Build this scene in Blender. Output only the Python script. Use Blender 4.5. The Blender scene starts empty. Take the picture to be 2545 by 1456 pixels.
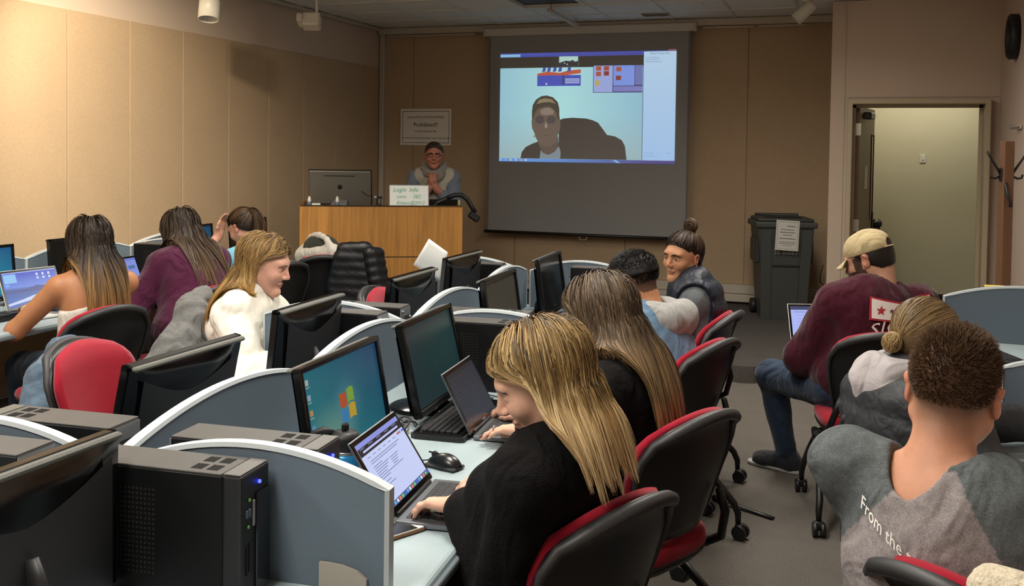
import bpy, bmesh, math, random
import numpy as np
from mathutils import Vector, Matrix, Euler

SC = bpy.context.scene
COL = SC.collection
R = math.radians

# ------------------------------------------------------------------ camera
cam_d = bpy.data.cameras.new('camera'); cam = bpy.data.objects.new('camera', cam_d); COL.objects.link(cam)
FPX = 2450.0
cam_d.sensor_width = 36.0
cam_d.lens = FPX / 2545.0 * 36.0
cam_d.shift_y = -(728.0 - 458.0) / 2545.0
cam_d.clip_start = 0.05
_pitch = math.atan((458.0 - 380.0) / FPX)
_fw = Vector((-math.sin(R(19)) * math.cos(_pitch), math.cos(R(19)) * math.cos(_pitch), -math.sin(_pitch)))
_rt = Vector((math.cos(R(19)), math.sin(R(19)), 0)); _up = _rt.cross(_fw)
_c, _s = math.cos(0.014), math.sin(0.014)
_r2 = _c * _rt + _s * _up; _u2 = _c * _up - _s * _rt
_m = Matrix((_r2, _u2, -_fw)).transposed().to_4x4(); _m.translation = (0, 0, 1.6)
cam.matrix_world = _m
SC.camera = cam

# ------------------------------------------------------------------ world and exposure
w = bpy.data.worlds.new('world'); SC.world = w; w.use_nodes = True
w.node_tree.nodes['Background'].inputs[0].default_value = (0.9, 0.85, 0.75, 1)
w.node_tree.nodes['Background'].inputs[1].default_value = 0.02
SC.view_settings.view_transform = 'Standard'; SC.view_settings.look = 'None'
SC.view_settings.gamma = 1.0; SC.view_settings.use_curve_mapping = False
SC.view_settings.exposure = 0.0

def area(name, loc, rot, sx, sy, power, col=(1, .9, .76), spread=180):
    d = bpy.data.lights.new(name, 'AREA'); d.shape = 'RECTANGLE'; d.size = sx; d.size_y = sy
    d.energy = power; d.color = col; d.spread = R(spread)
    o = bpy.data.objects.new(name, d); COL.objects.link(o); o.location = loc; o.rotation_euler = rot
    return o
def spot(name, loc, target, power, ang, blend=.6, rad=.04, col=(1, .8, .55)):
    d = bpy.data.lights.new(name, 'SPOT'); d.energy = power; d.spot_size = R(ang); d.spot_blend = blend
    d.shadow_soft_size = rad; d.color = col
    o = bpy.data.objects.new(name, d); COL.objects.link(o); o.location = loc
    o.rotation_euler = (Vector(target) - Vector(loc)).to_track_quat('-Z', 'Y').to_euler()
    return o
# the ceiling troffers that are switched on (rear and middle); the foremost is added to brighten the front; their fixtures are built below
TROFFERS = [(-3.3, 0.4), (-1.3, 0.4), (-3.3, 2.6), (-1.0, 2.6), (-2.9, 4.9), (-0.55, 4.9), (-0.55, 6.7)]
for i, (x, y) in enumerate(TROFFERS):
    area('troffer_light', (x, y, 2.935), (0, 0, 0), 0.5, 1.1, {0.4: 40.0, 2.6: 38.0, 4.9: 30.0, 6.7: 27.0}[y], (1, .95, .88), 160)
# corridor fluorescent and the track heads that wash the left wall
area('corridor_light', (0.75, 11.1, 2.6), (0, 0, 0), 1.2, 0.28, 11.0, (1, .95, .76))
spot('wall_wash_light', (-3.75, 4.5, 2.88), (-5.05, 5.75, 1.75), 230, 80, .8, .05, (1, .85, .64))
spot('wall_wash_light', (-3.75, 3.0, 2.88), (-5.05, 4.3, 1.7), 200, 84, .8, .05, (1, .85, .64))

# ------------------------------------------------------------------ helpers
def lin(c):
    if isinstance(c, str):
        c = c.lstrip('#'); c = [int(c[i:i + 2], 16) / 255 for i in (0, 2, 4)]
    return tuple((v / 12.92 if v <= .04045 else ((v + .055) / 1.055) ** 2.4) for v in c)

MATS = {}
def mat(name, col='#808080', rough=.6, metal=0.0, noise=None, bump=None, spec=.5, attr=False, emit=0.0, sheen=0.0,
        alpha=1.0, base=None, wave=None, coat=0.0, aniso=None, trans=0.0):
    if name in MATS: return MATS[name]
    m = bpy.data.materials.new(name); m.use_nodes = True; MATS[name] = m
    nt = m.node_tree; N = nt.nodes; L = nt.links; b = N['Principled BSDF']
    b.inputs['Roughness'].default_value = rough; b.inputs['Metallic'].default_value = metal
    b.inputs['Specular IOR Level'].default_value = spec
    if sheen: b.inputs['Sheen Weight'].default_value = sheen; b.inputs['Sheen Roughness'].default_value = .5
    if coat: b.inputs['Coat Weight'].default_value = coat; b.inputs['Coat Roughness'].default_value = .1
    if trans: b.inputs['Transmission Weight'].default_value = trans
    if attr:
        a = N.new('ShaderNodeAttribute'); a.attribute_name = 'Col'; src = a.outputs['Color']
    else:
        r = N.new('ShaderNodeRGB'); r.outputs[0].default_value = (*lin(col), 1); src = r.outputs[0]
    tc = N.new('ShaderNodeTexCoord')
    if wave:   # (scale xyz, distortion, amount): grain
        mp = N.new('ShaderNodeMapping'); mp.inputs['Scale'].default_value = wave[0]
        L.new(tc.outputs['Object'], mp.inputs[0])
        wv = N.new('ShaderNodeTexNoise'); wv.inputs['Scale'].default_value = 1; wv.inputs['Detail'].default_value = 6
        wv.inputs['Distortion'].default_value = wave[1]; L.new(mp.outputs[0], wv.inputs[0])
        mr = N.new('ShaderNodeMapRange'); mr.inputs[1].default_value = .3; mr.inputs[2].default_value = .7
        mr.inputs[3].default_value = 1 - wave[2]; mr.inputs[4].default_value = 1 + wave[2]
        L.new(wv.outputs['Fac'], mr.inputs[0])
        mx = N.new('ShaderNodeVectorMath'); mx.operation = 'MULTIPLY'
        L.new(src, mx.inputs[0]); L.new(mr.outputs[0], mx.inputs[1]); src = mx.outputs[0]
    if noise:  # list of (scale, amount[, (sx,sy,sz)])
        for it in (noise if isinstance(noise, list) else [noise]):
            nz = N.new('ShaderNodeTexNoise'); nz.inputs['Scale'].default_value = it[0]; nz.inputs['Detail'].default_value = 3
            if len(it) > 2:
                mp = N.new('ShaderNodeMapping'); mp.inputs['Scale'].default_value = it[2]
                L.new(tc.outputs['Object'], mp.inputs[0]); L.new(mp.outputs[0], nz.inputs[0])
            else: L.new(tc.outputs['Object'], nz.inputs[0])
            mr = N.new('ShaderNodeMapRange'); mr.inputs[1].default_value = .25; mr.inputs[2].default_value = .75
            mr.inputs[3].default_value = 1 - it[1]; mr.inputs[4].default_value = 1 + it[1]
            L.new(nz.outputs['Fac'], mr.inputs[0])
            mx = N.new('ShaderNodeVectorMath'); mx.operation = 'MULTIPLY'
            L.new(src, mx.inputs[0]); L.new(mr.outputs[0], mx.inputs[1]); src = mx.outputs[0]
    L.new(src, b.inputs['Base Color'])
    if emit:
        L.new(src, b.inputs['Emission Color']); b.inputs['Emission Strength'].default_value = emit
        b.inputs['Base Color'].default_value = (*lin(base), 1) if base else (.01, .01, .01, 1)
        for l in list(b.inputs['Base Color'].links): L.remove(l)
    prev = None
    for bu in (bump if isinstance(bump, list) else [bump] if bump else []):   # (scale, strength, distance[, stretch])
        nz = N.new('ShaderNodeTexNoise'); nz.inputs['Scale'].default_value = bu[0]; nz.inputs['Detail'].default_value = 4
        if bu[0] < 30: nz.inputs['Detail'].default_value = 2; nz.inputs['Distortion'].default_value = 1.2
        mp = N.new('ShaderNodeMapping'); mp.inputs['Scale'].default_value = bu[3] if len(bu) > 3 else (1, 1, 1)
        L.new(tc.outputs['Object'], mp.inputs[0]); L.new(mp.outputs[0], nz.inputs[0])
        bp = N.new('ShaderNodeBump'); bp.inputs['Strength'].default_value = bu[1]; bp.inputs['Distance'].default_value = bu[2]
        L.new(nz.outputs['Fac'], bp.inputs['Height'])
        if prev is not None: L.new(prev, bp.inputs['Normal'])
        prev = bp.outputs[0]
    if prev is not None: L.new(prev, b.inputs['Normal'])
    return m

class MB:
    """collects polygons; build() makes one mesh object"""
    def __init__(s): s.v = []; s.f = []; s.c = []; s.sm = []; s.mi = []
    def add(s, v, f, col=None, smooth=False, mi=0):
        o = len(s.v); s.v += [tuple(p) for p in v]
        for k in f: s.f.append([i + o for i in k]); s.sm.append(smooth); s.mi.append(mi)
        s.c += [col] * len(v) if (col is None or not isinstance(col, list)) else col
        return s
    def box(s, c, d, rot=None, bev=0.0, seg=1, **k):
        bm = bmesh.new(); bmesh.ops.create_cube(bm, size=1.0)
        for v in bm.verts: v.co = Vector((v.co.x * d[0], v.co.y * d[1], v.co.z * d[2]))
        if bev: bmesh.ops.bevel(bm, geom=bm.edges[:], offset=min(bev, min(d) * .49), segments=seg, profile=.5, affect='EDGES')
        M = Matrix.Translation(c) @ (Euler(rot).to_matrix().to_4x4() if rot else Matrix())
        bm.verts.index_update()
        s.add([M @ v.co for v in bm.verts], [[v.index for v in f.verts] for f in bm.faces], **k); bm.free(); return s
    def tube(s, pts, r, n=8, cap=True, smooth=True, flat=1.0, **k):
        pts = [Vector(p) for p in pts]; m = len(pts); rs = r if isinstance(r, (list, tuple)) else [r] * m
        V = []; F = []; nrm = None
        for i, p in enumerate(pts):
            t = (pts[min(i + 1, m - 1)] - pts[max(i - 1, 0)]).normalized()
            if nrm is None:
                a = Vector((0, 0, 1)) if abs(t.z) < .9 else Vector((1, 0, 0)); nrm = t.cross(a).normalized()
            else:
                nrm = (nrm - t * nrm.dot(t)); nrm = nrm.normalized() if nrm.length > 1e-6 else t.orthogonal().normalized()
            bn = t.cross(nrm)
            for j in range(n):
                a = 2 * math.pi * j / n; V.append(p + nrm * math.cos(a) * rs[i] + bn * math.sin(a) * rs[i] * flat)
        for i in range(m - 1):
            for j in range(n):
                F.append([i * n + j, i * n + (j + 1) % n, (i + 1) * n + (j + 1) % n, (i + 1) * n + j])
        s.add(V, F, smooth=smooth, **k)
        if cap:
            o = len(s.v) - len(V)
            s.f.append([o + j for j in range(n)][::-1]); s.sm.append(False); s.mi.append(k.get('mi', 0))
            s.f.append([o + (m - 1) * n + j for j in range(n)]); s.sm.append(False); s.mi.append(k.get('mi', 0))
        return s
    def cyl(s, a, b, r, r2=None, n=16, **k): return s.tube([a, b], [r, r if r2 is None else r2], n, **k)
    def lathe(s, prof, n=20, c=(0, 0, 0), ax='z', **k):
        V = []; F = []
        for (r, z) in prof:
            for j in range(n):
                a = 2 * math.pi * j / n; p = (r * math.cos(a), r * math.sin(a), z)
                if ax == 'y': p = (p[0], p[2], p[1])
                if ax == 'x': p = (p[2], p[0], p[1])
                V.append((p[0] + c[0], p[1] + c[1], p[2] + c[2]))
        for i in range(len(prof) - 1):
            for j in range(n): F.append([i * n + j, i * n + (j + 1) % n, (i + 1) * n + (j + 1) % n, (i + 1) * n + j])
        F.append(list(range(n))[::-1]); F.append([(len(prof) - 1) * n + j for j in range(n)])
        k.setdefault('smooth', True)
        return s.add(V, F, **k)
    def prism(s, poly, z0, z1, **k):   # poly in xy, extruded in z
        n = len(poly); V = [(x, y, z0) for x, y in poly] + [(x, y, z1) for x, y in poly]
        F = [list(range(n))[::-1], list(range(n, 2 * n))] + [[i, (i + 1) % n, n + (i + 1) % n, n + i] for i in range(n)]
        return s.add(V, F, **k)
    def grid(s, P, closed_u=False, **k):   # P[i][j] points
        a = len(P); b = len(P[0]); V = [p for r_ in P for p in r_]; F = []
        for i in range(a - 1 + (1 if closed_u else 0)):
            for j in range(b - 1):
                i2 = (i + 1) % a; F.append([i * b + j, i2 * b + j, i2 * b + j + 1, i * b + j + 1])
        k.setdefault('smooth', True)
        return s.add(V, F, **k)
    def slab(s, P, th, **k):   # P[i][j] front points, th thickness function/scalar along -normal -> closed sheet
        a = len(P); b = len(P[0]); A = np.array([[tuple(q) for q in r_] for r_ in P], float)
        du = np.gradient(A, axis=0); dv = np.gradient(A, axis=1); n = np.cross(du, dv); n /= np.linalg.norm(n, axis=2, keepdims=True) + 1e-9
        T = np.full((a, b), th) if np.isscalar(th) else np.array(th)
        Bk = A - n * T[..., None]
        V = [tuple(p) for p in A.reshape(-1, 3)] + [tuple(p) for p in Bk.reshape(-1, 3)]; F = []; o = a * b
        for i in range(a - 1):
            for j in range(b - 1):
                q = [i * b + j, (i + 1) * b + j, (i + 1) * b + j + 1, i * b + j + 1]; F.append(q); F.append([x + o for x in q[::-1]])
        for i in range(a - 1):
            F.append([i * b, i * b + o, (i + 1) * b + o, (i + 1) * b]); F.append([i * b + b - 1, (i + 1) * b + b - 1, (i + 1) * b + b - 1 + o, i * b + b - 1 + o])
        for j in range(b - 1):
            F.append([j, j + 1, j + 1 + o, j + o]); q = (a - 1) * b + j; F.append([q, q + o, q + 1 + o, q + 1])
        k.setdefault('smooth', True)
        return s.add(V, F, **k)
    def mesh(s, name='m'):
        me = bpy.data.meshes.new(name); me.from_pydata(s.v, [], s.f); me.update()
        me.polygons.foreach_set('use_smooth', s.sm)
        if any(s.mi): me.polygons.foreach_set('material_index', s.mi)
        if any(c is not None for c in s.c):
            at = me.color_attributes.new('Col', 'FLOAT_COLOR', 'POINT')
            at.data.foreach_set('color', np.array([(*(c or (1, 1, 1)), 1) for c in s.c], dtype=np.float32).ravel())
        return me
    def build(s, name, m, parent=None, loc=None, rot=None, fix=True):
        me = s.mesh(name)
        if fix:
            bm = bmesh.new(); bm.from_mesh(me); bmesh.ops.recalc_face_normals(bm, faces=bm.faces[:]); bm.to_mesh(me); bm.free()
        return link(name, me, m, parent, loc, rot)

def link(name, me, m, parent=None, loc=None, rot=None):
    o = bpy.data.objects.new(name, me); COL.objects.link(o)
    for mm in (m if isinstance(m, (list, tuple)) else [m]):
        if mm is not None and len(me.materials) < (len(m) if isinstance(m, (list, tuple)) else 1): me.materials.append(mm)
    if parent is not None: o.parent = parent
    if loc is not None: o.location = loc
    if rot is not None: o.rotation_euler = rot
    return o
def tag(o, label=None, cat=None, group=None, kind=None):
    if label: o['label'] = label
    if cat: o['category'] = cat
    if group: o['group'] = group
    if kind: o['kind'] = kind
    return o
def thing(name, label, cat, loc=(0, 0, 0), rz=0.0, group=None):
    o = bpy.data.objects.new(name, None); COL.objects.link(o); o.empty_display_size = .05
    o.location = loc; o.rotation_euler = (0, 0, rz)
    return tag(o, label, cat, group)
def dup(root, loc=None, rz=None, label=None, group=None, parent=None):
    r_ = root.copy(); COL.objects.link(r_)
    if parent is not None: r_.parent = parent
    if loc is not None: r_.location = loc
    if rz is not None: r_.rotation_euler = (0, 0, rz)
    if label: r_['label'] = label
    if group: r_['group'] = group
    for ch in list(root.children): dup(ch, parent=r_)
    return r_
def struct(o, label=None): o['kind'] = 'structure'; return tag(o, label)

def text_mesh(s, size=1.0, align='CENTER', shear=0.0, space=1.0):
    """flat lettering as (verts, faces) in the xy plane"""
    c = bpy.data.curves.new('lettering', 'FONT'); c.body = s; c.size = size; c.align_x = align; c.resolution_u = 2
    c.shear = shear; c.space_character = space
    o = bpy.data.objects.new('lettering', c); COL.objects.link(o)
    dg = bpy.context.evaluated_depsgraph_get(); me = bpy.data.meshes.new_from_object(o.evaluated_get(dg))
    V = [tuple(v.co) for v in me.vertices]; F = [list(p.vertices) for p in me.polygons]
    bpy.data.objects.remove(o); bpy.data.curves.remove(c); bpy.data.meshes.remove(me)
    return V, F
TXT = {}
def T(s, size=1.0, align='CENTER', shear=0.0, space=1.0):
    k = (s, align, shear, space)
    if k not in TXT: TXT[k] = text_mesh(s, 1.0, align, shear, space)
    V, F = TXT[k]
    return [(x * size, y * size, 0) for x, y, z in V], F

class Flat(MB):
    """flat print or screen picture in local x (right) z (up), facing -y; each layer 0.4 mm in front of the last"""
    def __init__(s, step=.0004): super().__init__(); s.k = 0; s.step = step
    def _y(s): s.k += 1; return -s.k * s.step
    def rect(s, x0, z0, x1, z1, col, cols=None):
        y = s._y(); c = lin(col) if col else None
        return s.add([(x0, y, z0), (x1, y, z0), (x1, y, z1), (x0, y, z1)], [[0, 1, 2, 3]], [lin(q) for q in cols] if cols else c)
    def poly(s, pts, col):
        y = s._y(); return s.add([(x, y, z) for x, z in pts], [list(range(len(pts)))], lin(col))
    def ell(s, cx, cz, rx, rz, col, n=24): return s.poly([(cx + rx * math.cos(2 * math.pi * i / n), cz + rz * math.sin(2 * math.pi * i / n)) for i in range(n)], col)
    def text(s, t, x, z, size, col, align='CENTER', shear=0.0, space=1.0, arc=None):
        y = s._y(); V, F = T(t, size, align, shear, space)
        return s.add([(x + a, y, z + b) for a, b, _ in V], F, lin(col))
    def field(s, x0, z0, x1, z1, nx, nz, fn):
        y = s._y(); V = []; C = []
        for j in range(nz + 1):
            for i in range(nx + 1):
                u, v = i / nx, j / nz; V.append((x0 + (x1 - x0) * u, y, z0 + (z1 - z0) * v)); C.append(fn(u, v))
        F = [[j * (nx + 1) + i, j * (nx + 1) + i + 1, (j + 1) * (nx + 1) + i + 1, (j + 1) * (nx + 1) + i] for j in range(nz) for i in range(nx)]
        return s.add(V, F, C)
def mix(a, b, t): t = max(0, min(1, t)); return tuple(x + (y - x) * t for x, y in zip(a, b))
# ------------------------------------------------------------------ the room
XL, XR, YF, YB, ZC, YD = -5.05, 1.16, 10.1, -1.7, 2.97, 9.15
M_carpet = mat('carpet', '#645f59', .95, noise=[(9, .06), (140, .28), (420, .35)], bump=(260, .6, .004), spec=.15)
M_carpet2 = mat('carpet_riser', '#4e4a47', .95, noise=[(9, .06), (140, .3), (420, .35)], bump=(260, .6, .004), spec=.15)
M_paint = mat('wall_paint_beige', '#c6b4a3', .8, noise=[(2.5, .02), (300, .03)], bump=(350, .12, .001), spec=.2)
M_panel = mat('tan_fabric_panel', '#b39c80', .95, noise=[(3, .03), (60, .05, (1, 1, 3)), (220, .12)], bump=(320, .35, .002), spec=.1)
M_trim = mat('off_white_trim', '#b9b0a2', .6, noise=(8, .03))
M_ceil = mat('ceiling_tile_white', '#deded9', .9, noise=[(6, .03), (90, .08)], bump=(150, .3, .002), spec=.1)
M_tee = mat('ceiling_grid_white', '#d2d2cc', .5)
M_darkgap = mat('dark_shadow_gap', '#2e261e', .9)

# floor and the raised platform at the front
b = MB(); b.box(((XL + 2.6) / 2, (YB + 11.6) / 2, -.05), (2.6 - XL, 11.6 - YB, .1)); struct(b.build('floor', M_carpet), 'grey mottled carpet floor of the classroom')
pl = [(-5.05, 6.72), (-2.6, 6.72), (-1.5, 7.18), (-1.12, 7.28), (-.95, 7.22), (-.83, 7.11), (-.72, 7.06), (-.62, 7.08), (-.54, 7.17), (-.46, 7.36), (-.36, 7.8), (-.28, 8.4), (-.19, 9.15), (-.19, 10.1), (-5.05, 10.1)]
b = MB(); b.prism(pl, 0.0, .12)
struct(b.build('floor_platform', M_carpet2), 'low carpeted platform with curved front edge before the screen')

# left wall with its fabric panels
b = MB(); b.box((XL - .06, (YB + YF) / 2, ZC / 2), (.08, YF - YB + .2, ZC)); wl = struct(b.build('wall_left', M_paint), 'long beige wall on the left with tan fabric panels')
pm = MB().box((0, 0, 0), (.022, .604, 2.44), bev=.003).mesh('fabric_panel')
y = 7.8 + .61 * 3
while y > YB:
    link('fabric_panel', pm, M_panel, wl, (XL - .009, y - .305 + (0 if y < 9.6 else 0), 1.31)); y -= .61
link('fabric_panel', MB().box((0, 0, 0), (.022, .36, 2.44), bev=.003).mesh('fabric_panel'), M_panel, wl, (XL - .009, 9.815, 1.31))
b = MB(); b.box((XL + .02, YF - .03, ZC / 2), (.06, .06, ZC), bev=.008); struct(b.build('trim_1', M_trim), 'pale vertical corner strip at the far left')

# front wall with fabric panels
b = MB(); b.box(((XL - .19) / 2, YF + .06, ZC / 2), (-.19 - XL + .2, .08, ZC)); wf = struct(b.build('wall_front', M_paint), 'front wall of tan fabric panels behind the screen')
edges = [-5.02, -4.66, -3.44, -2.22, -1.0, -.2]
for x0, x1 in zip(edges[:-1], edges[1:]):
    MB().box((0, 0, 0), (x1 - x0 - .005, .022, 2.62), bev=.003).build('fabric_panel', M_panel, wf, ((x0 + x1) / 2, YF + .01, 1.62))
# wall heater strip along the foot of the front wall
b = MB(); b.box(((XL - .19) / 2, YF - .02, .265), (-.2 - XL, .05, .09), bev=.006)
bs = struct(b.build('baseboard_front', M_trim), 'off-white heater strip along the foot of the front wall')
MB().box(((XL - .19) / 2, YF - .045, .18), (-.2 - XL, .1, .075), bev=.008).build('lower_cover', M_trim, bs)
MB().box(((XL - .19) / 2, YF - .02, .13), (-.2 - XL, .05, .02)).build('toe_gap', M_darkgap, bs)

# jog wall, door wall with opening, right wall, back wall
b = MB(); b.box((-.139, (YD + YF) / 2 + .12, ZC / 2), (.1, YF - YD + .1, ZC)); struct(b.build('wall_jog', M_paint), 'short beige return wall beside the trash can')
DX0, DX1, DZ = -.02, 1.06, 2.075
b = MB()
b.box(((-.19 + DX0) / 2, YD + .07, ZC / 2), (DX0 + .19, .14, ZC))
b.box(((DX0 + DX1) / 2, YD + .07, (DZ + ZC) / 2), (DX1 - DX0, .14, ZC - DZ))
b.box(((DX1 + XR) / 2 + .02, YD + .07, ZC / 2), (XR - DX1 + .04, .14, ZC))
wd = struct(b.build('wall_door', M_paint), 'beige wall with the open doorway')
MB().box((-.075, YD - .004, ZC / 2), (.006, .012, ZC)).build('seam_strip', M_trim, wd)
MB().box((.55, YD - .004, 2.13), (1.2, .012, .006)).build('seam_strip', M_trim, wd)
b = MB()
b.box((DX0 - .005, YD - .01, DZ / 2), (.045, .18, DZ), bev=.006)
b.box((DX1 + .005, YD - .01, DZ / 2), (.045, .18, DZ), bev=.006)
b.box(((DX0 + DX1) / 2, YD - .01, DZ + .012), (DX1 - DX0 + .055, .18, .045), bev=.006)
b.box((DX0 + .03, YD + .1, DZ / 2), (.03, .03, DZ)); b.box((DX1 - .03, YD + .1, DZ / 2), (.03, .03, DZ))
b.box(((DX0 + DX1) / 2, YD + .1, DZ - .02), (DX1 - DX0, .03, .03))
struct(b.build('trim_2', mat('door_frame_beige', '#b3a58c', .5)), 'beige metal frame around the doorway')
b = MB(); b.box((XR + .05, (YB + YD) / 2, ZC / 2), (.1, YD - YB + .2, ZC)); struct(b.build('wall_right', mat('wall_paint_pinkish', '#c4b0a2', .8, noise=[(2.5, .02), (300, .03)], bump=(350, .12, .001), spec=.2)), 'plain beige wall on the right with the clock')
b = MB(); b.box(((XL + XR) / 2, YB - .05, ZC / 2), (XR - XL + .2, .1, ZC)); struct(b.build('wall_back', M_paint), 'back wall of the classroom')

# corridor beyond the door
M_corr = mat('corridor_cream_paint', '#cfc8b0', .85, noise=[(3, .03), (200, .03)], bump=(300, .1, .001), spec=.2)
b = MB(); b.box((.9, 11.75, 1.35), (3.0, .1, 2.8)); cw = struct(b.build('wall_corridor', M_corr), 'cream corridor wall seen through the doorway')
MB().box((-.085, 10.65, 1.35), (.02, 2.2, 2.8)).build('side_face', M_corr, cw)
MB().box((2.35, 10.5, 1.35), (.1, 2.7, 2.8)).build('side_face', M_corr, cw)
MB().box((1.15, 10.55, 2.78), (2.48, 2.5, .06)).build('corridor_ceiling', M_corr, cw)
MB().box((.9, 11.69, .06), (3.0, .02, .12)).build('corridor_skirting', mat('black_skirting', '#1c1a18', .6), cw)

# ceiling: grid bars and one tile per cell
b = MB(); b.box(((XL + XR) / 2, (YB + YF) / 2, ZC + .06), (XR - XL + .3, YF - YB + .3, .06)); cl = struct(b.build('ceiling', M_tee), 'white suspended tile ceiling')
GX = [-4.78 + .61 * i for i in range(0, 10)]; GY = [9.45 - .61 * i for i in range(0, 19)]
tm = MB().box((0, 0, 0), (.594, .594, .014), bev=.004).mesh('ceiling_tile')
troff_cells = set()
for (x, y) in TROFFERS: troff_cells |= {(x, y)}
for i in range(-1, 10):
    for j in range(-1, 19):
        cx = -4.78 + .61 * i + .305; cy = 9.45 - .61 * j - .305
        if cx + .3 < XL or cx - .3 > XR or cy > YF + .2 or cy < YB: continue
        if abs(cx + 2.645) < .1 and abs(cy - 8.535) < .1: continue
        link('ceiling_tile', tm, M_ceil, cl, (cx, cy, ZC + .012))
gb = MB()
for x in GX: gb.box((x, (YB + YF) / 2, ZC + .003), (.022, YF - YB, .014))
for y in GY + [10.06]: gb.box(((XL + XR) / 2, y, ZC + .0025), (XR - XL, .022, .014))
g = gb.build('grid_bars', M_tee, cl); g['kind'] = 'stuff'
# dark opening in the ceiling, hanging bar, small vent, front valance
b = MB(); b.box((-2.645, 8.535, ZC + .03), (.6, .6, .02))
op = tag(b.build('ceiling_access_panel', mat('dark_brown_panel', '#3a2a22', .7)), 'dark brown square panel set into the ceiling', 'panel')
b = MB(); b.box((-2.645, 8.535 - .3, ZC + .004), (.62, .02, .03)).box((-2.645, 8.535 + .3, ZC + .004), (.62, .02, .03)).box((-2.345, 8.535, ZC + .004), (.02, .6, .03)).box((-2.945, 8.535, ZC + .004), (.02, .6, .03)); b.build('panel_frame', M_tee, op)
r_ = thing('ceiling_bar', 'pale metal bar hanging below the ceiling before the screen', 'bar', (-2.67, 9.23, ZC - .06), R(2))
MB().box((0, 0, 0), (.045, 1.12, .03), bev=.004).build('rail', M_trim, r_)
for yy in (-.5, .5): MB().cyl((0, yy, .0), (0, yy, .06), .008, n=8).build('hanger', M_trim, r_)
v_ = thing('ceiling_vent', 'small grey slotted vent in the ceiling right of the screen', 'vent', (-1.84, 9.54, ZC - .008))
MB().box((0, 0, 0), (.26, .14, .012), bev=.003).build('frame', mat('vent_grey', '#8d8c86', .5), v_)
for k in range(5): MB().box((0, -.05 + k * .025, -.008), (.23, .012, .004), rot=(R(25), 0, 0)).build('slat', mat('vent_slat', '#6f6e69', .5), v_)
b = MB(); b.box((-2.62, YF - .1, ZC - .035), (4.84, .05, .07), bev=.006); vl = struct(b.build('trim_3', M_trim), 'pale valance bar along the top of the front wall')
for x0, x1 in ((-4.95, -3.9), (-1.45, -.95), (-.9, -.45)): MB().box(((x0 + x1) / 2, YF - .06, ZC - .085), (x1 - x0, .02, .018)).build('curtain_track', M_trim, vl)
MB().box((XL + .03, 7.2, ZC - .02), (.05, 5.8, .03)).build('side_angle', M_trim, vl)

# troffers that light the room (behind and above the camera; foremost one added to light the front)
M_diff = mat('lit_diffuser', '#fff2d8', .5, emit=6.0)
for i, (x, y) in enumerate(TROFFERS):
    side = 'left' if x < -2 else 'right'; row = {0.4: 'rearmost', 2.6: 'second', 4.9: 'third', 6.7: 'added foremost'}[y]
    t_ = thing('ceiling_light', 'lit %s ceiling troffer of the %s row' % (row, side), 'light', (x, y, ZC), group='ceiling troffers')
    MB().box((0, 0, -.006), (.6, 1.2, .02), bev=.003).build('frame', M_tee, t_)
    MB().box((0, 0, -.018), (.54, 1.14, .008)).build('diffuser', M_diff, t_)

# ------------------------------------------------------------------ track heads
M_white_metal = mat('white_enamel', '#cfcabd', .4)
def track_head(loc, aim, r, ln, stem, label):
    t_ = thing('track_light', label, 'spotlight', loc)
    q = Vector(aim).normalized().to_track_quat('Z', 'Y').to_euler()
    h = MB(); h.lathe([(r * .55, -ln * .5), (r * .98, -ln * .46), (r, -ln * .4), (r, ln * .5), (r * .9, ln * .5), (r * .86, ln * .1)], 28)
    hh = h.build('head', M_white_metal, t_, rot=q)
    MB().lathe([(r * .5, ln * .08), (r * .84, ln * .1), (r * .85, ln * .12)], 28).build('lamp_face', mat('spot_inner', '#77736a', .5), hh)
    MB().tube([(0, 0, 0), (0, .0, r * 1.15), (.02, .02, r * 1.6), (.02, .02, stem)], .012, 10).build('stem', M_white_metal, t_)
    MB().cyl((.02, .02, stem - .03), (.02, .02, stem), .05, n=20).build('canopy', M_white_metal, t_)
    return t_
for (hx, hy, hz), (tx, ty, tz), lb in (((-3.75, 4.5, 2.88), (-5.05, 5.75, 1.75), 'lit white track light aimed at the left wall above the ombre haired woman'), ((-3.75, 3.0, 2.88), (-5.05, 4.3, 1.7), 'lit white track light aimed at the left wall above the left desks')):
    av = Vector((tx - hx, ty - hy, tz - hz)).normalized(); c_ = Vector((hx, hy, hz)) - av * .11
    track_head(tuple(c_), tuple(av), .06, .16, ZC - c_.z, lb)
cf = thing('ceiling_light', 'lit strip light on the corridor ceiling', 'light', (.75, 11.1, 2.75)); MB().box((0, 0, -.03), (1.3, .36, .05), bev=.006).build('frame', M_tee, cf); MB().box((0, 0, -.058), (1.22, .3, .008)).build('diffuser', mat('lit_diffuser_dim', '#fff0d0', .5, emit=2.0), cf)
track_head((-4.4, 6.03, 2.6), (.1, -.25, -1), .075, .15, .37, 'white cylinder track light hanging near the left wall')
track_head((-.42, 8.95, 2.86), (-.75, -.1, -.75), .055, .2, .11, 'white tilted cylinder spotlight above the doorway wall')
t_ = thing('track_light', 'small white boxy track light with yoke near the far left corner', 'spotlight', (-4.4, 7.45, 2.70))
MB().box((0, 0, 0), (.15, .13, .12), bev=.012).build('head', M_white_metal, t_, rot=(R(-20), 0, R(20)))
MB().box((-.09, -.02, .0), (.05, .15, .07), bev=.01).build('barn_door', M_white_metal, t_, rot=(R(-20), 0, R(20)))
MB().tube([(.05, 0, .02), (.05, 0, .2), (.0, 0, .22), (0, 0, .27)], .012, 8).build('yoke', M_white_metal, t_)
MB().cyl((0, 0, .24), (0, 0, .27), .05, n=16).build('canopy', M_white_metal, t_)

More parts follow.
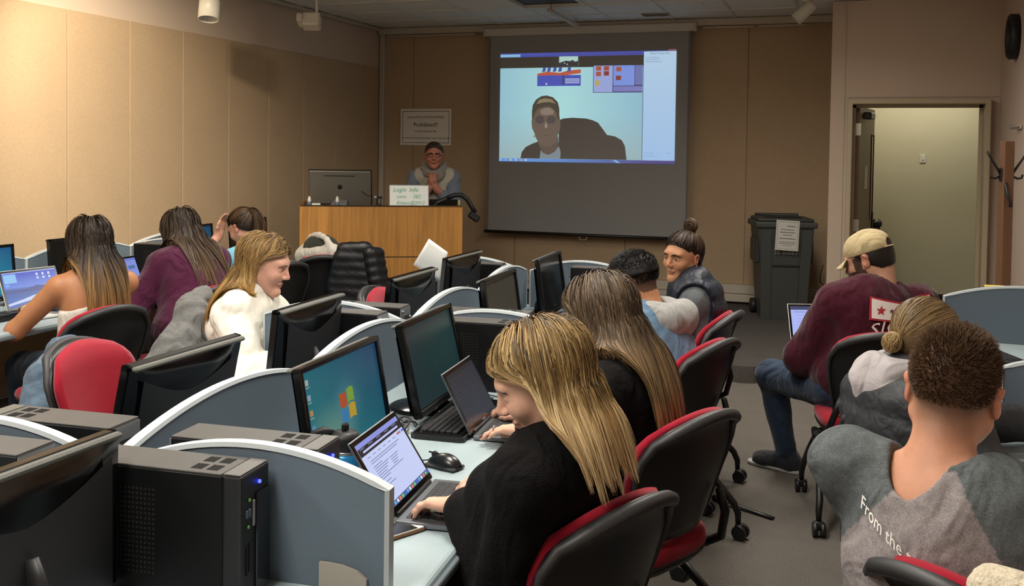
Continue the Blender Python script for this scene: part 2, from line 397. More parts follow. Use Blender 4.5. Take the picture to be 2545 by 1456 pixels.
# ------------------------------------------------------------------ door leaf
d_ = bpy.data.objects.new('door_1', None); COL.objects.link(d_); struct(d_, 'brown wooden door standing open into the corridor'); d_.location = (.035, 9.24, 0); d_.rotation_euler = (0, 0, R(81))
M_door = mat('door_laminate', '#8a7a66', .5, wave=((2, 30, 1.2), .8, .12)); M_dedge = mat('door_edge_brown', '#5a3f28', .5, noise=(30, .1))
MB().box((.46, 0, 1.035), (.90, .044, 2.05), bev=.002).build('door_panel', M_door, d_)
MB().box((.006, 0, 1.035), (.012, .045, 2.05)).build('hinge_edge', M_dedge, d_)
for z in (.25, 1.0, 1.85): MB().box((-.002, -.012, z), (.008, .05, .11), bev=.002).build('hinge', mat('steel', '#b9b4a6', .35, .9), d_)
MB().box((.78, -.024, 1.42), (.12, .006, .76)).build('window_slit', mat('dark_glass', '#15130f', .1, spec=.8), d_)
for s in (-1, 1): MB().box((.78 + s * .065, -.026, 1.42), (.016, .012, .8)).build('slit_frame', M_dedge, d_)
MB().tube([(.86, -.03, 1.0), (.86, -.075, 1.0), (.76, -.075, 1.0)], .01, 8).build('lever', MATS['steel'], d_)
MB().box((.86, -.028, 1.0), (.05, .012, .17), bev=.004).build('lock_plate', mat('dark_steel', '#3b3a38', .4, .7), d_)
MB().box((.3, -.06, 1.98), (.24, .07, .06), bev=.008).build('closer_box', MATS['dark_steel'], d_)
MB().box((.42, -.0245, 1.42), (.16, .002, .21)).build('posted_sheet', mat('posted_paper', '#d6d0c0', .8), d_)
# ------------------------------------------------------------------ desks and dividers
M_top = mat('blue_grey_laminate', '#a3b3b8', .38, noise=[(260, .05), (5, .02)], spec=.5)
M_topedge = mat('grey_edge_band', '#6f7b82', .45)
M_div = mat('divider_blue_grey', '#626f7b', .75, noise=[(4, .03), (380, .10)], bump=(380, .25, .001), spec=.25)
M_cap = mat('divider_cap_grey', '#b4bcc0', .5, noise=(60, .03))
M_brk = mat('beige_bracket', '#a39d93', .5)
M_blk = mat('black_metal', '#141414', .45)
ISL = (-1.45, 1.67); IRZ = R(4.3)
def isl(x, y, z=0.0):
    c, s = math.cos(IRZ), math.sin(IRZ); return (ISL[0] + x * c - y * s, ISL[1] + x * s + y * c, z)

def desk(label, loc, rz, x0, x1, y0, y1, edge_x, legs):
    t_ = thing('desk', label, 'desk', loc, rz, 'blue grey computer desks')
    MB().box(((x0 + x1) / 2, (y0 + y1) / 2, .7225), (x1 - x0, y1 - y0, .035), bev=.013, seg=3).build('worktop', M_top, t_)
    for ex in edge_x: MB().box((ex, (y0 + y1) / 2, .716), (.014, y1 - y0 - .03, .022), bev=.006, seg=2).build('edge_band', M_topedge, t_)
    for (lx, ly) in legs:
        MB().box((lx, ly, .353), (.05, .05, .704), bev=.006).build('leg', M_blk, t_)
    return t_
def divider(label, loc, rz, L, group='arched desk dividers', h0=.205, h1=.268, brk=None):
    """stands on a worktop: x along its length"""
    t_ = thing('desk_divider', label, 'divider', loc, rz, group)
    n = 20; top = [(L * i / n, h0 + (h1 - h0) * (1 - (2 * i / n - 1) ** 2)) for i in range(n + 1)]
    th = .013
    V = []; F = []
    for (x, z) in top: V += [(x, -th, .0), (x, th, .0), (x, th, z - .004), (x, -th, z - .004)]
    for i in range(n):
        a = 4 * i; c = a + 4
        F += [[a, c, c + 3, a + 3], [a + 1, a + 2, c + 2, c + 1], [a, a + 1, c + 1, c]]
        F.append([a + 3, c + 3, c + 2, a + 2])
    F += [[0, 3, 2, 1], [4 * n, 4 * n + 1, 4 * n + 2, 4 * n + 3]]
    MB().add(V, F).build('panel', M_div, t_)
    V = []; F = []; w2 = .0155; m = n + 1
    path = [(0, .0)] + top + [(L, .0)]
    nrm = []
    for i, (x, z) in enumerate(path):
        a = path[max(i - 1, 0)]; c = path[min(i + 1, len(path) - 1)]; dx, dz = c[0] - a[0], c[1] - a[1]; l = math.hypot(dx, dz); nrm.append((-dz / l, dx / l))
    for (x, z), (nx, nz) in zip(path, nrm):
        V += [(x - nx * .006, -w2, z - nz * .006), (x + nx * .003, -w2 * .8, z + nz * .003), (x + nx * .003, w2 * .8, z + nz * .003), (x - nx * .006, w2, z - nz * .006)]
    for i in range(len(path) - 1):
        a = 4 * i; c = a + 4
        for k in range(4): F.append([a + k, a + (k + 1) % 4, c + (k + 1) % 4, c + k])
    MB().add(V, F).build('edge_cap', M_cap, t_)
    for (bx, side) in (brk or []):
        P = [(bx - .05, 0), (bx + .05, 0), (bx + .05, .028), (bx + .03, .042), (bx, .05), (bx - .03, .052), (bx - .05, .052)]
        y0 = side * .014; y1 = side * .021
        V = [(x, y0, z) for x, z in P] + [(x, y1, z) for x, z in P]; k = len(P)
        F = [list(range(k)), list(range(k, 2 * k))] + [[i, (i + 1) % k, k + (i + 1) % k, k + i] for i in range(k)]
        MB().add(V, F).build('bracket', M_brk, t_)
    return t_
ZD = .741
desk('long centre desk island with blue grey worktop', (*ISL, 0), IRZ, -.68, .68, -1.75, 3.66, (-.684, .684),
     [(-.6, -1.6), (.5, -1.6), (-.6, .0), (.5, .0), (-.6, 1.8), (.5, 1.8), (-.6, 3.55), (.5, 3.55)])
desk('blue grey desk row along the left wall', (0, 0, 0), 0, -4.93, -3.66, 1.4, 6.68, (-3.655,), [(-4.8, 1.5), (-3.8, 1.5), (-4.8, 4.2), (-3.95, 4.2), (-4.8, 6.55), (-3.8, 6.55)])
desk('blue grey desk row along the right wall', (0, 0, 0), 0, .40, 1.14, .9, 5.22, (.395,), [(.5, 1.0), (1.05, 1.0), (1.05, 3.4), (.5, 5.1), (1.05, 5.1)])
# island: spine arches and cross dividers
JS = [0, .885, 1.77, 2.675, 3.58]
who = ['nearest the camera', 'second from the camera', 'third from the camera', 'farthest from the camera']
for i in range(4):
    divider('arched blue grey spine divider of the centre island, ' + who[i], isl(0, JS[i], ZD), IRZ + R(90), JS[i + 1] - JS[i] - .006)
for y_, nm, br in ((0, 'nearest', True), (1.77, 'middle', False), (3.58, 'farthest', True)):
    divider('%s arched cross divider on the right half of the centre island' % nm, isl(.03, y_, ZD), IRZ, .59, brk=[(.5, -1)] if br else None)
    divider('%s arched cross divider on the left half of the centre island' % nm, isl(-.62, y_, ZD), IRZ, .59, brk=[(.1, -1)])
# left row
LJ = [2.7, 3.6, 4.48, 5.36, 6.25]
for i, nm in enumerate(('nearest the camera', 'second', 'third', 'farthest')):
    divider('arched blue grey spine divider before the left wall, ' + nm, (-4.53, LJ[i], ZD), R(90), LJ[i + 1] - LJ[i] - .006)
divider('arched cross divider on the left desk row behind the black computer tower', (-4.512, 5.36, ZD), 0, .6)
divider('arched cross divider at the near end of the left desk row', (-4.512, 3.6, ZD), 0, .6)
# right row
divider('arched blue grey divider at the far end of the right desk row', (.43, 5.12, ZD), R(-2), .7, brk=[(.6, -1)])
divider('arched blue grey divider in the middle of the right desk row', (.46, 3.43, ZD), R(-1), .68, brk=[(.1, -1)])

# ------------------------------------------------------------------ chairs
M_red = mat('red_upholstery', '#98152a', .9, noise=[(30, .05), (500, .12)], bump=(600, .25, .001), spec=.15, sheen=.2)
M_shell = mat('black_plastic_shell', '#161617', .42, noise=(300, .1), bump=(500, .15, .0006))
M_shell2 = mat('dark_grey_plastic_rim', '#2f2f31', .5, bump=(500, .15, .0006))
def back_pt(u, v, off=0.0, ins=0.0):
    hw = (.185 + .045 * math.sin(min(1, v * 1.15) * math.pi / 2)) - ins
    k = max(0, (v - .55) / .45); hw *= 1 - .34 * k ** 3
    z = .50 + (.37 - ins) * v - .035 * (u * u) * v ** 2 + ins * .5
    y = -.195 - .075 * v + .055 * u * u * (1 - .35 * v)
    k2 = max(0, (v - .8) / .2); y -= .03 * k2 * k2
    return (u * hw, y + off, z)
def make_chair():
    t_ = thing('training_chair', 'x', 'chair', (0, 0, 0), 0, 'red training chairs on casters')
    nu, nv = 16, 14
    P = [[back_pt(-1 + 2 * i / nu, j / nv, -.012) for j in range(nv + 1)] for i in range(nu + 1)]
    MB().slab(P, .016).build('back_shell', M_shell, t_)
    P = [[back_pt(-1 + 2 * i / nu, .03 + .96 * j / nv, .012 + .014 * (1 - (abs(-1 + 2 * i / nu)) ** 4) * math.sin(math.pi * min(1, .08 + .9 * j / nv)) ** .5, .004) for j in range(nv + 1)] for i in range(nu + 1)]
    MB().slab(P, .022).build('back_cushion', M_red, t_)
    rim = [back_pt(-1, v, -.012) for v in [.0, .15, .3, .45, .6, .75, .9]] + [back_pt(-1 + 2 * i / 12, 1, -.018) for i in range(13)] + [back_pt(1, v, -.012) for v in [.9, .75, .6, .45, .3, .15, .0]]
    MB().tube(rim, [.006] * 4 + [.008, .011, .014] + [.017] * 13 + [.014, .011, .008] + [.006] * 4, 8).build('back_rim', M_shell2, t_)
    # seat
    n = 32; ring = []
    def sup(a, rx, ry, p=3.2): c, s = math.cos(a), math.sin(a); return (rx * math.copysign(abs(c) ** (2 / p), c), ry * math.copysign(abs(s) ** (2 / p), s))
    def seat_mesh(prof, dz):
        V = []; F = []
        for (sc, z) in prof:
            for i in range(n):
                x, y = sup(2 * math.pi * i / n, .235 * sc, .225 * sc); V.append((x, y + .02, z + dz - .03 * max(0, (y - .1) / .12) ** 2 * (1 if z > .44 else .6)))
        m = len(prof)
        for k in range(m - 1):
            for i in range(n): F.append([k * n + i, k * n + (i + 1) % n, (k + 1) * n + (i + 1) % n, (k + 1) * n + i])
        F.append(list(range(n))[::-1]); F.append([(m - 1) * n + i for i in range(n)])
        return MB().add(V, F, smooth=True)
    seat_mesh([(.96, .425), (1.0, .435), (1.01, .45), (.99, .468), (.93, .479), (.8, .483), (.5, .478)], 0).build('seat_cushion', M_red, t_)
    seat_mesh([(.7, .385), (.9, .395), (.985, .415), (.995, .428)], 0).build('seat_pan', M_shell, t_)
    for s in (-1, 1):
        MB().tube([(s * .165, -.222, .60), (s * .19, -.228, .53), (s * .215, -.2, .44), (s * .23, -.1, .375), (s * .235, .02, .36)], [.012, .014, .014, .014, .014], 10).build('back_arm', M_blk, t_)
        for f in (-1, 1):
            lg = MB().tube([(s * .235, .02 - f * .04, .372), (s * .24, .02 + f * .16, .24), (s * .25, .02 + f * .255, .145), (s * .255, .02 + f * .272, .105), (s * .255, .02 + f * .273, .06)], [.015, .015, .015, .014, .011], 10).build('leg', M_blk, t_)
            c = MB()
            for e in (-1, 1): c.cyl((s * .255 + e * .006, .02 + f * .285, .03), (s * .255 + e * .026, .02 + f * .285, .03), .03, n=18)
            c.box((s * .255, .02 + f * .28, .045), (.05, .035, .04), bev=.012, seg=2)
            c.build('caster', M_shell, lg)
    MB().box((0, .0, .375), (.46, .05, .03), bev=.008).build('crossbar', M_blk, t_)
    return t_
CH = make_chair(); CHN = [0]
def chair(loc, face, label):
    """face: direction (degrees) the sitter looks, 0 = +y, 90 = -x"""
    if CHN[0] == 0: o = CH; o.location = (*loc, 0); o.rotation_euler = (0, 0, R(face)); o['label'] = label
    else: o = dup(CH, (*loc, 0), R(face), label)
    CHN[0] += 1
    return o

# ------------------------------------------------------------------ computers
M_glossblk = mat('gloss_black_plastic', '#0b0b0c', .16, spec=.6)
M_mattblk = mat('matt_black_plastic', '#17171a', .5)
M_greytop = mat('grey_grille_strip', '#55544f', .55, noise=(400, .25))
M_scr = mat('screen_picture', attr=True, rough=.25, emit=1.0)
M_scrdim = mat('screen_picture_dim', attr=True, rough=.3, emit=.45)
M_off = mat('screen_off', '#0b0c0d', .18, spec=.6)
M_offgrey = mat('screen_off_reflection_grey', '#3a3833', .35, spec=.7)  # grey colour stands in for the room reflected in the off screen

def win_desktop(f, W, H, icons=True):
    blue = lin('#1a5f9e'); teal = lin('#1f8f9c'); green = lin('#5fae9a'); glow = lin('#b9dfb0'); dk = lin('#123a78')
    def fn(u, v):
        c = mix(teal, dk, (u * .7 + v * .55) * 1.05 - .45)
        d = math.hypot((u - .25) * 1.2, (v - .1) * .8); c = mix(glow, c, min(1, .35 + d * 1.5))
        d2 = math.hypot((u - .5) * 1.5, v - .5); return mix(mix(c, lin('#8fd2d8'), .35), c, min(1, d2 * 3.2))
    f.field(-W / 2, 0, W / 2, H, 16, 12, fn)
    s = H * .16; cx, cz = 0, H * .5
    def wave(x): return .12 * s * math.sin(x / s * 3.0)
    for (ax, az, col) in ((-1, 1, '#e8622c'), (1, 1, '#9ccf45'), (-1, -1, '#3f9fe0'), (1, -1, '#f3c53a')):
        x0, x1 = (cx + ax * .06 * s, cx + ax * s); z0, z1 = az * .06 * s, az * s * .95
        n = 6; pts = [(x0 + (x1 - x0) * i / n, cz + z0 + wave(x0 + (x1 - x0) * i / n)) for i in range(n + 1)] + [(x1 + (x0 - x1) * i / n, cz + z1 + wave(x1 + (x0 - x1) * i / n)) for i in range(n + 1)]
        f.poly(pts, col)
    if icons:
        for k in range(6):
            z = H * (.9 - k * .145); x = -W / 2 + W * .045
            f.rect(x - W * .018, z - H * .035, x + W * .018, z + H * .02, ['#d8d8d8', '#b9cfe0', '#e0b070', '#6fb0e8', '#d0d0d0', '#7fc27f'][k])
            f.rect(x - W * .022, z - H * .06, x + W * .022, z - H * .05, '#cfd8dc')
    f.rect(-W / 2, 0, W / 2, H * .045, '#2c5a78')
    f.ell(-W / 2 + W * .03, H * .022, H * .022, H * .022, '#3f9fe0', 14)

MONMESH = {}
def make_monitor(label, x, y, z, yaw, tilt, screen, group='black flat monitors'):
    """screen bottom-mid at (x,y,z); faces yaw (0=+y, 90=-x)"""
    ph = R(yaw + 180)
    t_ = thing('monitor', label, 'monitor', (x, y, ZD), ph, group)
    zb = z - ZD; Wm, Hm = .48, .30
    def L(nm, key, fn, m):
        if key not in MONMESH: MONMESH[key] = fn()
        o = link(nm, MONMESH[key], m, t_, (0, 0, zb), (R(-tilt), 0, 0)); return o
    def housing():
        b = MB(); fr = .016
        b.box((-Wm / 2 + fr / 2, .012, Hm / 2), (fr, .024, Hm), bev=.003); b.box((Wm / 2 - fr / 2, .012, Hm / 2), (fr, .024, Hm), bev=.003)
        b.box((0, .012, Hm - fr / 2), (Wm, .024, fr), bev=.003); b.box((0, .012, .011), (Wm, .024, .022), bev=.003)
        return b.mesh('bezel')
    L('bezel', 'bez', housing, M_glossblk)
    def back():
        P = []
        for i in range(17):
            u = -1 + i / 8; row = []
            for j in range(11):
                v = j / 10
                e = (1 - abs(u) ** 6) * (1 - abs(2 * v - 1) ** 8)
                row.append((u * Wm / 2 * .99, .0225 + .03 * e * (1 - .55 * v) + .004, v * (Hm - .012) + .004))
            P.append(row)
        b = MB(); b.grid(P); return b.mesh('back_cover')
    L('back_cover', 'back', back, M_glossblk)
    def lobe():
        P = []
        for i in range(13):
            u = -1 + i / 6; row = []
            for j in range(9):
                v = j / 8; top = .62 + .22 * abs(u) ** 1.5
                e = max(0, 1 - abs(u) ** 4) * max(0, math.sin(math.pi * min(1, .12 + .88 * (1 - v)))) ** .5 if v < 1 else 0
                row.append((u * .2, .046 + .02 * e * (1 - v) + .006 * (1 - v), .01 + v * Hm * top))
            P.append(row)
        b = MB(); b.grid(P); return b.mesh('rear_bulge')
    L('rear_bulge', 'lobe', lobe, M_mattblk)
    L('top_grille', 'strip', lambda: MB().box((0, .034, Hm - .006), (Wm * .97, .018, .012), bev=.004).mesh('top_grille'), M_greytop)
    L('screen_backing', 'sback', lambda: MB().box((0, .014, Hm / 2), (Wm - .02, .008, Hm - .02)).mesh('screen_backing'), M_mattblk)
    sw, sh = Wm - .032, Hm - .038
    f = Flat()
    if screen == 'win': win_desktop(f, sw, sh); m_ = M_scr
    elif screen == 'wind': win_desktop(f, sw, sh); m_ = M_scrdim
    elif screen == 'dim':
        a, c_ = lin('#1d4a4a'), lin('#123038'); f.field(-sw / 2, 0, sw / 2, sh, 10, 8, lambda u, v: mix(c_, a, .3 + .7 * math.exp(-((u - .75) ** 2 + (v - .6) ** 2) * 5))); m_ = M_scrdim
    else:
        f.rect(-sw / 2, 0, sw / 2, sh, '#101112'); m_ = M_off if screen == 'off' else M_offgrey
    so = f.build('screen', m_, t_, (0, 0, zb), (R(-tilt), 0, 0), fix=False)
    so.data.transform(Matrix.Translation((0, .0095, .024)))
    # buttons column on the lower bezel
    if 'btn' not in MONMESH:
        b = MB()
        for k in range(4): b.box((Wm / 2 - .05 - k * .022, -.001, .011), (.012, .003, .005))
        MONMESH['btn'] = b.mesh('button_row')
    link('button_row', MONMESH['btn'], M_greytop, t_, (0, 0, zb), (R(-tilt), 0, 0))
    if 'stand' not in MONMESH:
        MONMESH['stand'] = MB().tube([(0, .10, .012), (0, .098, .06), (0, .07, .12), (0, .055, .16)], [.03, .026, .024, .02], 10, flat=.5).mesh('stand_neck')
        MONMESH['base'] = MB().lathe([(.11, 0), (.112, .006), (.1, .012), (.04, .017)], 28, c=(0, .09, 0)).mesh('stand_base')
    link('stand_neck', MONMESH['stand'], M_mattblk, t_); link('stand_base', MONMESH['base'], M_glossblk, t_)
    return t_

M_case = mat('charcoal_case', '#0d0d0f', .5, noise=(200, .08), spec=.25); M_casetop = mat('case_top_grey', '#4a4744', .5, noise=[(20, .06), (300, .1)])  # top cover is a lighter grey than the case sides
M_hole = mat('vent_hole_black', '#050505', .8); M_zinc = mat('zinc_rear', '#8d8f90', .4, .6)
PCM = {}
def pc_tower(label, loc, face, lit=True, w=.105, d=.345, h=.245):
    """front panel looks along face"""
    t_ = thing('computer_tower', label, 'computer', (*loc, ZD), R(face + 180), 'black slim computer towers')
    if not PCM:
        PCM['case'] = MB().box((0, .02, h / 2), (w, d - .04, h), bev=.003).mesh('case')
        PCM['lid'] = MB().box((0, .02, h + .0015), (w * .985, d - .045, .004), bev=.001).mesh('top_cover')
        PCM['bez'] = MB().box((0, -d / 2 + .02, h / 2), (w + .001, .04, h + .003), bev=.005, seg=2).mesh('front_bezel')
        PCM['beztop'] = MB().box((0, -d / 2 + .021, h + .003), (w * .96, .036, .003), bev=.001).mesh('bezel_top')
        PCM['strip'] = MB().box((w * .23, -d / 2 - .001, h * .42), (w * .5, .008, h * .8), bev=.002).mesh('drive_cover')
        v = MB()
        for i in range(6):
            for j in range(5): v.box((-.0125 + i * .005, -.010 + j * .005, 0), (.0034, .0034, .0012))
        PCM['vent'] = v.mesh('top_vent')
        v = MB()
        for i in range(10):
            for j in range(18): v.box((0, -.045 + i * .009, -.085 + j * .0095), (.0012, .0052, .0052))
        PCM['svent'] = v.mesh('side_vent')
        PCM['led'] = MB().cyl((0, 0, 0), (0, -.004, 0), .0035, n=12).mesh('power_light')
        PCM['jack'] = MB().cyl((0, 0, 0), (0, -.003, 0), .003, n=10).mesh('audio_jack')
        PCM['usb'] = MB().box((0, 0, 0), (.006, .004, .014)).mesh('usb_port')
        PCM['badge'] = MB().box((0, 0, 0), (.008, .003, .05), bev=.001).mesh('badge')
        PCM['slot'] = MB().box((0, 0, 0), (.004, .003, .055)).mesh('card_slot')
        PCM['rear'] = MB().box((0, d / 2 - .001, h / 2), (w * .97, .006, h * .97)).mesh('rear_plate')
        v = MB()
        for i in range(9):
            for j in range(9): v.box((-.032 + i * .006, d / 2 + .0025, h - .085 + j * .006), (.004, .001, .004))
        PCM['rvent'] = v.mesh('rear_vent')
        PCM['screw'] = MB().lathe([(.004, 0), (.006, .003), (.006, .008), (.003, .01)], 12, ax='y').mesh('thumb_screw')
    for nm, k, m_ in (('case', 'case', M_case), ('top_cover', 'lid', M_casetop), ('front_bezel', 'bez', M_mattblk), ('bezel_top', 'beztop', mat('bezel_top_grey', '#5c5a56', .45)), ('drive_cover', 'strip', M_glossblk), ('rear_plate', 'rear', M_zinc), ('rear_vent', 'rvent', M_hole)):
        link(nm, PCM[k], m_, t_)
    for sx in (-.022, .022):
        for sy in (-.1, -.066): link('top_vent', PCM['vent'], M_hole, t_, (sx, sy, h + .0038))
    link('side_vent', PCM['svent'], M_hole, t_, (-w / 2 - .0004, .06, h * .52))
    yb = -d / 2 - .001
    link('power_light', PCM['led'], mat('blue_led', '#2a35ff', .3, emit=8.0) if lit else M_hole, t_, (.01, yb, h - .025))
    link('audio_jack', PCM['jack'], mat('green_jack', '#6fae4f', .5), t_, (-.026, yb, h - .05)); link('audio_jack', PCM['jack'], mat('pink_jack', '#c9737d', .5), t_, (-.03, yb, h - .1))
    link('usb_port', PCM['usb'], mat('usb_blue_grey', '#55636e', .5), t_, (-.034, yb, h - .075)); link('usb_port', PCM['usb'], MATS['usb_blue_grey'], t_, (-.024, yb, h - .075))
    link('badge', PCM['badge'], mat('badge_silver', '#8e8e90', .4), t_, (-.008, yb, h - .08))
    link('card_slot', PCM['slot'], M_hole, t_, (-.032, yb, h - .165)); link('card_slot', PCM['slot'], M_zinc, t_, (-.024, yb, h - .16))
    for sx, sz in ((-.04, .2), (-.04, .05), (.04, .23)): link('thumb_screw', PCM['screw'], M_zinc, t_, (sx, d / 2, sz))
    return t_

M_key = mat('black_keys', '#1d1d1f', .45); M_keyl = mat('laptop_keys', '#26272a', .5)
def keys_mesh(w, d, rows, ht, gap=.0028):
    b = MB(); ph = d / len(rows)
    for r_, n in enumerate(rows):
        kw = w / sum(n); x = -w / 2; yy = d / 2 - (r_ + .5) * ph
        for q in n:
            b.box((x + kw * q / 2, yy, ht / 2), (kw * q - gap, ph - gap, ht), bev=.0008); x += kw * q
    return b.mesh('keys')
KROWS = [[1.4] + [1] * 12 + [1.6], [1.5] + [1] * 12 + [1.5], [1.8] + [1] * 11 + [2.2], [2.3] + [1] * 10 + [2.7], [1.2, 1.2, 1.2, 6, 1.2, 1.2, 1.2, 1.2]]
def keyboard(label, loc, face, z=ZD, group='black desktop keyboards'):
    t_ = thing('keyboard', label, 'keyboard', (*loc, z), R(face), group)
    P = [(-.225, -.085), (.225, -.085), (.232, -.07), (.232, .07), (.222, .085), (-.222, .085), (-.232, .07), (-.232, -.07)]
    MB().prism(P, .0, .014).build('base', M_mattblk, t_)
    MB().box((0, .0, .015), (.45, .155, .008), bev=.003).build('deck', M_glossblk, t_)
    if 'kb' not in PCM: PCM['kb'] = keys_mesh(.29, .115, [[1] * 15] + KROWS, .008); PCM['kp'] = keys_mesh(.075, .095, [[1] * 4] * 5, .008); PCM['kn'] = keys_mesh(.055, .095, [[1] * 3] * 5, .008)
    for nm, x, y in (('kb', -.07, -.002), ('kn', .112, .0), ('kp', .184, .0)):
        o = link('keys', PCM[nm], M_key, t_, (x, y, .018)); o['kind'] = 'stuff'
    return t_
def mouse(label, loc, face, cord, z=ZD):
    t_ = thing('computer_mouse', label, 'mouse', (*loc, z), R(face))
    P = []
    for i in range(21):
        a = math.pi * i / 20; row = []
        for j in range(17):
            p = j / 16; yy = -.052 + .104 * p
            hw = .031 * (math.sin(math.pi * min(1, max(.0, .04 + .93 * p))) ** .45) * (1 - .12 * p); hz = .036 * math.sin(math.pi * (.06 + .86 * (p ** .85))) ** .7
            row.append((math.cos(a) * hw, yy, .003 + math.sin(a) ** .8 * hz))
        P.append(row)
    MB().grid(P).build('shell', mat('mouse_black', '#161718', .28, spec=.6), t_)
    MB().box((0, 0, .006), (.056, .1, .008), bev=.003).build('skirt', mat('mouse_grey', '#3a3b3d', .5), t_)
    MB().cyl((-.004, .034, .03), (.004, .034, .03), .009, n=14).build('wheel', M_mattblk, t_)
    MB().box((0, .03, .0335), (.0012, .05, .004)).build('button_gap', M_hole, t_)
    MB().tube([Vector(p) for p in cord], .0018, 6).build('cord', M_mattblk, t_)
    return t_
M_alu = mat('silver_aluminium', '#9fa0a3', .35, .75); M_aludk = mat('space_grey_aluminium', '#77797d', .38, .7)
M_whpl = mat('white_laptop_plastic', '#d9d8d4', .35)
def laptop(label, x, y, z, yaw, tilt, draw, w=.304, h=.2, d=.21, body=None, bez=None, group='open laptops', lit=True, zrot=None):
    """hinge mid at (x,y,z); screen faces yaw"""
    body = body or M_alu; bez = bez or M_glossblk
    t_ = thing('laptop', label, 'laptop', (x, y, z), R(yaw + 180), group)
    MB().box((0, -d / 2 - .004, -.008), (w, d, .013), bev=.004, seg=2).build('base', body, t_)
    o = link('keys', keys_mesh(w * .86, d * .45, KROWS, .0016, .0022), M_keyl, t_, (0, -d * .33, -.0015)); o['kind'] = 'stuff'
    MB().box((0, -d * .8, -.0012), (w * .34, d * .3, .0012)).build('trackpad', mat('trackpad_grey', '#8b8c8f', .4), t_)
    MB().cyl((-w * .4, 0, 0), (w * .4, 0, 0), .006, n=12).build('hinge', M_mattblk, t_)
    rot = (R(-tilt), 0, 0)
    MB().box((0, .004, h / 2), (w, .006, h), bev=.004, seg=2).build('lid', body, t_, rot=rot)
    MB().box((0, .0002, h / 2), (w - .005, .002, h - .006)).build('lid_bezel', bez, t_, rot=rot)
    f = Flat(.00025); sw, sh = w - .026, h - .034
    draw(f, sw, sh)
    f.v = [(a, b_ - .001, c + .02) for a, b_, c in f.v]
    f.build('screen', M_scr if lit else M_scrdim, t_, rot=rot, fix=False)
    return t_
# ------------------------------------------------------------------ implicit surfaces for bodies, clothes and hair
def V3(*a): return np.array(a if len(a) == 3 else a[0], float)
def rotm(yaw=0, pitch=0, roll=0):
    """yaw about z (left +), pitch: nod forward/down +, roll: tilt to the right +"""
    cy, sy = math.cos(yaw), math.sin(yaw); cp, sp = math.cos(-pitch), math.sin(-pitch); cr, sr = math.cos(roll), math.sin(roll)
    Z = np.array([[cy, -sy, 0], [sy, cy, 0], [0, 0, 1]]); X = np.array([[1, 0, 0], [0, cp, -sp], [0, sp, cp]]); Y = np.array([[cr, 0, sr], [0, 1, 0], [-sr, 0, cr]])
    return Z @ X @ Y
def smax(a, b_, k):
    h = np.clip(.5 + .5 * (a - b_) / k, 0, 1); return b_ + (a - b_) * h + k * h * (1 - h)
class S:
    """list of primitives joined with smooth unions; everything in the person's own frame"""
    def __init__(s): s.p = []
    def cap(s, a, b, ra, rb, k=.02): s.p.append(('c', V3(a), V3(b), ra, rb, k, 1)); return s
    def ell(s, c, r, k=.02, rot=None, op=1): s.p.append(('e', V3(c), np.array(r, float), rot, None, k, op)); return s
    def xf(s, M, t, sc=1.0):
        o = S()
        for q in s.p:
            if q[0] == 'c': o.p.append(('c', M @ q[1] * sc + t, M @ q[2] * sc + t, q[3] * sc, q[4] * sc, q[5], q[6]))
            else: o.p.append(('e', M @ q[1] * sc + t, q[2] * sc, M if q[3] is None else M @ q[3], None, q[5], q[6]))
        return o
    def __add__(s, o): r_ = S(); r_.p = s.p + o.p; return r_
    def bounds(s, pad=.03):
        lo = np.full(3, 1e9); hi = -lo
        for q in s.p:
            if q[6] != 1: continue
            if q[0] == 'c':
                r_ = max(q[3], q[4]); lo = np.minimum(lo, np.minimum(q[1], q[2]) - r_); hi = np.maximum(hi, np.maximum(q[1], q[2]) + r_)
            else: r_ = q[2].max(); lo = np.minimum(lo, q[1] - r_); hi = np.maximum(hi, q[1] + r_)
        return lo - pad, hi + pad
    def __call__(s, P, far=.12):
        d = np.full(len(P), far)
        if not len(P): return d
        blo, bhi = P.min(0), P.max(0)
        for q in s.p:
            if q[0] == 'c':
                a, b_, ra, rb, k, op = q[1:]
                m = (a + b_) / 2; rad = np.linalg.norm(a - b_) / 2 + max(ra, rb) + far
                if (np.maximum(np.maximum(blo - m, m - bhi), 0) ** 2).sum() > rad * rad: continue
                sel = np.nonzero(((P - m) ** 2).sum(1) < rad * rad)[0]
                if not len(sel): continue
                p = P[sel] - a; ba = b_ - a; t = np.clip(p @ ba / max(ba @ ba, 1e-12), 0, 1)
                di = np.sqrt(((p - t[:, None] * ba) ** 2).sum(1)) - (ra + (rb - ra) * t)
            else:
                c, r_, rt, _, k, op = q[1:]
                rad = r_.max() + far
                if (np.maximum(np.maximum(blo - c, c - bhi), 0) ** 2).sum() > rad * rad: continue
                sel = np.nonzero(((P - c) ** 2).sum(1) < rad * rad)[0]
                if not len(sel): continue
                p = P[sel] - c
                if rt is not None: p = p @ rt
                k0 = np.sqrt(((p / r_) ** 2).sum(1)); k1 = np.sqrt(((p / r_ ** 2) ** 2).sum(1)) + 1e-9
                di = np.where(k0 < 1e-4, -r_.min(), k0 * (k0 - 1) / k1)
            e = d[sel]
            if op == 1:
                h = np.clip(.5 + .5 * (e - di) / k, 0, 1); d[sel] = e + (di - e) * h - k * h * (1 - h)
            else:
                h = np.clip(.5 - .5 * (e + di) / k, 0, 1); d[sel] = e + (-di - e) * h + k * h * (1 - h)
        return d

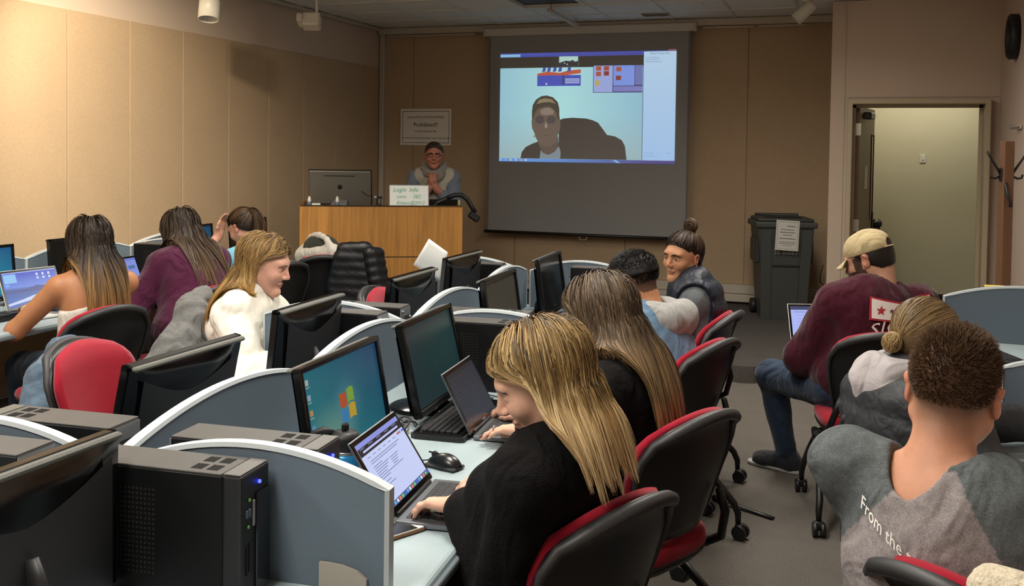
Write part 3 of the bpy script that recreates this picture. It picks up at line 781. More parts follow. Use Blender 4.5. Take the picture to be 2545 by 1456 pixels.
def isosurf(f, lo, hi, res, B=6, smooth=0):
    lo = np.array(lo, float); n = np.ceil((np.array(hi) - lo) / res / B).astype(int) * B
    nb = n // B
    bi = np.stack(np.meshgrid(*[np.arange(k) for k in nb], indexing='ij'), -1).reshape(-1, 3)
    cen = lo + (bi * B + (B - 1) / 2) * res
    dc = f(cen); act = np.abs(dc) < (B * res * .9 + .012)
    val = np.repeat(np.repeat(np.repeat(np.where(dc < 0, -1., 1.).reshape(nb), B, 0), B, 1), B, 2)
    ai = bi[act]
    off = np.stack(np.meshgrid(*[np.arange(B)] * 3, indexing='ij'), -1).reshape(-1, 3)
    for k in range(0, len(ai), 48):
        a = ai[k:k + 48]; idx = (a[:, None, :] * B + off[None]).reshape(-1, 3)
        val[idx[:, 0], idx[:, 1], idx[:, 2]] = f(lo + idx * res)
    s = val < 0
    cnt = sum(s[i:s.shape[0] - 1 + i, j:s.shape[1] - 1 + j, k:s.shape[2] - 1 + k].astype(np.int8) for i in (0, 1) for j in (0, 1) for k in (0, 1))
    cells = np.argwhere((cnt > 0) & (cnt < 8))
    if not len(cells): return np.zeros((0, 3)), np.zeros((0, 4), int)
    acc = np.zeros((len(cells), 3)); num = np.zeros(len(cells))
    for ax in range(3):
        o1, o2 = [q for q in range(3) if q != ax]
        for i in (0, 1):
            for j in (0, 1):
                a = cells.copy(); a[:, o1] += i; a[:, o2] += j; b_ = a.copy(); b_[:, ax] += 1
                va = val[a[:, 0], a[:, 1], a[:, 2]]; vb = val[b_[:, 0], b_[:, 1], b_[:, 2]]
                m = (va < 0) != (vb < 0); t = np.where(m, va / np.where(m, va - vb, 1), 0)
                p = a.astype(float); p[:, ax] += t; acc[m] += p[m]; num[m] += 1
    verts = lo + acc / num[:, None] * res
    ids = np.full(tuple(np.array(val.shape) - 1), -1, int); ids[cells[:, 0], cells[:, 1], cells[:, 2]] = np.arange(len(cells))
    F = []
    for ax in range(3):
        o1, o2 = [(1, 2), (2, 0), (0, 1)][ax]
        sl0 = [slice(None)] * 3; sl1 = [slice(None)] * 3; sl0[ax] = slice(0, -1); sl1[ax] = slice(1, None)
        ch = s[tuple(sl0)] != s[tuple(sl1)]; e = np.argwhere(ch)
        e = e[(e[:, o1] > 0) & (e[:, o2] > 0) & (e[:, o1] < val.shape[o1] - 1) & (e[:, o2] < val.shape[o2] - 1)]
        q = []
        for (di, dj) in ((0, 0), (-1, 0), (-1, -1), (0, -1)):
            c = e.copy(); c[:, o1] += di; c[:, o2] += dj; q.append(ids[c[:, 0], c[:, 1], c[:, 2]])
        q = np.stack(q, 1); fl = s[e[:, 0], e[:, 1], e[:, 2]]
        q[~fl] = q[~fl][:, ::-1]
        F.append(q[(q >= 0).all(1)])
    F = np.concatenate(F)
    for _ in range(smooth):
        acc = np.zeros_like(verts); cn = np.zeros(len(verts))
        for a, b_ in ((0, 1), (1, 2), (2, 3), (3, 0)):
            for c in range(3): acc[:, c] += np.bincount(F[:, a], verts[F[:, b_], c], len(verts)) + np.bincount(F[:, b_], verts[F[:, a], c], len(verts))
            cn += np.bincount(F[:, a], minlength=len(verts)) + np.bincount(F[:, b_], minlength=len(verts))
        verts = verts * .45 + .55 * acc / np.maximum(cn, 1)[:, None]
    return verts, F
def np_mesh(name, parts, cols=None):
    """parts: list of (V, F quads)"""
    Vs = []; Fs = []; o = 0
    for V_, F_ in parts: Vs.append(V_); Fs.append(F_ + o); o += len(V_)
    Vv = np.concatenate(Vs); Ff = np.concatenate(Fs)
    me = bpy.data.meshes.new(name); me.vertices.add(len(Vv)); me.vertices.foreach_set('co', Vv.astype(np.float32).ravel())
    k = Ff.shape[1]; me.loops.add(Ff.size); me.loops.foreach_set('vertex_index', Ff.astype(np.int32).ravel())
    me.polygons.add(len(Ff)); me.polygons.foreach_set('loop_start', np.arange(0, Ff.size, k, dtype=np.int32))
    me.update(calc_edges=True); me.validate(); me.polygons.foreach_set('use_smooth', [True] * len(me.polygons))
    if cols is not None:
        at = me.color_attributes.new('Col', 'FLOAT_COLOR', 'POINT'); c = np.ones((len(Vv), 4), np.float32); c[:, :3] = cols(Vv) if callable(cols) else cols
        at.data.foreach_set('color', c.ravel())
    return me
def wob(P, f, seed=0):
    r_ = np.random.default_rng(seed); o = np.zeros(len(P))
    for i in range(4):
        a = r_.normal(size=3); a /= np.linalg.norm(a); b_ = r_.normal(size=3); b_ /= np.linalg.norm(b_); ff = f * (1 + .6 * i)
        o += np.sin(P @ a * ff + 1.7 * np.sin(P @ b_ * ff * .6 + i) + r_.uniform(0, 6)) / (1 + .5 * i)
    return o / 2.4

# --- head
def head_sdf(male=False):
    h = S(); j = 1.08 if male else 1.0
    h.ell((0, -.012, .034), (.0765, .098, .087), .03)
    h.ell((0, .022, -.028), (.06 * j, .07, .084), .04)
    for e in (-1, 1):
        h.cap((e * .05 * j, -.002, -.05), (e * .012, .07, -.1), .02, .016, .03)
        h.ell((e * .037, .064, -.028), (.024, .024, .022), .025)
    h.ell((0, .079, -.1), (.02 * j, .018, .017), .02)
    h.ell((0, .08, .026), (.05, .017, .015), .025)
    for e in (-1, 1): h.ell((e * .031, .1, .003), (.018, .016, .0105), .014, op=-1)
    for e in (-1, 1): h.ell((e * .031, .0785, .0015), (.0158, .0142, .0125), .004)
    for e in (-1, 1): h.ell((e * .031, .0945, .0005), (.0118, .009, .0042), .002, op=-1)
    h.cap((0, .091, .012), (0, .111, -.026), .0075, .0105, .012)
    for e in (-1, 1): h.ell((e * .0115, .101, -.031), (.0075, .01, .007), .008)
    h.ell((0, .088, -.059), (.021, .0115, .006), .006); h.ell((0, .0862, -.0695), (.018, .0115, .0068), .006)
    h.ell((0, .101, -.0642), (.012, .006, .001), .003, op=-1)
    for e in (-1, 1):
        rt = rotm(e * R(-18), R(-8), 0)
        h.ell((e * .079, -.012, -.006), (.0075, .0185, .031), .006, rot=rt)
        h.ell((e * .082, -.014, .012), (.0095, .017, .014), .006, rot=rt)
        h.ell((e * .088, -.006, .0), (.006, .0095, .017), .006, rot=rt, op=-1)
    return h
def hand_sdf(side, curl=.5, spread=1.0, thumb=.6):
    """wrist at origin, fingers along +y, back of hand +z, thumb towards side*x"""
    h = S(); tips = []
    h.cap((0, -.03, 0), (0, .005, 0), .024, .024, .012)
    spec = [(.026, .088, .068, .0088), (.009, .092, .077, .009), (-.009, .089, .071, .0086), (-.026, .08, .055, .0076)]
    for i, (ox, ky, ln, r_) in enumerate(spec):
        k = V3(side * ox, ky, .004 - abs(ox) * .15); h.cap((side * ox * .55, .012, 0), k, .0155, .0105, .012)
        a = 0.0; p = k; sp = side * (ox * 1.6) * spread
        for q, (fr, an) in enumerate(((.45, 26), (.3, 34), (.25, 22))):
            a += R(an) * curl
            nx = p + ln * fr * V3(math.sin(sp) * math.cos(a), math.cos(sp) * math.cos(a), -math.sin(a))
            h.cap(p, nx, r_ * (1 - .1 * q), r_ * (1 - .1 * (q + 1)), .005); p0 = p; p = nx
        tips.append((p, (p - p0) / np.linalg.norm(p - p0), r_))
    h.ell((0, .05, -.004), (.036, .042, .014), .012)
    a0 = V3(side * .022, .018, -.006); a1 = V3(side * (.04 + .008 * thumb), .05, -.012); a2 = V3(side * (.046 + .004 * thumb), .08, -.016); a3 = V3(side * .042, .103, -.02)
    h.cap(a0, a1, .0165, .0125, .012); h.cap(a1, a2, .0115, .0098, .006); h.cap(a2, a3, .0098, .0078, .006)
    tips.append((a3, (a3 - a2) / np.linalg.norm(a3 - a2), .0085))
    return h, tips

def ik(a, c, l1, l2, hint):
    d = c - a; L = np.linalg.norm(d); L2 = min(L, (l1 + l2) * .995); u = d / L; c = a + u * L2
    x = (l1 * l1 - l2 * l2 + L2 * L2) / (2 * L2); hgt = math.sqrt(max(l1 * l1 - x * x, 0)); hn = hint - u * (hint @ u); hn /= np.linalg.norm(hn) + 1e-9
    return a + u * x + hn * hgt, c

SKIN = {}
def skin_mat(): return mat('skin', attr=True, rough=.5, spec=.35, noise=[(35, .06), (260, .04)], bump=(500, .12, .0006))
M_eye = None
def eye_mat():
    if 'eyeball' in MATS: return MATS['eyeball']
    m = mat('eyeball', '#e6e0da', .12, attr=True); return m
def eye_mesh(iris='#3a2616'):
    b = MB(); n = 16; prof = [(0, 1.0), (.16, .987), (.28, .96), (.42, .908), (.5, .866), (.6, .8), (.8, .6), (.95, .3), (1, 0), (.8, -.6)]
    V = []; C = []
    for (r_, y) in prof:
        for i in range(n):
            a = 2 * math.pi * i / n; V.append((r_ * .0128 * math.cos(a), y * .0128, r_ * .0128 * math.sin(a))); C.append(lin('#050403') if r_ < .2 else (lin(iris) if r_ < .46 else lin('#d9d2cb')))
    F = [[k * n + i, k * n + (i + 1) % n, (k + 1) * n + (i + 1) % n, (k + 1) * n + i] for k in range(len(prof) - 1) for i in range(n)]
    return b.add(V, F, C, smooth=True).mesh('eye')

def strands_mesh(name, paths, rad, cols):
    """paths (n, m, 3); rad (n, m); cols (n, m, 3): three-sided locks"""
    n, m, _ = paths.shape; t = np.gradient(paths, axis=1); t /= np.linalg.norm(t, axis=2, keepdims=True) + 1e-9
    ref = np.tile(np.array([.31, .2, .93]), (n, m, 1)); a = np.cross(t, ref); a /= np.linalg.norm(a, axis=2, keepdims=True) + 1e-9; b_ = np.cross(t, a)
    V = np.stack([paths + rad[..., None] * (math.cos(q) * a + math.sin(q) * b_) for q in (0, 2.094, 4.189)], 2).reshape(-1, 3)
    base = (np.arange(n)[:, None] * m + np.arange(m - 1)[None]).reshape(-1) * 3
    F = np.concatenate([np.stack([base + j, base + (j + 1) % 3, base + 3 + (j + 1) % 3, base + 3 + j], 1) for j in range(3)])
    return np_mesh(name, [(V, F)], np.repeat(cols.reshape(-1, 3), 3, 0))

def ribbon_mesh(name, paths, rad, cols, nrm):
    """flat locks lying on the hair surface: nrm outward"""
    n, m, _ = paths.shape; t = np.gradient(paths, axis=1); t /= np.linalg.norm(t, axis=2, keepdims=True) + 1e-9
    a = np.cross(t, nrm); a /= np.linalg.norm(a, axis=2, keepdims=True) + 1e-9
    V = np.stack([paths - rad[..., None] * a, paths + rad[..., None] * a], 2).reshape(-1, 3)
    base = (np.arange(n)[:, None] * m + np.arange(m - 1)[None]).reshape(-1) * 2
    return np_mesh(name, [(V, np.stack([base, base + 1, base + 3, base + 2], 1))], np.repeat(cols.reshape(-1, 3), 2, 0))
class Person:
    def __init__(s, label, loc, face, **k):
        s.rt = thing('person', label, 'person', (*loc, 0), R(face)); s.face = R(face); s.loc = np.array([*loc, 0.]); s.k = k
        s.male = k.get('male', False); s.sc = k.get('scale', 1.0); s.res = k.get('res', 1.0); s.rng = np.random.default_rng(k.get('seed', 1))
        s.pose()
    def tol(s, p):
        p = np.array(p, float) - s.loc; c, n = math.cos(-s.face), math.sin(-s.face); return np.array([c * p[0] - n * p[1], n * p[0] + c * p[1], p[2]])
    def pose(s):
        k = s.k; sc = s.sc; stand = k.get('stand', 0)
        base = k.get('floor', 0.0)
        seat = k.get('seat', .47)
        s.P = V3(0, 0, base + (seat + .10 if not stand else .93 * stand))
        s.HR = rotm(R(k.get('hyaw', 0)), R(k.get('hpitch', 10)), R(k.get('hroll', 0)))
        s.hs = k.get('hs', 1.0) * (1.04 if s.male else 1.0)
        s.H = s.tol(k['head']); nk = s.H - s.HR @ V3(0, .022, .062) * s.hs; s.nk = nk
        nf = R(k.get('neckf', 25)); s.N = nk - k.get('neckl', .085) * sc * V3(0, math.sin(nf), math.cos(nf))
        s.C = (s.P + s.N) / 2 + V3(0, -k.get('bow', .03), 0)
        uN = (s.N - s.C) / np.linalg.norm(s.N - s.C)
        tw = R(k.get('twist', 0)); hw = (.178 if s.male else .158) * sc * k.get('broad', 1.0)
        sr = R(k.get('sroll', 0))
        ax = V3(math.cos(tw) * math.cos(sr), math.sin(tw) * math.cos(sr), math.sin(sr)); s.ax = ax
        fw = V3(-math.sin(tw), math.cos(tw), 0)
        s.Sc = s.N - k.get('shdrop', .065) * sc * uN + fw * .015
        s.Sh = {1: s.Sc + ax * hw, -1: s.Sc - ax * hw}
        # limbs
        s.El = {}; s.Wr = {}
        for e in (1, -1):
            t = k.get('hr' if e == 1 else 'hl')
            t = s.tol(t) if t is not None else V3(e * .17, .22, seat + .22)
            hint = V3(e * k.get('elout', .7), -.4, -1.0)
            s.El[e], s.Wr[e] = ik(s.Sh[e], t, .285 * sc, .25 * sc, hint)
        s.Hip = {e: s.P + V3(e * .09, .02, -.02) for e in (1, -1)}; s.Kn = {}; s.An = {}
        for e in (1, -1):
            if stand:
                s.Kn[e] = s.P + V3(e * .1, .02, -.45 * stand); s.An[e] = V3(e * .1, 0, base + .08)
            else:
                ft = k.get('fr' if e == 1 else 'fl'); a = s.tol(ft) if ft is not None else V3(e * .13, .40, .0); a = a + V3(0, 0, .085)
                s.Kn[e], s.An[e] = ik(s.Hip[e], a, .43 * sc, .42 * sc, V3(e * k.get('knout', .12), .8, .7))
    def torso(s, g=0.0, hips=True, fat=1.0):
        """g: inflation"""
        t = S(); sc = s.sc * fat; b_ = .145 if not s.male else .16; u = s.N - s.P; u /= np.linalg.norm(u); rt = np.stack([s.ax, np.cross(u, s.ax), u], 1)
        rt /= np.linalg.norm(rt, axis=0)
        u1 = s.C - s.P; u1 /= np.linalg.norm(u1); xa = V3(1, 0, 0); r1 = np.stack([xa, np.cross(u1, xa), u1], 1)
        if hips: t.ell(s.P, (.172 * sc + g, .125 * sc + g, .12 + g), .05, r1)
        t.ell(s.P + (s.C - s.P) * .5, (.135 * sc + g, .105 * sc + g, .14 + g), .06, r1)
        t.ell(s.C + (s.N - s.C) * .15, (b_ * sc + g, .112 * sc + g, .17 + g), .06, rt)
        t.ell(s.C + (s.N - s.C) * .55, (b_ * 1.02 * sc + g, .095 * sc + g, .13 + g), .05, rt)
        if not s.male:
            f = rt[:, 1] * 1.0
            for e in (-1, 1): t.ell(s.C + (s.N - s.C) * .15 + f * .085 + s.ax * e * .062, (.055 + g * .7, .05 + g * .7, .055 + g * .7), .04)
        for e in (-1, 1):
            t.cap(s.Sc + s.ax * e * .04, s.Sh[e] - s.ax * e * .005, .058 + g, .05 + g, .05)
            t.cap(s.N * .85 + s.nk * .15, s.Sh[e] - s.ax * e * .05, .036 + g, .036 + g, .05)
        return t
    def neck(s, g=0.0): return S().cap(s.N - (s.nk - s.N) * .3, s.nk + s.HR @ V3(0, -.012, .0), (.062 if s.male else .052) + g, (.058 if s.male else .049) + g, .03)
    def arm(s, e, g=0.0, to=1.0, flare=0.0):
        sc = s.sc * s.k.get('armw', 1.0); m = 1.12 if s.male else 1.0; a = S()
        a.cap(s.Sh[e], s.El[e], .05 * sc * m + g, .041 * sc * m + g, .03); w_ = s.El[e] + (s.Wr[e] - s.El[e]) * to
        a.cap(s.El[e], w_, .041 * sc * m + g, (.041 + (.026 - .041) * to) * sc + g + flare, .025); return a
    def legs(s, g=0.0, to=1.0):
        l = S(); f = s.k.get('legw', 1.0)
        for e in (1, -1):
            l.cap(s.Hip[e] + V3(0, .0, .0), s.Kn[e], .088 * f + g, .06 * f + g, .04); l.cap(s.Kn[e], s.Kn[e] + (s.An[e] - s.Kn[e]) * to, .058 * f + g, .036 * f + g + (.012 if to < 1 else 0), .03)
        return l
    def foot_dir(s, e):
        ft = s.k.get('ftdir', 0); return V3(-math.sin(R(ft)) + e * .15, math.cos(R(ft)), 0)
    def body(s, skin='#c99a80', lips='#a8625a', brow='#4a3524', cheeks=.25, sleeves=1.0, hand_res=None, curl=.5, hand_dirs=None, nails=None, head_res=None, eyes=True, iris='#3a2616', hands=True, stubble=None):
        if stubble: s.k['stubble'] = stubble
        hd = head_sdf(s.male).xf(s.HR, s.H, s.hs)
        core = s.torso(-.012) + s.neck()
        hh = {}; s.hand_tip = {}
        for e in (1, -1):
            d = s.Wr[e] - s.El[e]; d /= np.linalg.norm(d)
            hdirs = (hand_dirs or {}).get(e)
            f = np.array(hdirs[0], float) if hdirs else V3(d[0] * .6, d[1], min(d[2], 0) * .3 - .02); f = f / np.linalg.norm(f)
            up = np.array(hdirs[1], float) if hdirs else V3(0, 0, 1); up = up - f * (up @ f); up /= np.linalg.norm(up)
            M = np.stack([np.cross(f, up), f, up], 1)
            h, tips = hand_sdf(-e, (curl[e] if isinstance(curl, dict) else curl)); hs_ = .96 * s.sc * (1.06 if s.male else 1)
            hh[e] = h.xf(M, s.Wr[e], hs_); s.hand_tip[e] = [(M @ t * hs_ + s.Wr[e], M @ dd, r_ * hs_, M[:, 2]) for t, dd, r_ in tips]
        arms = s.arm(1, 0) + s.arm(-1, 0)
        whole = core + arms + s.legs(-.012)
        for e in (1, -1):
            fd = s.foot_dir(e); whole = whole + S().cap(s.An[e] + V3(0, 0, -.02), s.An[e] + fd * .12 + V3(0, 0, -.06), .03, .022, .03)
        parts = []
        lo, hi = (whole + hd).bounds(); full = core + s.legs(-.012) + arms
        for e in (1, -1):
            fd = s.foot_dir(e); full.cap(s.An[e] + V3(0, 0, -.02), s.An[e] + fd * .12 + V3(0, 0, -.06), .03, .022, .03)
        parts.append(isosurf(lambda Q: full(Q) + .002, lo, hi, .011))
        hn = hd + s.neck() + s.torso(-.012, hips=False)
        lo, hi = hd.bounds(.02); nlo, nhi = s.neck().bounds(.03); lo = np.minimum(lo, nlo); hi = np.maximum(hi, nhi)
        parts.append(isosurf(hn, lo, hi, (head_res or .0045) * s.res))
        if hands:
            for e in (1, -1):
                q = hh[e] + s.arm(e, 0); lo, hi = hh[e].bounds(.02); parts.append(isosurf(q, lo, hi, hand_res or .004))
        inv = s.HR.T; sk, lp, br = lin(skin), lin(lips), lin(brow); rd = mix(sk, lin('#b5574a'), .45)
        def col(P):
            c = np.tile(np.array(sk), (len(P), 1)); q = (P - s.H) @ inv.T / s.hs
            def blend(w_, cc):
                nonlocal c; w_ = np.clip(w_, 0, 1)[:, None]; c = c * (1 - w_) + np.array(cc) * w_
            near = (np.abs(q) < .2).all(1)
            for e in (-1, 1):
                blend(near * cheeks * np.exp(-(((q[:, 0] - e * .04) / .02) ** 2 + ((q[:, 2] + .03) / .02) ** 2)) * (q[:, 1] > .03), rd)
                blend(near * .5 * (np.abs(q[:, 0]) > .074) * (np.abs(q[:, 2]) < .045) * (np.abs(q[:, 1] + .01) < .03), rd)
                bz = .0235 - .006 * ((np.abs(q[:, 0]) - .028) / .02) ** 2
                blend(near * .9 * (np.abs(q[:, 2] - bz) < .0042) * (np.abs(np.abs(q[:, 0]) - .031) < .021) * (q[:, 1] > .05), br)
                blend(near * .8 * np.exp(-((q[:, 2] - .009) / .0028) ** 2 - ((q[:, 0] - e * .031) / .015) ** 4) * (q[:, 1] > .05), mix(br, (0, 0, 0), .4))
            blend(near * .35 * (np.abs(q[:, 0]) < .013) * (np.abs(q[:, 2] + .025) < .013) * (q[:, 1] > .09), rd)
            blend(near * .85 * (((q[:, 0] / .0205) ** 2 + ((q[:, 2] + .064 + 8 * q[:, 0] ** 2) / .0105) ** 2) < 1) * (q[:, 1] > .07), lp)
            bd = s.k.get('beard')
            if bd:
                m = (q[:, 2] < -.035 + .0 * q[:, 1]) & (q[:, 2] > -.135) & (q[:, 1] > .0) & ~(((q[:, 0] / .026) ** 2 + ((q[:, 2] + .064) / .014) ** 2) < 1)
                m |= (np.abs(q[:, 0]) > .055) & (q[:, 2] < .02) & (q[:, 2] > -.09) & (q[:, 1] > .012) & (q[:, 1] < .05)
                blend(near * m * .9, lin(bd))
            st = s.k.get('stubble')
            if st:   # close-cropped scalp hair
                fn = st[1]; blend(near * fn(q), lin(st[0]))
            return c
        o = link('body', np_mesh('body', parts, col), skin_mat(), s.rt)
        if eyes:
            em = eye_mesh(iris)
            for e in (-1, 1):
                p = s.H + s.HR @ V3(e * .031, .0768, .001) * s.hs; eo = link('eye', em, eye_mat(), s.rt, tuple(p)); eo.matrix_local = Matrix.Translation(tuple(p)) @ Matrix(s.HR.tolist()).to_4x4()
        if nails:
            nm = MB().lathe([(.001, -.0055), (.0052, -.004), (.0058, 0), (.0052, .0045), (.001, .006)], 10, ax='y').mesh('fingernail')
            for e in (1, -1):
                for (p, dd, r_, up) in s.hand_tip[e]:
                    up = up - dd * (up @ dd); up /= np.linalg.norm(up); x = np.cross(dd, up); M = np.eye(4); M[:3, 0] = x; M[:3, 1] = dd; M[:3, 2] = up * .35; M[:3, 3] = p + up * r_ * .72 - dd * .001
                    no = link('fingernail', nm, nails, s.rt); no.matrix_local = Matrix(M.tolist())
        s.headS = hd; return o
    def top(s, name, m, g=.014, sleeve=.96, neckcut=.35, fold=.005, ff=26, res=.009, hem=-.02, puff=None, flare=.004, collar=None, arms=True, cols=None, fat=1.0, vest=False, extra=None, neckshape=None, armg=None):
        t = s.torso(g, fat=fat)
        if arms:
            for e in (1, -1): t = t + s.arm(e, g if armg is None else armg, sleeve, flare)
        if collar: t = t + collar
        if extra: t = t + extra
        n_ax = (s.nk - s.N); n_ax /= np.linalg.norm(n_ax); n0 = s.N + n_ax * (neckcut * .1)
        hz = s.P[2] + hem
        un = s.N - s.P; un /= np.linalg.norm(un)
        hole = S().cap(s.N - (s.nk - s.N) * .3, s.nk + (s.nk - s.N) * 1.2, (.062 if s.male else .052) + .012 - .02 * (neckcut - .4), (.06 if s.male else .05) + .03, .03); seed = int(s.k.get('seed', 1))
        def f(Q):
            d = t(Q)
            nz = wob(Q * np.array([1, 1, .7]), ff, seed); d = d + fold * nz + fold * .5 * wob(Q, ff * 2.3, seed + 3)
            if puff:
                ph = Q @ puff[2] * puff[0]; d = d - puff[1] * (np.abs(np.sin(ph)) ** .6 - .6)
            d = np.maximum(d, (hz - Q[:, 2]))
            if not collar:
                if neckshape is not None: d = smax(d, neckshape(Q), .012)
                d = smax(d, -hole(Q), .012)
            else: d = np.maximum(d, -s.neck(.008)(Q))
            if vest:
                for e in (1, -1): d = np.maximum(d, .072 - np.linalg.norm((Q - (s.Sh[e] + s.ax * e * .045 - un * .03)) * np.array([1, .8, .55]), axis=1))
            return d
        lo, hi = t.bounds(.03); lo[2] = max(lo[2], hz - .02)
        V_, F_ = isosurf(f, lo, hi, res * s.res, smooth=3); s.topS = t
        return link(name, np_mesh(name, [(V_, F_)], cols), m, s.rt)
    def pants(s, m, g=.012, name='trousers', to=1.0, res=.011, cols=None):
        t = s.legs(g, to); t.ell(s.P + V3(0, 0, -.01), (.175 + g, .13 + g, .115 + g), .06)
        seed = int(s.k.get('seed', 1)) + 9
        lo, hi = t.bounds(.03); top = s.P[2] + .06
        V_, F_ = isosurf(lambda Q: np.maximum(t(Q) + .005 * wob(Q, 24, seed), Q[:, 2] - top), lo, hi, res, smooth=2); s.pantS = t
        return link(name, np_mesh(name, [(V_, F_)], cols), m, s.rt)
    def shoes(s, m, sole=None):
        for e in (1, -1):
            fd = s.foot_dir(e); fd = fd / np.linalg.norm(fd); a = s.An[e]; z0 = a[2] - .085
            t = S().cap(a + V3(0, 0, .015), a - fd * .03 + V3(0, 0, -.05), .045, .042, .03).cap(a - fd * .03 + V3(0, 0, -.02), a + fd * .1 + V3(0, 0, -.045), .045, .04, .03).cap(a - fd * .035 + V3(0, 0, -.048), a + fd * .15 + V3(0, 0, -.055), .038, .033, .03).ell(a + fd * .13 + V3(0, 0, -.05), (.045, .05, .033), .03)
            lo, hi = t.bounds(.02); V_, F_ = isosurf(lambda Q: np.maximum(t(Q), z0 + .012 - Q[:, 2]), lo, hi, .008)
            so = link('shoe', np_mesh('shoe', [(V_, F_)]), m, s.rt)
            t2 = S().cap(a - fd * .05 + V3(0, 0, -.072), a + fd * .17 + V3(0, 0, -.072), .042, .042, .02)
            V_, F_ = isosurf(lambda Q: np.maximum(np.maximum(t2(Q), Q[:, 2] - z0 - .02), z0 - Q[:, 2]), *t2.bounds(.01), .008)
            link('sole', np_mesh('sole', [(V_, F_)]), sole or m, so)
    # ---- hair
    def scalp(s, g, cut, res=.006, name='hair_cap', m=None, cols=None, fold=.0, ff=60):
        """solid hair volume close to the skull; cut(q) < 0 where hair grows (head frame)"""
        inv = s.HR.T; h = S().ell((0, -.014, .034), (.0765 + g, .098 + g, .087 + g), .03).ell((0, -.03, -.02), (.066 + g, .07 + g, .07), .04).xf(s.HR, s.H, s.hs)
        def f(Q):
            q = (Q - s.H) @ inv.T / s.hs; return np.maximum(h(Q) + fold * wob(q, ff, 4), cut(q))
        V_, F_ = isosurf(f, *h.bounds(.02), res); return link(name, np_mesh(name, [(V_, F_)], cols), m, s.rt)
    def roots(s, n, cut):
        out = []
        while sum(len(o) for o in out) < n:
            d = s.rng.normal(size=(n * 2, 3)); d /= np.linalg.norm(d, axis=1, keepdims=True); d[:, 2] = d[:, 2]
            q = V3(0, -.014, .034) + d * np.array([.0775, .099, .088]); q = q[(cut(q) < 0) & (q[:, 2] > -.04)]; out.append(q)
        return np.concatenate(out)[:n]
    def long_hair(s, n, length, cut, colour, part=0.0, m=20, rad=.0013, vol=.02, coll=None, lenvar=.25, back=.0, name='hair', wave=.003, ends=.6, facey=.03, clump=.6, ngd=None, swing=None, wid=.12):
        """combed from the parting over the skull, then falling and draping over the body"""
        q = s.roots(n, cut)
        P = q @ s.HR.T * s.hs + s.H; off = s.rng.uniform(.0, 1, n) ** 1.5 * vol + .002
        side = np.where(q[:, 0] > part, 1.0, -1.0); inv = s.HR.T
        d0 = np.stack([side * (.8 + 5 * np.abs(q[:, 0])) * np.clip((q[:, 1] + .095) / .11, .03, 1), -.25 - 9 * np.maximum(0, q[:, 1] - .01) - back, .2 - 6 * np.maximum(0, np.abs(q[:, 0]) - .03)], 1); d0 /= np.linalg.norm(d0, axis=1, keepdims=True)
        d = d0 @ s.HR.T
        ln = length * (1 + s.rng.uniform(-lenvar, .05, n)); ln *= np.where(q[:, 2] < .02, .9, 1.0)
        u = np.concatenate([[0], np.cumsum(np.linspace(.55, 1.3, m - 1))]); u /= u[-1]; path = [P.copy()]
        body = s.torso(.03) + s.neck(.004) + s.arm(1, .03) + s.arm(-1, .03) if coll is None else coll
        skull = S().ell((0, -.014, .034), (.0775, .1, .088), .02).ell((0, .012, -.03), (.064, .064, .085), .03).xf(s.HR, s.H, s.hs)
        allS = skull + body; g = V3(0, 0, -1.0); bk = s.HR @ V3(0, -1, 0); ph = s.rng.uniform(0, 6.3, n)
        def grad(F_, Q, b0): 
            e = 1e-3; gr = np.stack([F_(Q + e * np.eye(3)[a], .12) - b0 for a in range(3)], 1); return gr / (np.linalg.norm(gr, axis=1, keepdims=True) + 1e-9)
        for i in range(1, m):
            fr = u[i]; st = ln * (u[i] - u[i - 1]); lat = (s.HR @ V3(1, 0, 0))[None] * side[:, None]
            tgt = np.tile(g * 1.1, (n, 1)) + bk[None] * (.25 + back) * max(0, 1 - fr * 3.5)
            if swing is not None: tgt = tgt + np.array(swing)[None] * min(1, fr * 2)
            d = d * .55 + tgt * .45; d /= np.linalg.norm(d, axis=1, keepdims=True)
            P = P + d * st[:, None]
            P = P + (wave * math.sin(fr * 16) * np.cos(ph) / 3)[:, None] * lat
            h = (P - s.H) @ inv.T / s.hs
            fa = np.maximum(0, h[:, 1] - facey) * (h[:, 2] < .06) * (h[:, 2] > -.2); P = P + bk[None] * (fa * .55)[:, None]
            xo = P[:, 0] - s.H[0]; lim = wid * (.75 + .25 * (off / vol)); ex = np.sign(xo) * np.maximum(0, np.abs(xo) - lim); P[:, 0] -= ex * .45 * (h[:, 2] < -.03)
            sd_ = skull(P, .12); pull = np.nonzero((h[:, 2] > -.03) & (sd_ > off + .002) & (sd_ < .1))[0]
            if len(pull): P[pull] -= grad(skull, P[pull], sd_[pull]) * ((sd_[pull] - off[pull]) * .6)[:, None]
            for _ in range(2):
                dist = allS(P, .12); need = off + .003 - dist; sel = np.nonzero(need > 0)[0]
                if len(sel): P[sel] += grad(allS, P[sel], dist[sel]) * np.minimum(need[sel], .03)[:, None]
            d = (P - path[-1]); d /= np.linalg.norm(d, axis=1, keepdims=True) + 1e-9
            path.append(P.copy())
        path = np.stack(path, 1)
        for _ in range(2): path[:, 1:-1] = .25 * path[:, :-2] + .5 * path[:, 1:-1] + .25 * path[:, 2:]
        ng = ngd or max(8, n // 28); gi = s.rng.choice(n, ng, replace=False); mid = m // 3
        near = np.argmin(((path[:, None, mid] - path[None, gi, mid]) ** 2).sum(2), 1); w_ = (clump * np.clip((u - .25) / .6, 0, 1))[None, :, None]
        jit = s.rng.normal(size=(n, 1, 3)) * .004
        path = path * (1 - w_) + (path[gi][near] + jit) * w_
        t = u[None]; rr = rad * s.rng.uniform(.6, 1.3, (n, 1)) * np.where(t > ends, 1 - .8 * (np.maximum(t - ends, 0) / (1 - ends)) ** 1.5, 1.0)
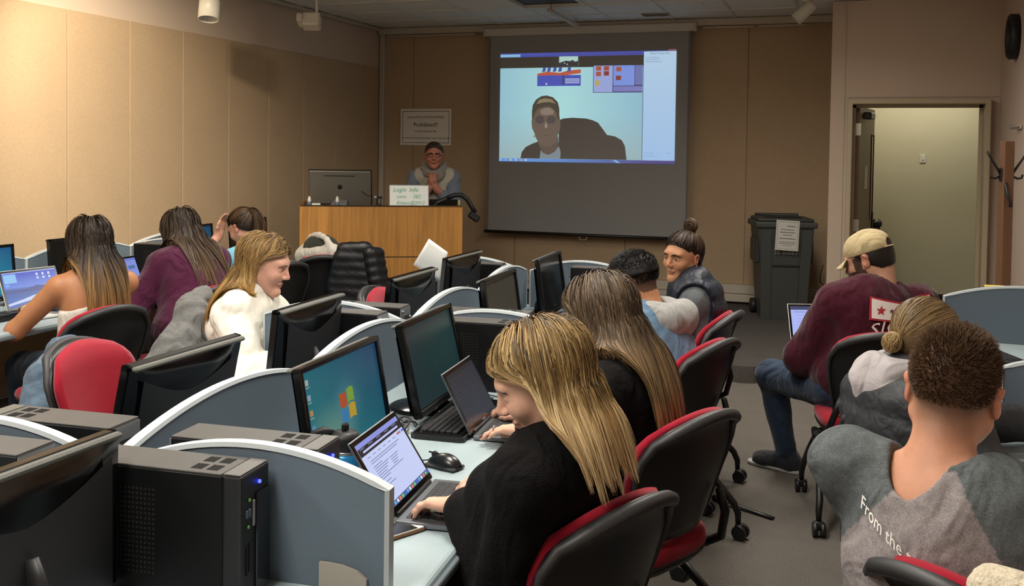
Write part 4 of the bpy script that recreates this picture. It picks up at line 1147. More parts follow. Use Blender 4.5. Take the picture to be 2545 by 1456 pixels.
        rv = .55 * s.rng.uniform(0, 1, (ng, 1))[near] + .45 * s.rng.uniform(0, 1, (n, 1))
        Gq = path[gi].reshape(-1, 3); Gn = grad(allS, Gq, allS(Gq, .12)).reshape(ng, m, 3)
        nr = Gn[near] + s.rng.normal(size=(n, 1, 3)) * .3
        me = ribbon_mesh(name, path, np.broadcast_to(rr, (n, m)), colour(rv, t, q), nr)
        return link(name, me, hair_mat(), s.rt)
    def tied_hair(s, n, tie, cut, colour, m=12, rad=.0022, vol=.008, name='hair'):
        """drawn back over the skull to the tie point (head frame)"""
        q = s.roots(n, cut); off = s.rng.uniform(0, 1, n) * vol + .002; T_ = V3(tie); path = [q.copy()]; P = q.copy()
        sk = S().ell((0, -.014, .034), (.0775, .1, .088), .02).ell((0, -.02, -.03), (.06, .06, .06), .03)
        for i in range(1, m):
            P = P + (T_ - P) / (m - i)
            dist = sk(P, .2); need = off * math.sin(math.pi * min(1, .1 + i / (m - 1) * .9)) + .001 - dist; sel = np.nonzero(need > 0)[0]
            if len(sel):
                cdir = P[sel] - V3(0, -.014, .03); cdir /= np.linalg.norm(cdir, axis=1, keepdims=True)
                for _ in range(3):
                    P[sel] += cdir * np.maximum(0, (off[sel] + .001 - sk(P[sel], .2)))[:, None]
            path.append(P.copy())
        path = np.stack(path, 1); path[:, 1:-1] = .25 * path[:, :-2] + .5 * path[:, 1:-1] + .25 * path[:, 2:]
        nr = (path - V3(0, -.014, .034)) / np.array([.0775, .1, .088]) ** 2; nr /= np.linalg.norm(nr, axis=2, keepdims=True); nr = (nr + s.rng.normal(size=(n, 1, 3)) * .25) @ s.HR.T
        path = path @ s.HR.T * s.hs + s.H; t = np.linspace(0, 1, m)[None]; rr = np.broadcast_to(rad * s.rng.uniform(.6, 1.3, (n, 1)), (n, m))
        return link(name, ribbon_mesh(name, path, rr, colour(s.rng.uniform(0, 1, (n, 1)), t * .4, q), nr), hair_mat(), s.rt)
    def short_hair(s, n, cut, lenf, colour, rad=.0011, name='hair', lay=(0, -.6, .5), m=4):
        q = s.roots(n, cut); nrm = (q - V3(0, -.014, .034)) / np.array([.0775, .099, .088]) ** 2; nrm /= np.linalg.norm(nrm, axis=1, keepdims=True)
        ln = lenf(q) * s.rng.uniform(.6, 1.15, n); L_ = V3(lay); d = nrm + L_[None] * .5 + s.rng.normal(size=(n, 3)) * .28; d /= np.linalg.norm(d, axis=1, keepdims=True)
        tan = L_[None] - nrm * (nrm @ L_)[:, None]; path = [q - nrm * .002]; P = q.copy()
        for i in range(1, m):
            P = P + (d * (1 - .25 * i / m) + tan * .55 * i / m) * (ln / (m - 1))[:, None]; path.append(P.copy())
        path = np.stack(path, 1) @ s.HR.T * s.hs + s.H; t = np.linspace(0, 1, m)[None]; rr = rad * s.rng.uniform(.7, 1.2, (n, 1)) * (1 - .7 * t)
        return link(name, strands_mesh(name, path, rr, colour(s.rng.uniform(0, 1, (n, 1)), t, q)), hair_mat(), s.rt)
def hair_mat(): return mat('hair', attr=True, rough=.5, spec=.28)
def ramp(stops):
    """colour by length t and per-lock random r: stops = list of (t, dark, light)"""
    ts = [a[0] for a in stops]; A = np.array([lin(a[1]) for a in stops]); B_ = np.array([lin(a[2]) for a in stops])
    def f(r_, t, q):
        t = np.broadcast_to(t, (r_.shape[0], t.shape[1])); o = np.zeros((*t.shape, 3))
        for c in range(3):
            a = np.interp(t, ts, A[:, c]); b_ = np.interp(t, ts, B_[:, c]); w_ = np.clip((r_ - .2) * 1.35, 0, 1); o[..., c] = a + (b_ - a) * w_
        return o
    return f
def hairline(front=.075, low=-.03, nape=-.075, temple=.03):
    """negative inside the hair-bearing scalp"""
    def f(q):
        edge = np.where(q[:, 1] > temple, (.052 - (q[:, 0] / .09) ** 2 * .03) + (q[:, 1] - temple) * .35, np.where(q[:, 1] > -.015, -.0 + (q[:, 1] + .015) * 1.1, nape + np.maximum(0, (q[:, 1] + .085)) * 1.05))
        return edge - q[:, 2]
    return f
# ------------------------------------------------------------------ chairs in place
chair((-.68, 2.15), 66, 'red training chair with black shell behind the blonde woman in the foreground')
chair((-.625, 2.925), 64, 'red training chair behind the woman with long brown hair in black sweater')
chair((-.74, 4.02), 70, 'red training chair behind the man in the denim jacket')
chair((-.79, 4.70), 80, 'red training chair behind the woman in the navy vest')
chair((.11, 4.62), 10, 'black backed chair under the man in the maroon sweatshirt')
chair((.30, 3.14), -40, 'chair under the woman in the dark puffer jacket')
chair((.36, 2.06), -42, 'chair under the short haired man in the grey shirt')
chair((-2.45, 2.96), -86, 'empty bright red chair in the left foreground')
chair((-2.30, 1.98), -88, 'red chair just showing at the left edge of the picture')
chair((-3.44, 3.72), 75, 'black backed chair behind the woman with ombre hair')
chair((-3.42, 4.50), 75, 'black backed chair with a grey hoodie hung on it')
chair((-2.26, 3.62), -74, 'dark red chair under the woman in the white jacket')
chair((-3.56, 6.22), 30, 'black backed chair with a black puffer jacket over it')
chair((-3.68, 5.60), 72, 'black backed chair behind the woman with the ponytail')
chair((-2.10, 4.69), -90, 'red chair behind the far left monitors of the island')

# ------------------------------------------------------------------ monitors
make_monitor('monitor with bright blue green desktop and coloured window emblem beside the foreground laptop', -1.224, 2.336, .77, -86.8, 10, 'wind')
make_monitor('monitor with dim dark teal screen behind the grey convertible laptop', -1.258, 3.019, .77, -86.2, 13.5, 'dim')
make_monitor('switched off monitor with grey reflection painted on its screen on the island', -1.403, 4.069, .77, -87.2, 8, 'grey')
make_monitor('switched off black monitor nearest the woman in the vest', -1.443, 4.955, .77, -87, 8, 'off')
make_monitor('glossy black monitor back beside the empty red chair', -1.758, 2.214, .77, 90.2, 12, 'off')
make_monitor('glossy black monitor back before the woman in the white jacket', -1.847, 3.05, .77, 93, 6, 'off')
make_monitor('glossy black monitor back before the far red chair', -1.866, 3.957, .77, 91, 6, 'off')
make_monitor('glossy black monitor back beside the white paper sheet', -1.956, 4.785, .77, 90, 5, 'off')
make_monitor('large black monitor back in the bottom left corner', -1.355, 1.295, .758, 89.3, 1, 'off')
make_monitor('monitor with glowing teal desktop at the left edge', -4.275, 3.941, .77, -90, 5, 'win')
make_monitor('switched off black monitor behind the woman with ombre hair', -4.30, 4.697, .77, -90, 5, 'off')
make_monitor('monitor with dim teal desktop behind the maroon top', -4.283, 5.717, .77, -90, 5, 'wind')
make_monitor('switched off black monitor behind the ponytail', -4.30, 6.43, .775, -90, 5, 'off')
make_monitor('black monitor on the right desk row', .86, 4.6, .77, 60, 5, 'off')

# ------------------------------------------------------------------ computer towers
FR = -86.0   # fronts of the right-hand towers look to the aisle
pc_tower('black tower with lit blue light in the left foreground', isl(.205, -.085)[:2], FR)
pc_tower('black tower with grey top behind the nearest cross divider', isl(.27, .105)[:2], FR)
pc_tower('black tower with blue light beside the dim teal monitor', isl(.33, 1.66)[:2], FR)
pc_tower('black tower behind the middle cross divider', isl(.27, 1.88)[:2], FR, False)
pc_tower('black tower beside the far switched off monitor', isl(.46, 3.48)[:2], FR, False)
FL = 94.0
pc_tower('black tower at the left edge with its rear vent showing', isl(-.28, -.1)[:2], FL, False)
pc_tower('black tower with zinc rear plate before the red chair', isl(-.23, .115)[:2], FL, False)
pc_tower('black tower right of the monitor back of the white jacket woman', isl(-.26, 1.695)[:2], FL, False)
pc_tower('black tower by the monitor back before the far red chair', isl(-.24, 1.88)[:2], FL, False)
pc_tower('black tower beside the far monitor back with the white sheet', isl(-.27, 3.47)[:2], FL, False)
pc_tower('black tower on the left desk row beside the maroon top', (-4.16, 5.22), -86, False)

# ------------------------------------------------------------------ small computer things
keyboard('black keyboard below the dim teal monitor', (-1.165, 2.91), 94)
keyboard('black keyboard on the left desk row at the left edge', (-3.98, 3.72), 90)
keyboard('black keyboard on the right desk row', (.62, 4.62), -70)
mouse('black computer mouse on the worktop beside the foreground laptop', (-1.03, 2.46), 75, [(0, .05, .012), (-.01, .09, .004), (-.03, .14, .003), (-.05, .2, .003), (-.02, .26, .003)])
mouse('black computer mouse beside the grey convertible laptop', (-1.05, 3.2), 80, [(0, .05, .012), (.01, .1, .004), (.03, .18, .003)])
def doc(f, W, H):
    f.rect(-W / 2, 0, W / 2, H, '#c3ccf2'); f.rect(-W / 2, H * .93, W / 2, H, '#8890d8')
    f.rect(-W / 2, H * .81, W / 2, H * .93, '#15161f'); f.rect(-W * .42, H * .845, W * .42, H * .875, '#b9c0ee')
    for k in range(5): f.rect(-W * .46 + k * W * .19, H * .905, -W * .36 + k * W * .19, H * .918, '#7d84b0')
    for k in range(6): f.rect(-W * .42 + k * W * .12, H * .75, -W * .35 + k * W * .12, H * .762, '#8088b8')
    f.rect(W * .3, H * .755, W * .4, H * .785, '#b06a70'); f.rect(W * .42, H * .755, W * .48, H * .785, '#4058d0')
    rows = [(.69, .7), (.655, .62), (.6, .2), (.565, .33), (.53, .28), (.495, .24), (.46, .2), (.425, .36), (.39, .22), (.33, .18), (.28, .25)]
    for z, l in rows: f.rect(-W * .42, H * z, -W * .42 + W * l, H * (z + .012), '#7a82ad')
    for z, l in rows[3:8]: f.rect(-W * .08, H * z, -W * .08 + W * l * .6, H * (z + .012), '#7a82ad')
    f.rect(-W * .47, 0, W * .47, H * .07, '#4c567f')
    for k in range(15): f.rect(-W * .44 + k * W * .06, H * .012, -W * .4 + k * W * .06, H * .058, ['#5fa8e8', '#d8dce8', '#e07b5a', '#6fbf7f', '#3f6fd0'][k % 5])
laptop('silver laptop showing a text document in front of the blonde woman', -.99, 2.175, .757, -84, 33, doc, .304, .2, body=M_aludk)
def dimdoc(f, W, H):
    f.rect(-W / 2, 0, W / 2, H, '#2b3040'); f.rect(-W / 2, H * .93, W / 2, H, '#20242f'); f.rect(-W * .1, H * .66, -W * .07, H * .7, '#151820')
    for k in range(8): f.rect(-W * .4, H * (.82 - .07 * k), W * (.1 + .04 * (k % 3)), H * (.825 - .07 * k), '#232836')
    f.text('ASUS', 0, -.012, .011, '#c9cdd4')
laptop('grey convertible laptop with a dim screen beside the brown haired woman', -1.068, 2.87, .757, -85, 28, dimdoc, .296, .2, .2, body=M_aludk, lit=False)
def coast(f, W, H):
    def fn(u, v):
        if v > .55: return mix(lin('#5f7fd8'), lin('#2a45b8'), (v - .55) * 2.4)
        if v > .28: return mix(lin('#2f5aa8'), lin('#27488c'), (v - .28) * 4)
        return lin('#3560b0')
    f.field(-W / 2, 0, W / 2, H, 10, 14, fn)
    f.poly([(-W / 2, H * .42), (-W * .1, H * .5), (W * .1, H * .58), (W * .3, H * .52), (W / 2, H * .6), (W / 2, H * .42)], '#2b3f86')
    f.poly([(-W / 2, H * .12), (-W * .2, H * .22), (0, H * .3), (W * .2, H * .34), (W / 2, H * .3), (W / 2, H * .22), (W * .1, H * .24), (-W * .1, H * .16), (-W / 2, H * .06)], '#b9c8e8')
    f.poly([(-W * .1, H * .05), (0, H * .14), (W * .15, H * .16), (W * .3, H * .1), (W * .35, 0), (-W * .1, 0)], '#3a4a60')
    f.rect(-W * .48, H * .7, -W * .25, H * .95, '#7fb8e8'); f.rect(-W * .48, H * .6, -W * .4, H * .68, '#5f9fe0')
    for k in range(3): f.rect(W * .12 + k * W * .11, H * .85, W * .16 + k * W * .11, H * .92, '#c9d4ee'); f.rect(W * .12 + k * W * .11, H * .75, W * .16 + k * W * .11, H * .81, '#c9d4ee')
    f.rect(-W / 2, H * .965, W / 2, H, '#8f9fe0')
laptop('white laptop with a blue coastline wallpaper before the woman with ombre hair', -3.98, 4.02, .757, -98, 22, coast, .34, .22, .22, body=M_whpl)
def mail(f, W, H):
    f.rect(-W / 2, 0, W / 2, H, '#7f8fd8'); f.rect(-W / 2, H * .92, W / 2, H, '#6878c8')
    for k in range(9): f.rect(-W * .3, H * (.8 - k * .075), W * (.05 + .05 * (k % 4)), H * (.81 - k * .075), '#5565a8')
    f.rect(W * .22, H * .62, W * .42, H * .74, '#4f6fa0'); f.rect(-W * .46, H * .5, -W * .36, H * .66, '#33405f')
laptop('black framed laptop with a blue mail window before the woman in maroon', -4.0, 4.72, .757, -88, 22, mail, .32, .21, .22, body=M_alu)
def web(f, W, H):
    f.rect(-W / 2, 0, W / 2, H, '#a9b4f2'); f.rect(-W / 2, H * .9, W / 2, H, '#3d4468'); f.rect(-W * .45, H * .83, W * .1, H * .845, '#6a74b0')
    for k in range(7): f.rect(-W * .4, H * (.74 - k * .09), W * (.1 + .07 * (k % 3)), H * (.75 - k * .09), '#8d98dc')
laptop('white laptop on the lap of the man in the maroon sweatshirt', -.11, 5.14, .655, 200, 24, web, .325, .22, .22, body=M_whpl)
# ------------------------------------------------------------------ projection screen
ps = thing('projection_screen', 'pull down projection screen showing a video call', 'screen', (-2.63, 9.94, 0))
M_fab = mat('screen_fabric_grey', '#8f8f8f', .85, noise=(300, .03))
MB().box((0, .02, 2.885), (2.24, .08, .085), bev=.012, seg=2).build('housing', mat('screen_housing', '#c2bdb2', .45), ps)
for s in (-1, 1): MB().box((s * 1.125, .02, 2.885), (.02, .09, .1), bev=.004).build('end_cap', M_trim, ps)
MB().box((0, .005, 1.81), (2.15, .003, 2.1)).build('fabric', M_fab, ps)
for s in (-1, 1): MB().box((s * 1.066, .003, 1.81), (.018, .0035, 2.1)).build('fabric_edge', mat('screen_border', '#6d6d70', .8), ps)
MB().cyl((-1.1, .0, .755), (1.1, .0, .755), .017, n=14).build('bottom_bar', mat('screen_bar_black', '#17130f', .5), ps)
MB().tube([(-.035, -.01, .738), (-.04, -.01, .715), (-.02, -.01, .706), (.02, -.01, .706), (.04, -.01, .715), (.035, -.01, .738)], .004, 6).build('pull_handle', M_trim, ps)
f = Flat(.0003); PW, PH = 1.885, 1.16
def U(x): return (x - 120) / 1930 * PW - PW / 2
def Vz(y): return 1.51 + (1 - (y - 105) / (1335 - 105)) * PH
K0 = '#1c1a18'
def bg(u, v):
    c = mix(lin('#b4ecee'), lin('#86b8d8'), abs(u - .45) * 1.3); c = mix(lin('#a0b8b8'), c, min(1, .3 + v * 1.4))
    return c
f.field(U(120), Vz(1300), U(1700), Vz(285), 20, 14, bg)
f.rect(U(120), Vz(285), U(1700), Vz(165), K0); f.rect(U(120), Vz(165), U(2045), Vz(120), '#3f4fb0', ['#3a48a8', '#3a3f90', '#3a48b0', '#4a55c0'])
f.rect(U(120), Vz(162), U(350), Vz(132), '#8fc8f0'); f.rect(U(1960), Vz(125), U(2045), Vz(108), '#8a5560')
f.field(U(1706), Vz(1310), U(2045), Vz(128), 4, 8, lambda u, v: mix(lin('#a4ccfa'), lin('#bfe0fa'), v))
f.text('Zoom Group Chat', U(1875), Vz(158), .026, '#2c4a70')
for k, t in enumerate(('From participant', 'Can you hear me', 'We cannot hear you')): f.text(t, U(1728), Vz(200 + k * 22), .02, '#4a6f98', 'LEFT')
f.text('To:  Everyone', U(1725), Vz(1228), .018, '#5a80a8', 'LEFT'); f.text('More', U(1965), Vz(1228), .018, '#5a80a8', 'LEFT'); f.text('Type message here', U(1725), Vz(1258), .018, '#6f95b8', 'LEFT')
f.field(U(118), Vz(1335), U(2045), Vz(1300), 12, 1, lambda u, v: mix(lin('#5f9ae8'), lin('#3a2f8a'), max(0, u - .2) * 1.5))
for k, c in enumerate(('#9fd0f0', '#6fc0e0', '#e8e0b0', '#b8d8f0', '#e0a070', '#d0e0f0')): f.ell(U(140 + k * 58), Vz(1317), .011, .011, c, 12)
f.poly([(U(1390), Vz(1302)), (U(1430), Vz(1302)), (U(1475), Vz(1334)), (U(1440), Vz(1334))], '#8fb8f0')
# small self view with the class
f.rect(U(790), Vz(275), U(998), Vz(165), '#b9e0d8'); f.poly([(U(790), Vz(275)), (U(790), Vz(235)), (U(830), Vz(222)), (U(865), Vz(212)), (U(905), Vz(218)), (U(940), Vz(205)), (U(970), Vz(225)), (U(998), Vz(215)), (U(998), Vz(275))], '#141a22')
for x, y in ((815, 245), (850, 238), (880, 252), (920, 225), (950, 230)): f.ell(U(x), Vz(y), .009, .008, ['#5f7fb0', '#a0b8d0', '#3a4a60'][x % 3], 10)
# wall poster and board in the picture
f.rect(U(548), Vz(490), U(1033), Vz(370), '#3f50c0'); f.poly([(U(548), Vz(375)), (U(548), Vz(350)), (U(660), Vz(330)), (U(800), Vz(345)), (U(900), Vz(320)), (U(1033), Vz(310)), (U(1033), Vz(350)), (U(850), Vz(375)), (U(700), Vz(370))], '#c8583c')
for x in (600, 655, 720, 780, 880): f.poly([(U(x), Vz(335)), (U(x + 12), Vz(285)), (U(x + 45), Vz(285)), (U(x + 38), Vz(330))], ['#3f50a8', '#e8f0f0', '#4a58b0', '#e0ecf0', '#5f68c0'][x % 5])
for k in range(3): f.rect(U(860), Vz(420 + k * 20), U(1020), Vz(411 + k * 20), '#cfdcf4')
f.poly([(U(640), Vz(475)), (U(652), Vz(452)), (U(664), Vz(475))], '#e8f0f4'); f.rect(U(832), Vz(475), U(852), Vz(370), '#3a3f58')
f.rect(U(1168), Vz(568), U(1698), Vz(272), '#3a3f70'); f.rect(U(1174), Vz(562), U(1380), Vz(274), '#9fb0ea'); f.rect(U(1388), Vz(492), U(1612), Vz(274), '#7f9cf0'); f.rect(U(1618), Vz(485), U(1698), Vz(274), '#7078b8'); f.rect(U(1390), Vz(556), U(1698), Vz(500), '#7f80c8')
for x, y in ((1200, 320), (1285, 320), (1200, 380), (1285, 375), (1418, 330), (1415, 425)): f.rect(U(x), Vz(y + 8), U(x + 55), Vz(y - 40), ['#7a3028', '#9fb8c8', '#b05038', '#a84830', '#8a3028', '#c0a060'][(x + y) % 6])
f.rect(U(1198), Vz(495), U(1235), Vz(430), '#c8b050')
# the caller: chair, shoulders, head
f.poly([(U(x), Vz(y)) for x, y in ((800, 1298), (800, 870), (850, 850), (950, 842), (1100, 850), (1170, 868), (1230, 895), (1280, 960), (1330, 1028), (1420, 1045), (1490, 1085), (1525, 1150), (1535, 1230), (1545, 1298))], '#2c2724')
f.poly([(U(x), Vz(y)) for x, y in ((372, 1298), (385, 1230), (430, 1170), (510, 1130), (580, 1105), (790, 1090), (850, 1298))], '#2a2422')
f.poly([(U(x), Vz(y)) for x, y in ((590, 1298), (600, 1205), (660, 1250), (740, 1225), (805, 1160), (825, 1220), (822, 1298))], '#7c8c94')
f.poly([(U(x), Vz(y)) for x, y in ((560, 1090), (580, 1150), (620, 1230), (690, 1255), (760, 1220), (800, 1160), (795, 1050))], '#54463f')
f.poly([(U(x), Vz(y)) for x, y in ((500, 840), (492, 890), (500, 960), (525, 1010), (545, 1070), (590, 1130), (650, 1165), (720, 1155), (770, 1110), (790, 1040), (815, 970), (818, 880), (800, 800), (760, 700), (560, 700))], '#63534a')
f.poly([(U(x), Vz(y)) for x, y in ((497, 850), (495, 770), (505, 700), (540, 640), (600, 602), (660, 595), (730, 615), (785, 670), (803, 740), (805, 850), (785, 860), (770, 780), (700, 715), (640, 720), (560, 745), (525, 800), (515, 860))], '#3a332a')
f.poly([(U(x), Vz(y)) for x, y in ((545, 690), (580, 640), (650, 625), (720, 640), (765, 690), (700, 668), (620, 672))], '#8a8262')
f.poly([(U(x), Vz(y)) for x, y in ((590, 760), (640, 735), (700, 735), (745, 765), (735, 805), (660, 815), (600, 805))], '#8a7a70')
for x in (585, 715): f.ell(U(x), Vz(865), .05, .042, '#423c3e', 18)
f.poly([(U(640), Vz(945)), (U(655), Vz(880)), (U(675), Vz(945)), (U(660), Vz(960))], '#9a8a80')
f.rect(U(620), Vz(1042), U(700), Vz(1034), '#4c3c36'); f.ell(U(528), Vz(1050), .012, .014, '#9a9480', 10)
mp_ = mat('projected_light', attr=True, rough=.85, emit=.75, base='#8f8f8f')
f.v = [(a, b_ + .0005, c) for a, b_, c in f.v]
f.build('projected_picture', mp_, ps, fix=False)

# ------------------------------------------------------------------ wall notice
sg = thing('wall_sign', 'white printed notice on the front wall above the presenter', 'sign', (-4.50, 10.088, 1.875))
MB().box((0, 0, 0), (.615, .006, .405)).build('sheet', mat('notice_paper', '#e8e6e0', .7), sg)
f = Flat()
f.rect(-.283, -.178, .283, -.173, '#2c2a28'); f.rect(-.283, .173, .283, .178, '#2c2a28'); f.rect(-.283, -.178, -.278, .178, '#2c2a28'); f.rect(.278, -.178, .283, .178, '#2c2a28')
f.text('Just say NO to FOOD & DRINK', 0, .1, .033, '#1c1a18'); f.text('Prohibited!!', 0, .005, .062, '#141210'); f.text('in the computer lab', 0, -.055, .032, '#1c1a18'); f.text('You WILL lose your lab privileges if you violate this rule', 0, -.13, .0255, '#1c1a18')
f.v = [(a, b_ - .003, c) for a, b_, c in f.v]; M_ink = mat('printed_ink', attr=True, rough=.7); f.build('lettering', M_ink, sg, fix=False)

# ------------------------------------------------------------------ lectern
LA = math.atan2(7.657 - 7.02, -3.07 + 4.243)
lec = thing('lectern', 'oak veneer lectern desk at the front with two cupboard doors', 'lectern', (-4.243, 7.02, .12), LA)
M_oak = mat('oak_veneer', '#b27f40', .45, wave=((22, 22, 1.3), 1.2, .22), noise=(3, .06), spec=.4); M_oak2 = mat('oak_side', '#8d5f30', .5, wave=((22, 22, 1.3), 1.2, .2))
LW, LD, LH = 1.335, .72, 1.03
MB().box((LW / 2, .012, LH / 2), (LW, .024, LH), bev=.002).build('front_panel', M_oak, lec)
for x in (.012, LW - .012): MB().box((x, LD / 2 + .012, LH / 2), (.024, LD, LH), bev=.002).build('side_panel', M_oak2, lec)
MB().box((LW / 2, LD / 2, .80), (LW - .05, LD - .03, .03)).build('work_surface', M_oak, lec)
MB().box((LW / 2, .03, LH - .006), (LW, .06, .014), bev=.003).build('top_ledge', mat('dark_edge', '#4c3a26', .5), lec)
for x0, x1 in ((.26, .635), (.675, 1.05)):
    d_ = MB().box(((x0 + x1) / 2, -.003, .33), (x1 - x0, .016, .54), bev=.003).build('door', M_oak, lec)
    g_ = MB(); g_.box(((x0 + x1) / 2, -.0005, .605), (x1 - x0 + .012, .004, .008)).box((x0 - .003, -.0005, .33), (.006, .004, .55)).box((x1 + .003, -.0005, .33), (.006, .004, .55)); g_.build('door_gap', M_darkgap, lec)
    MB().cyl((x1 - .03, -.008, .36), (x1 - .03, -.02, .36), .012, n=14).build('lock', MATS['dark_steel'], d_)
MB().box((LW / 2, .02, .04), (LW - .02, .03, .08)).build('plinth', M_darkgap, lec)
def lw(x, y, z): c, s = math.cos(LA), math.sin(LA); return (-4.243 + x * c - y * s, 7.02 + x * s + y * c, .12 + z)
# all-in-one computer seen from behind (screen towards the presenter)
ai = thing('desktop_computer', 'large silver and black all in one computer seen from behind on the lectern', 'computer', lw(.33, .38, .816), LA + R(170))
M_aib = mat('anodised_dark_grey', '#66635c', .35, .25)
MB().box((0, 0, .29), (.53, .028, .42), bev=.012, seg=3).build('rear_shell', M_aib, ai, rot=(R(-8), 0, 0))
MB().box((0, -.012, .29), (.54, .012, .43), bev=.005).build('bezel', M_glossblk, ai, rot=(R(-8), 0, 0))
MB().box((0, .0155, .455), (.26, .002, .006)).build('vent_slot', M_hole, ai, rot=(R(-8), 0, 0))
MB().tube([(0, .06, .24), (0, .11, .2), (0, .13, .1), (0, .1, .012)], [.07, .07, .07, .07], 12, flat=.12).build('stand', M_alu, ai)
MB().box((0, .04, .006), (.2, .2, .01), bev=.003).build('foot', M_alu, ai)
MB().box((.13, .03, .2), (.12, .02, .035)).build('port_strip', M_hole, ai, rot=(R(-8), 0, 0))
MB().lathe([(.02, 0), (.02, .002), (.001, .0021)], 18, c=(0, .0145, .36), ax='y').build('emblem', M_hole, ai, rot=(R(-8), 0, 0))
# small bottles on the ledge
for x, lab in ((.075, 'small white nozzle bottle at the left end of the lectern'), (.30, 'small white nozzle bottle before the computer stand')):
    bt = thing('spray_bottle', lab, 'bottle', lw(x, .04, LH), LA, 'small white nozzle bottles on the lectern')
    MB().lathe([(.018, 0), (.019, .004), (.018, .02), (.01, .026)], 16).build('bottle_body', mat('blue_white_plastic', '#51617c', .4), bt)
    MB().lathe([(.011, .024), (.015, .03), (.013, .052), (.008, .066), (.006, .072)], 16).build('nozzle', mat('white_plastic', '#dcdad4', .4), bt)
wc = thing('eraser', 'white eraser block lying on the lectern edge', 'eraser', lw(.13, .035, LH), LA)
MB().box((0, 0, .006), (.07, .03, .012), bev=.003).build('felt', MATS['white_plastic'], wc); MB().box((0, 0, .014), (.066, .026, .006), bev=.002).build('grip', M_cap, wc)
# webcam on its clip
wb = thing('webcam', 'small black webcam on a clip between computer and whiteboard', 'webcam', lw(.64, .05, LH), LA)
MB().box((0, 0, .006), (.05, .04, .012), bev=.004).build('clip_base', M_mattblk, wb)
for s in (-1, 1): MB().box((s * .016, 0, .035), (.008, .012, .055), bev=.003).build('clip_arm', M_mattblk, wb)
MB().box((0, 0, .066), (.06, .025, .018), bev=.006).build('camera_body', M_mattblk, wb)
MB().lathe([(.013, -.022), (.015, -.018), (.015, .01), (.012, .016)], 16, c=(-.03, 0, .066), ax='y').build('lens', M_zinc, wb)
MB().tube([(.0, .012, .06), (-.04, .03, .07), (-.09, .05, .075), (-.14, .1, .11)], .004, 6).build('cable', M_mattblk, wb)
# hand-held whiteboard
hw = thing('whiteboard', 'small white dry erase board with green handwriting leaning on the lectern', 'whiteboard', lw(.89, .045, LH - .03), LA)
MB().box((0, 0, .1), (.325, .01, .2), bev=.004).build('board', mat('whiteboard_white', '#e8efec', .25), hw, rot=(R(-8), 0, 0))
fr = MB(); fr.box((0, 0, .2), (.33, .014, .008), bev=.003).box((-.163, 0, .1), (.008, .014, .2), bev=.003).box((.163, 0, .1), (.008, .014, .2), bev=.003); fr.build('board_frame', M_alu, hw, rot=(R(-8), 0, 0))
for wd_, x, z, sz, c in (('Login', -.135, .145, .05, '#3fa58c'), ('Info', .0, .145, .05, '#3fa58c'), ('com', -.105, .09, .045, '#5fb39c'), ('382', .03, .09, .045, '#5fb39c'), ('Emacc@2012', -.105, .038, .042, '#3fa58c')):
    f = Flat(); f.text(wd_, x, z, sz, c, 'LEFT', .25); f.v = [(a, b_ - .006, c_) for a, b_, c_ in f.v]; f.build('handwriting', M_ink, hw, rot=(R(-8), 0, 0), fix=False)
# presenter's dark laptop lid and document camera
dl = thing('laptop', 'dark laptop lid on the lectern beside the whiteboard', 'laptop', lw(1.17, .3, .816), LA)
MB().box((0, 0, .13), (.3, .012, .26), bev=.005).build('lid', M_mattblk, dl, rot=(R(8), 0, 0)); MB().box((0, .12, .012), (.3, .22, .02), bev=.005).build('base', M_mattblk, dl)
dc = thing('document_camera', 'black document camera arm bending over the right end of the lectern', 'camera', lw(1.02, .2, .816), LA)
MB().box((0, 0, .02), (.14, .2, .04), bev=.01).build('base', M_mattblk, dc)
MB().tube([(0, 0, .04), (.03, -.02, .14), (.12, -.04, .235), (.2, -.05, .275)], .018, 12).build('lower_arm', MATS['dark_steel'], dc)
MB().tube([(.2, -.05, .275), (.26, -.05, .298), (.32, -.05, .30), (.37, -.05, .265), (.41, -.05, .2), (.44, -.05, .15)], [.02, .021, .021, .021, .02, .02], 12).build('bent_arm', M_mattblk, dc)
MB().box((.43, -.05, .115), (.1, .06, .06), rot=(0, R(35), 0), bev=.012).build('camera_head', M_mattblk, dc)
mk = thing('marker', 'yellow marker standing at the right end of the lectern', 'marker', lw(1.31, .05, LH), LA)
MB().cyl((0, 0, 0), (0, 0, .03), .006, n=12).build('barrel', mat('yellow_plastic', '#c9c93f', .4), mk); MB().cyl((0, 0, .03), (0, 0, .045), .0065, n=12).build('marker_cap', mat('yellow_cap', '#d8d85a', .4), mk)

# ------------------------------------------------------------------ trash can
tc_ = thing('trash_can', 'tall grey wheeled trash can with a paper notice by the front wall', 'trash can', (-.60, 9.42, .12), R(14))
M_can = mat('grey_can_plastic', '#3c3f3e', .5, noise=(12, .04)); M_can2 = mat('grey_can_dark', '#2f3231', .5)
def frus(z0, w0, d0, z1, w1, d1): return [(-w0 / 2, -d0 / 2, z0), (w0 / 2, -d0 / 2, z0), (w0 / 2, d0 / 2, z0), (-w0 / 2, d0 / 2, z0), (-w1 / 2, -d1 / 2, z1), (w1 / 2, -d1 / 2, z1), (w1 / 2, d1 / 2, z1), (-w1 / 2, d1 / 2, z1)]
FB = [[0, 1, 2, 3], [4, 5, 6, 7], [0, 1, 5, 4], [1, 2, 6, 5], [2, 3, 7, 6], [3, 0, 4, 7]]
MB().add(frus(0, .38, .4, .84, .49, .48), FB).build('bin_body', M_can, tc_)
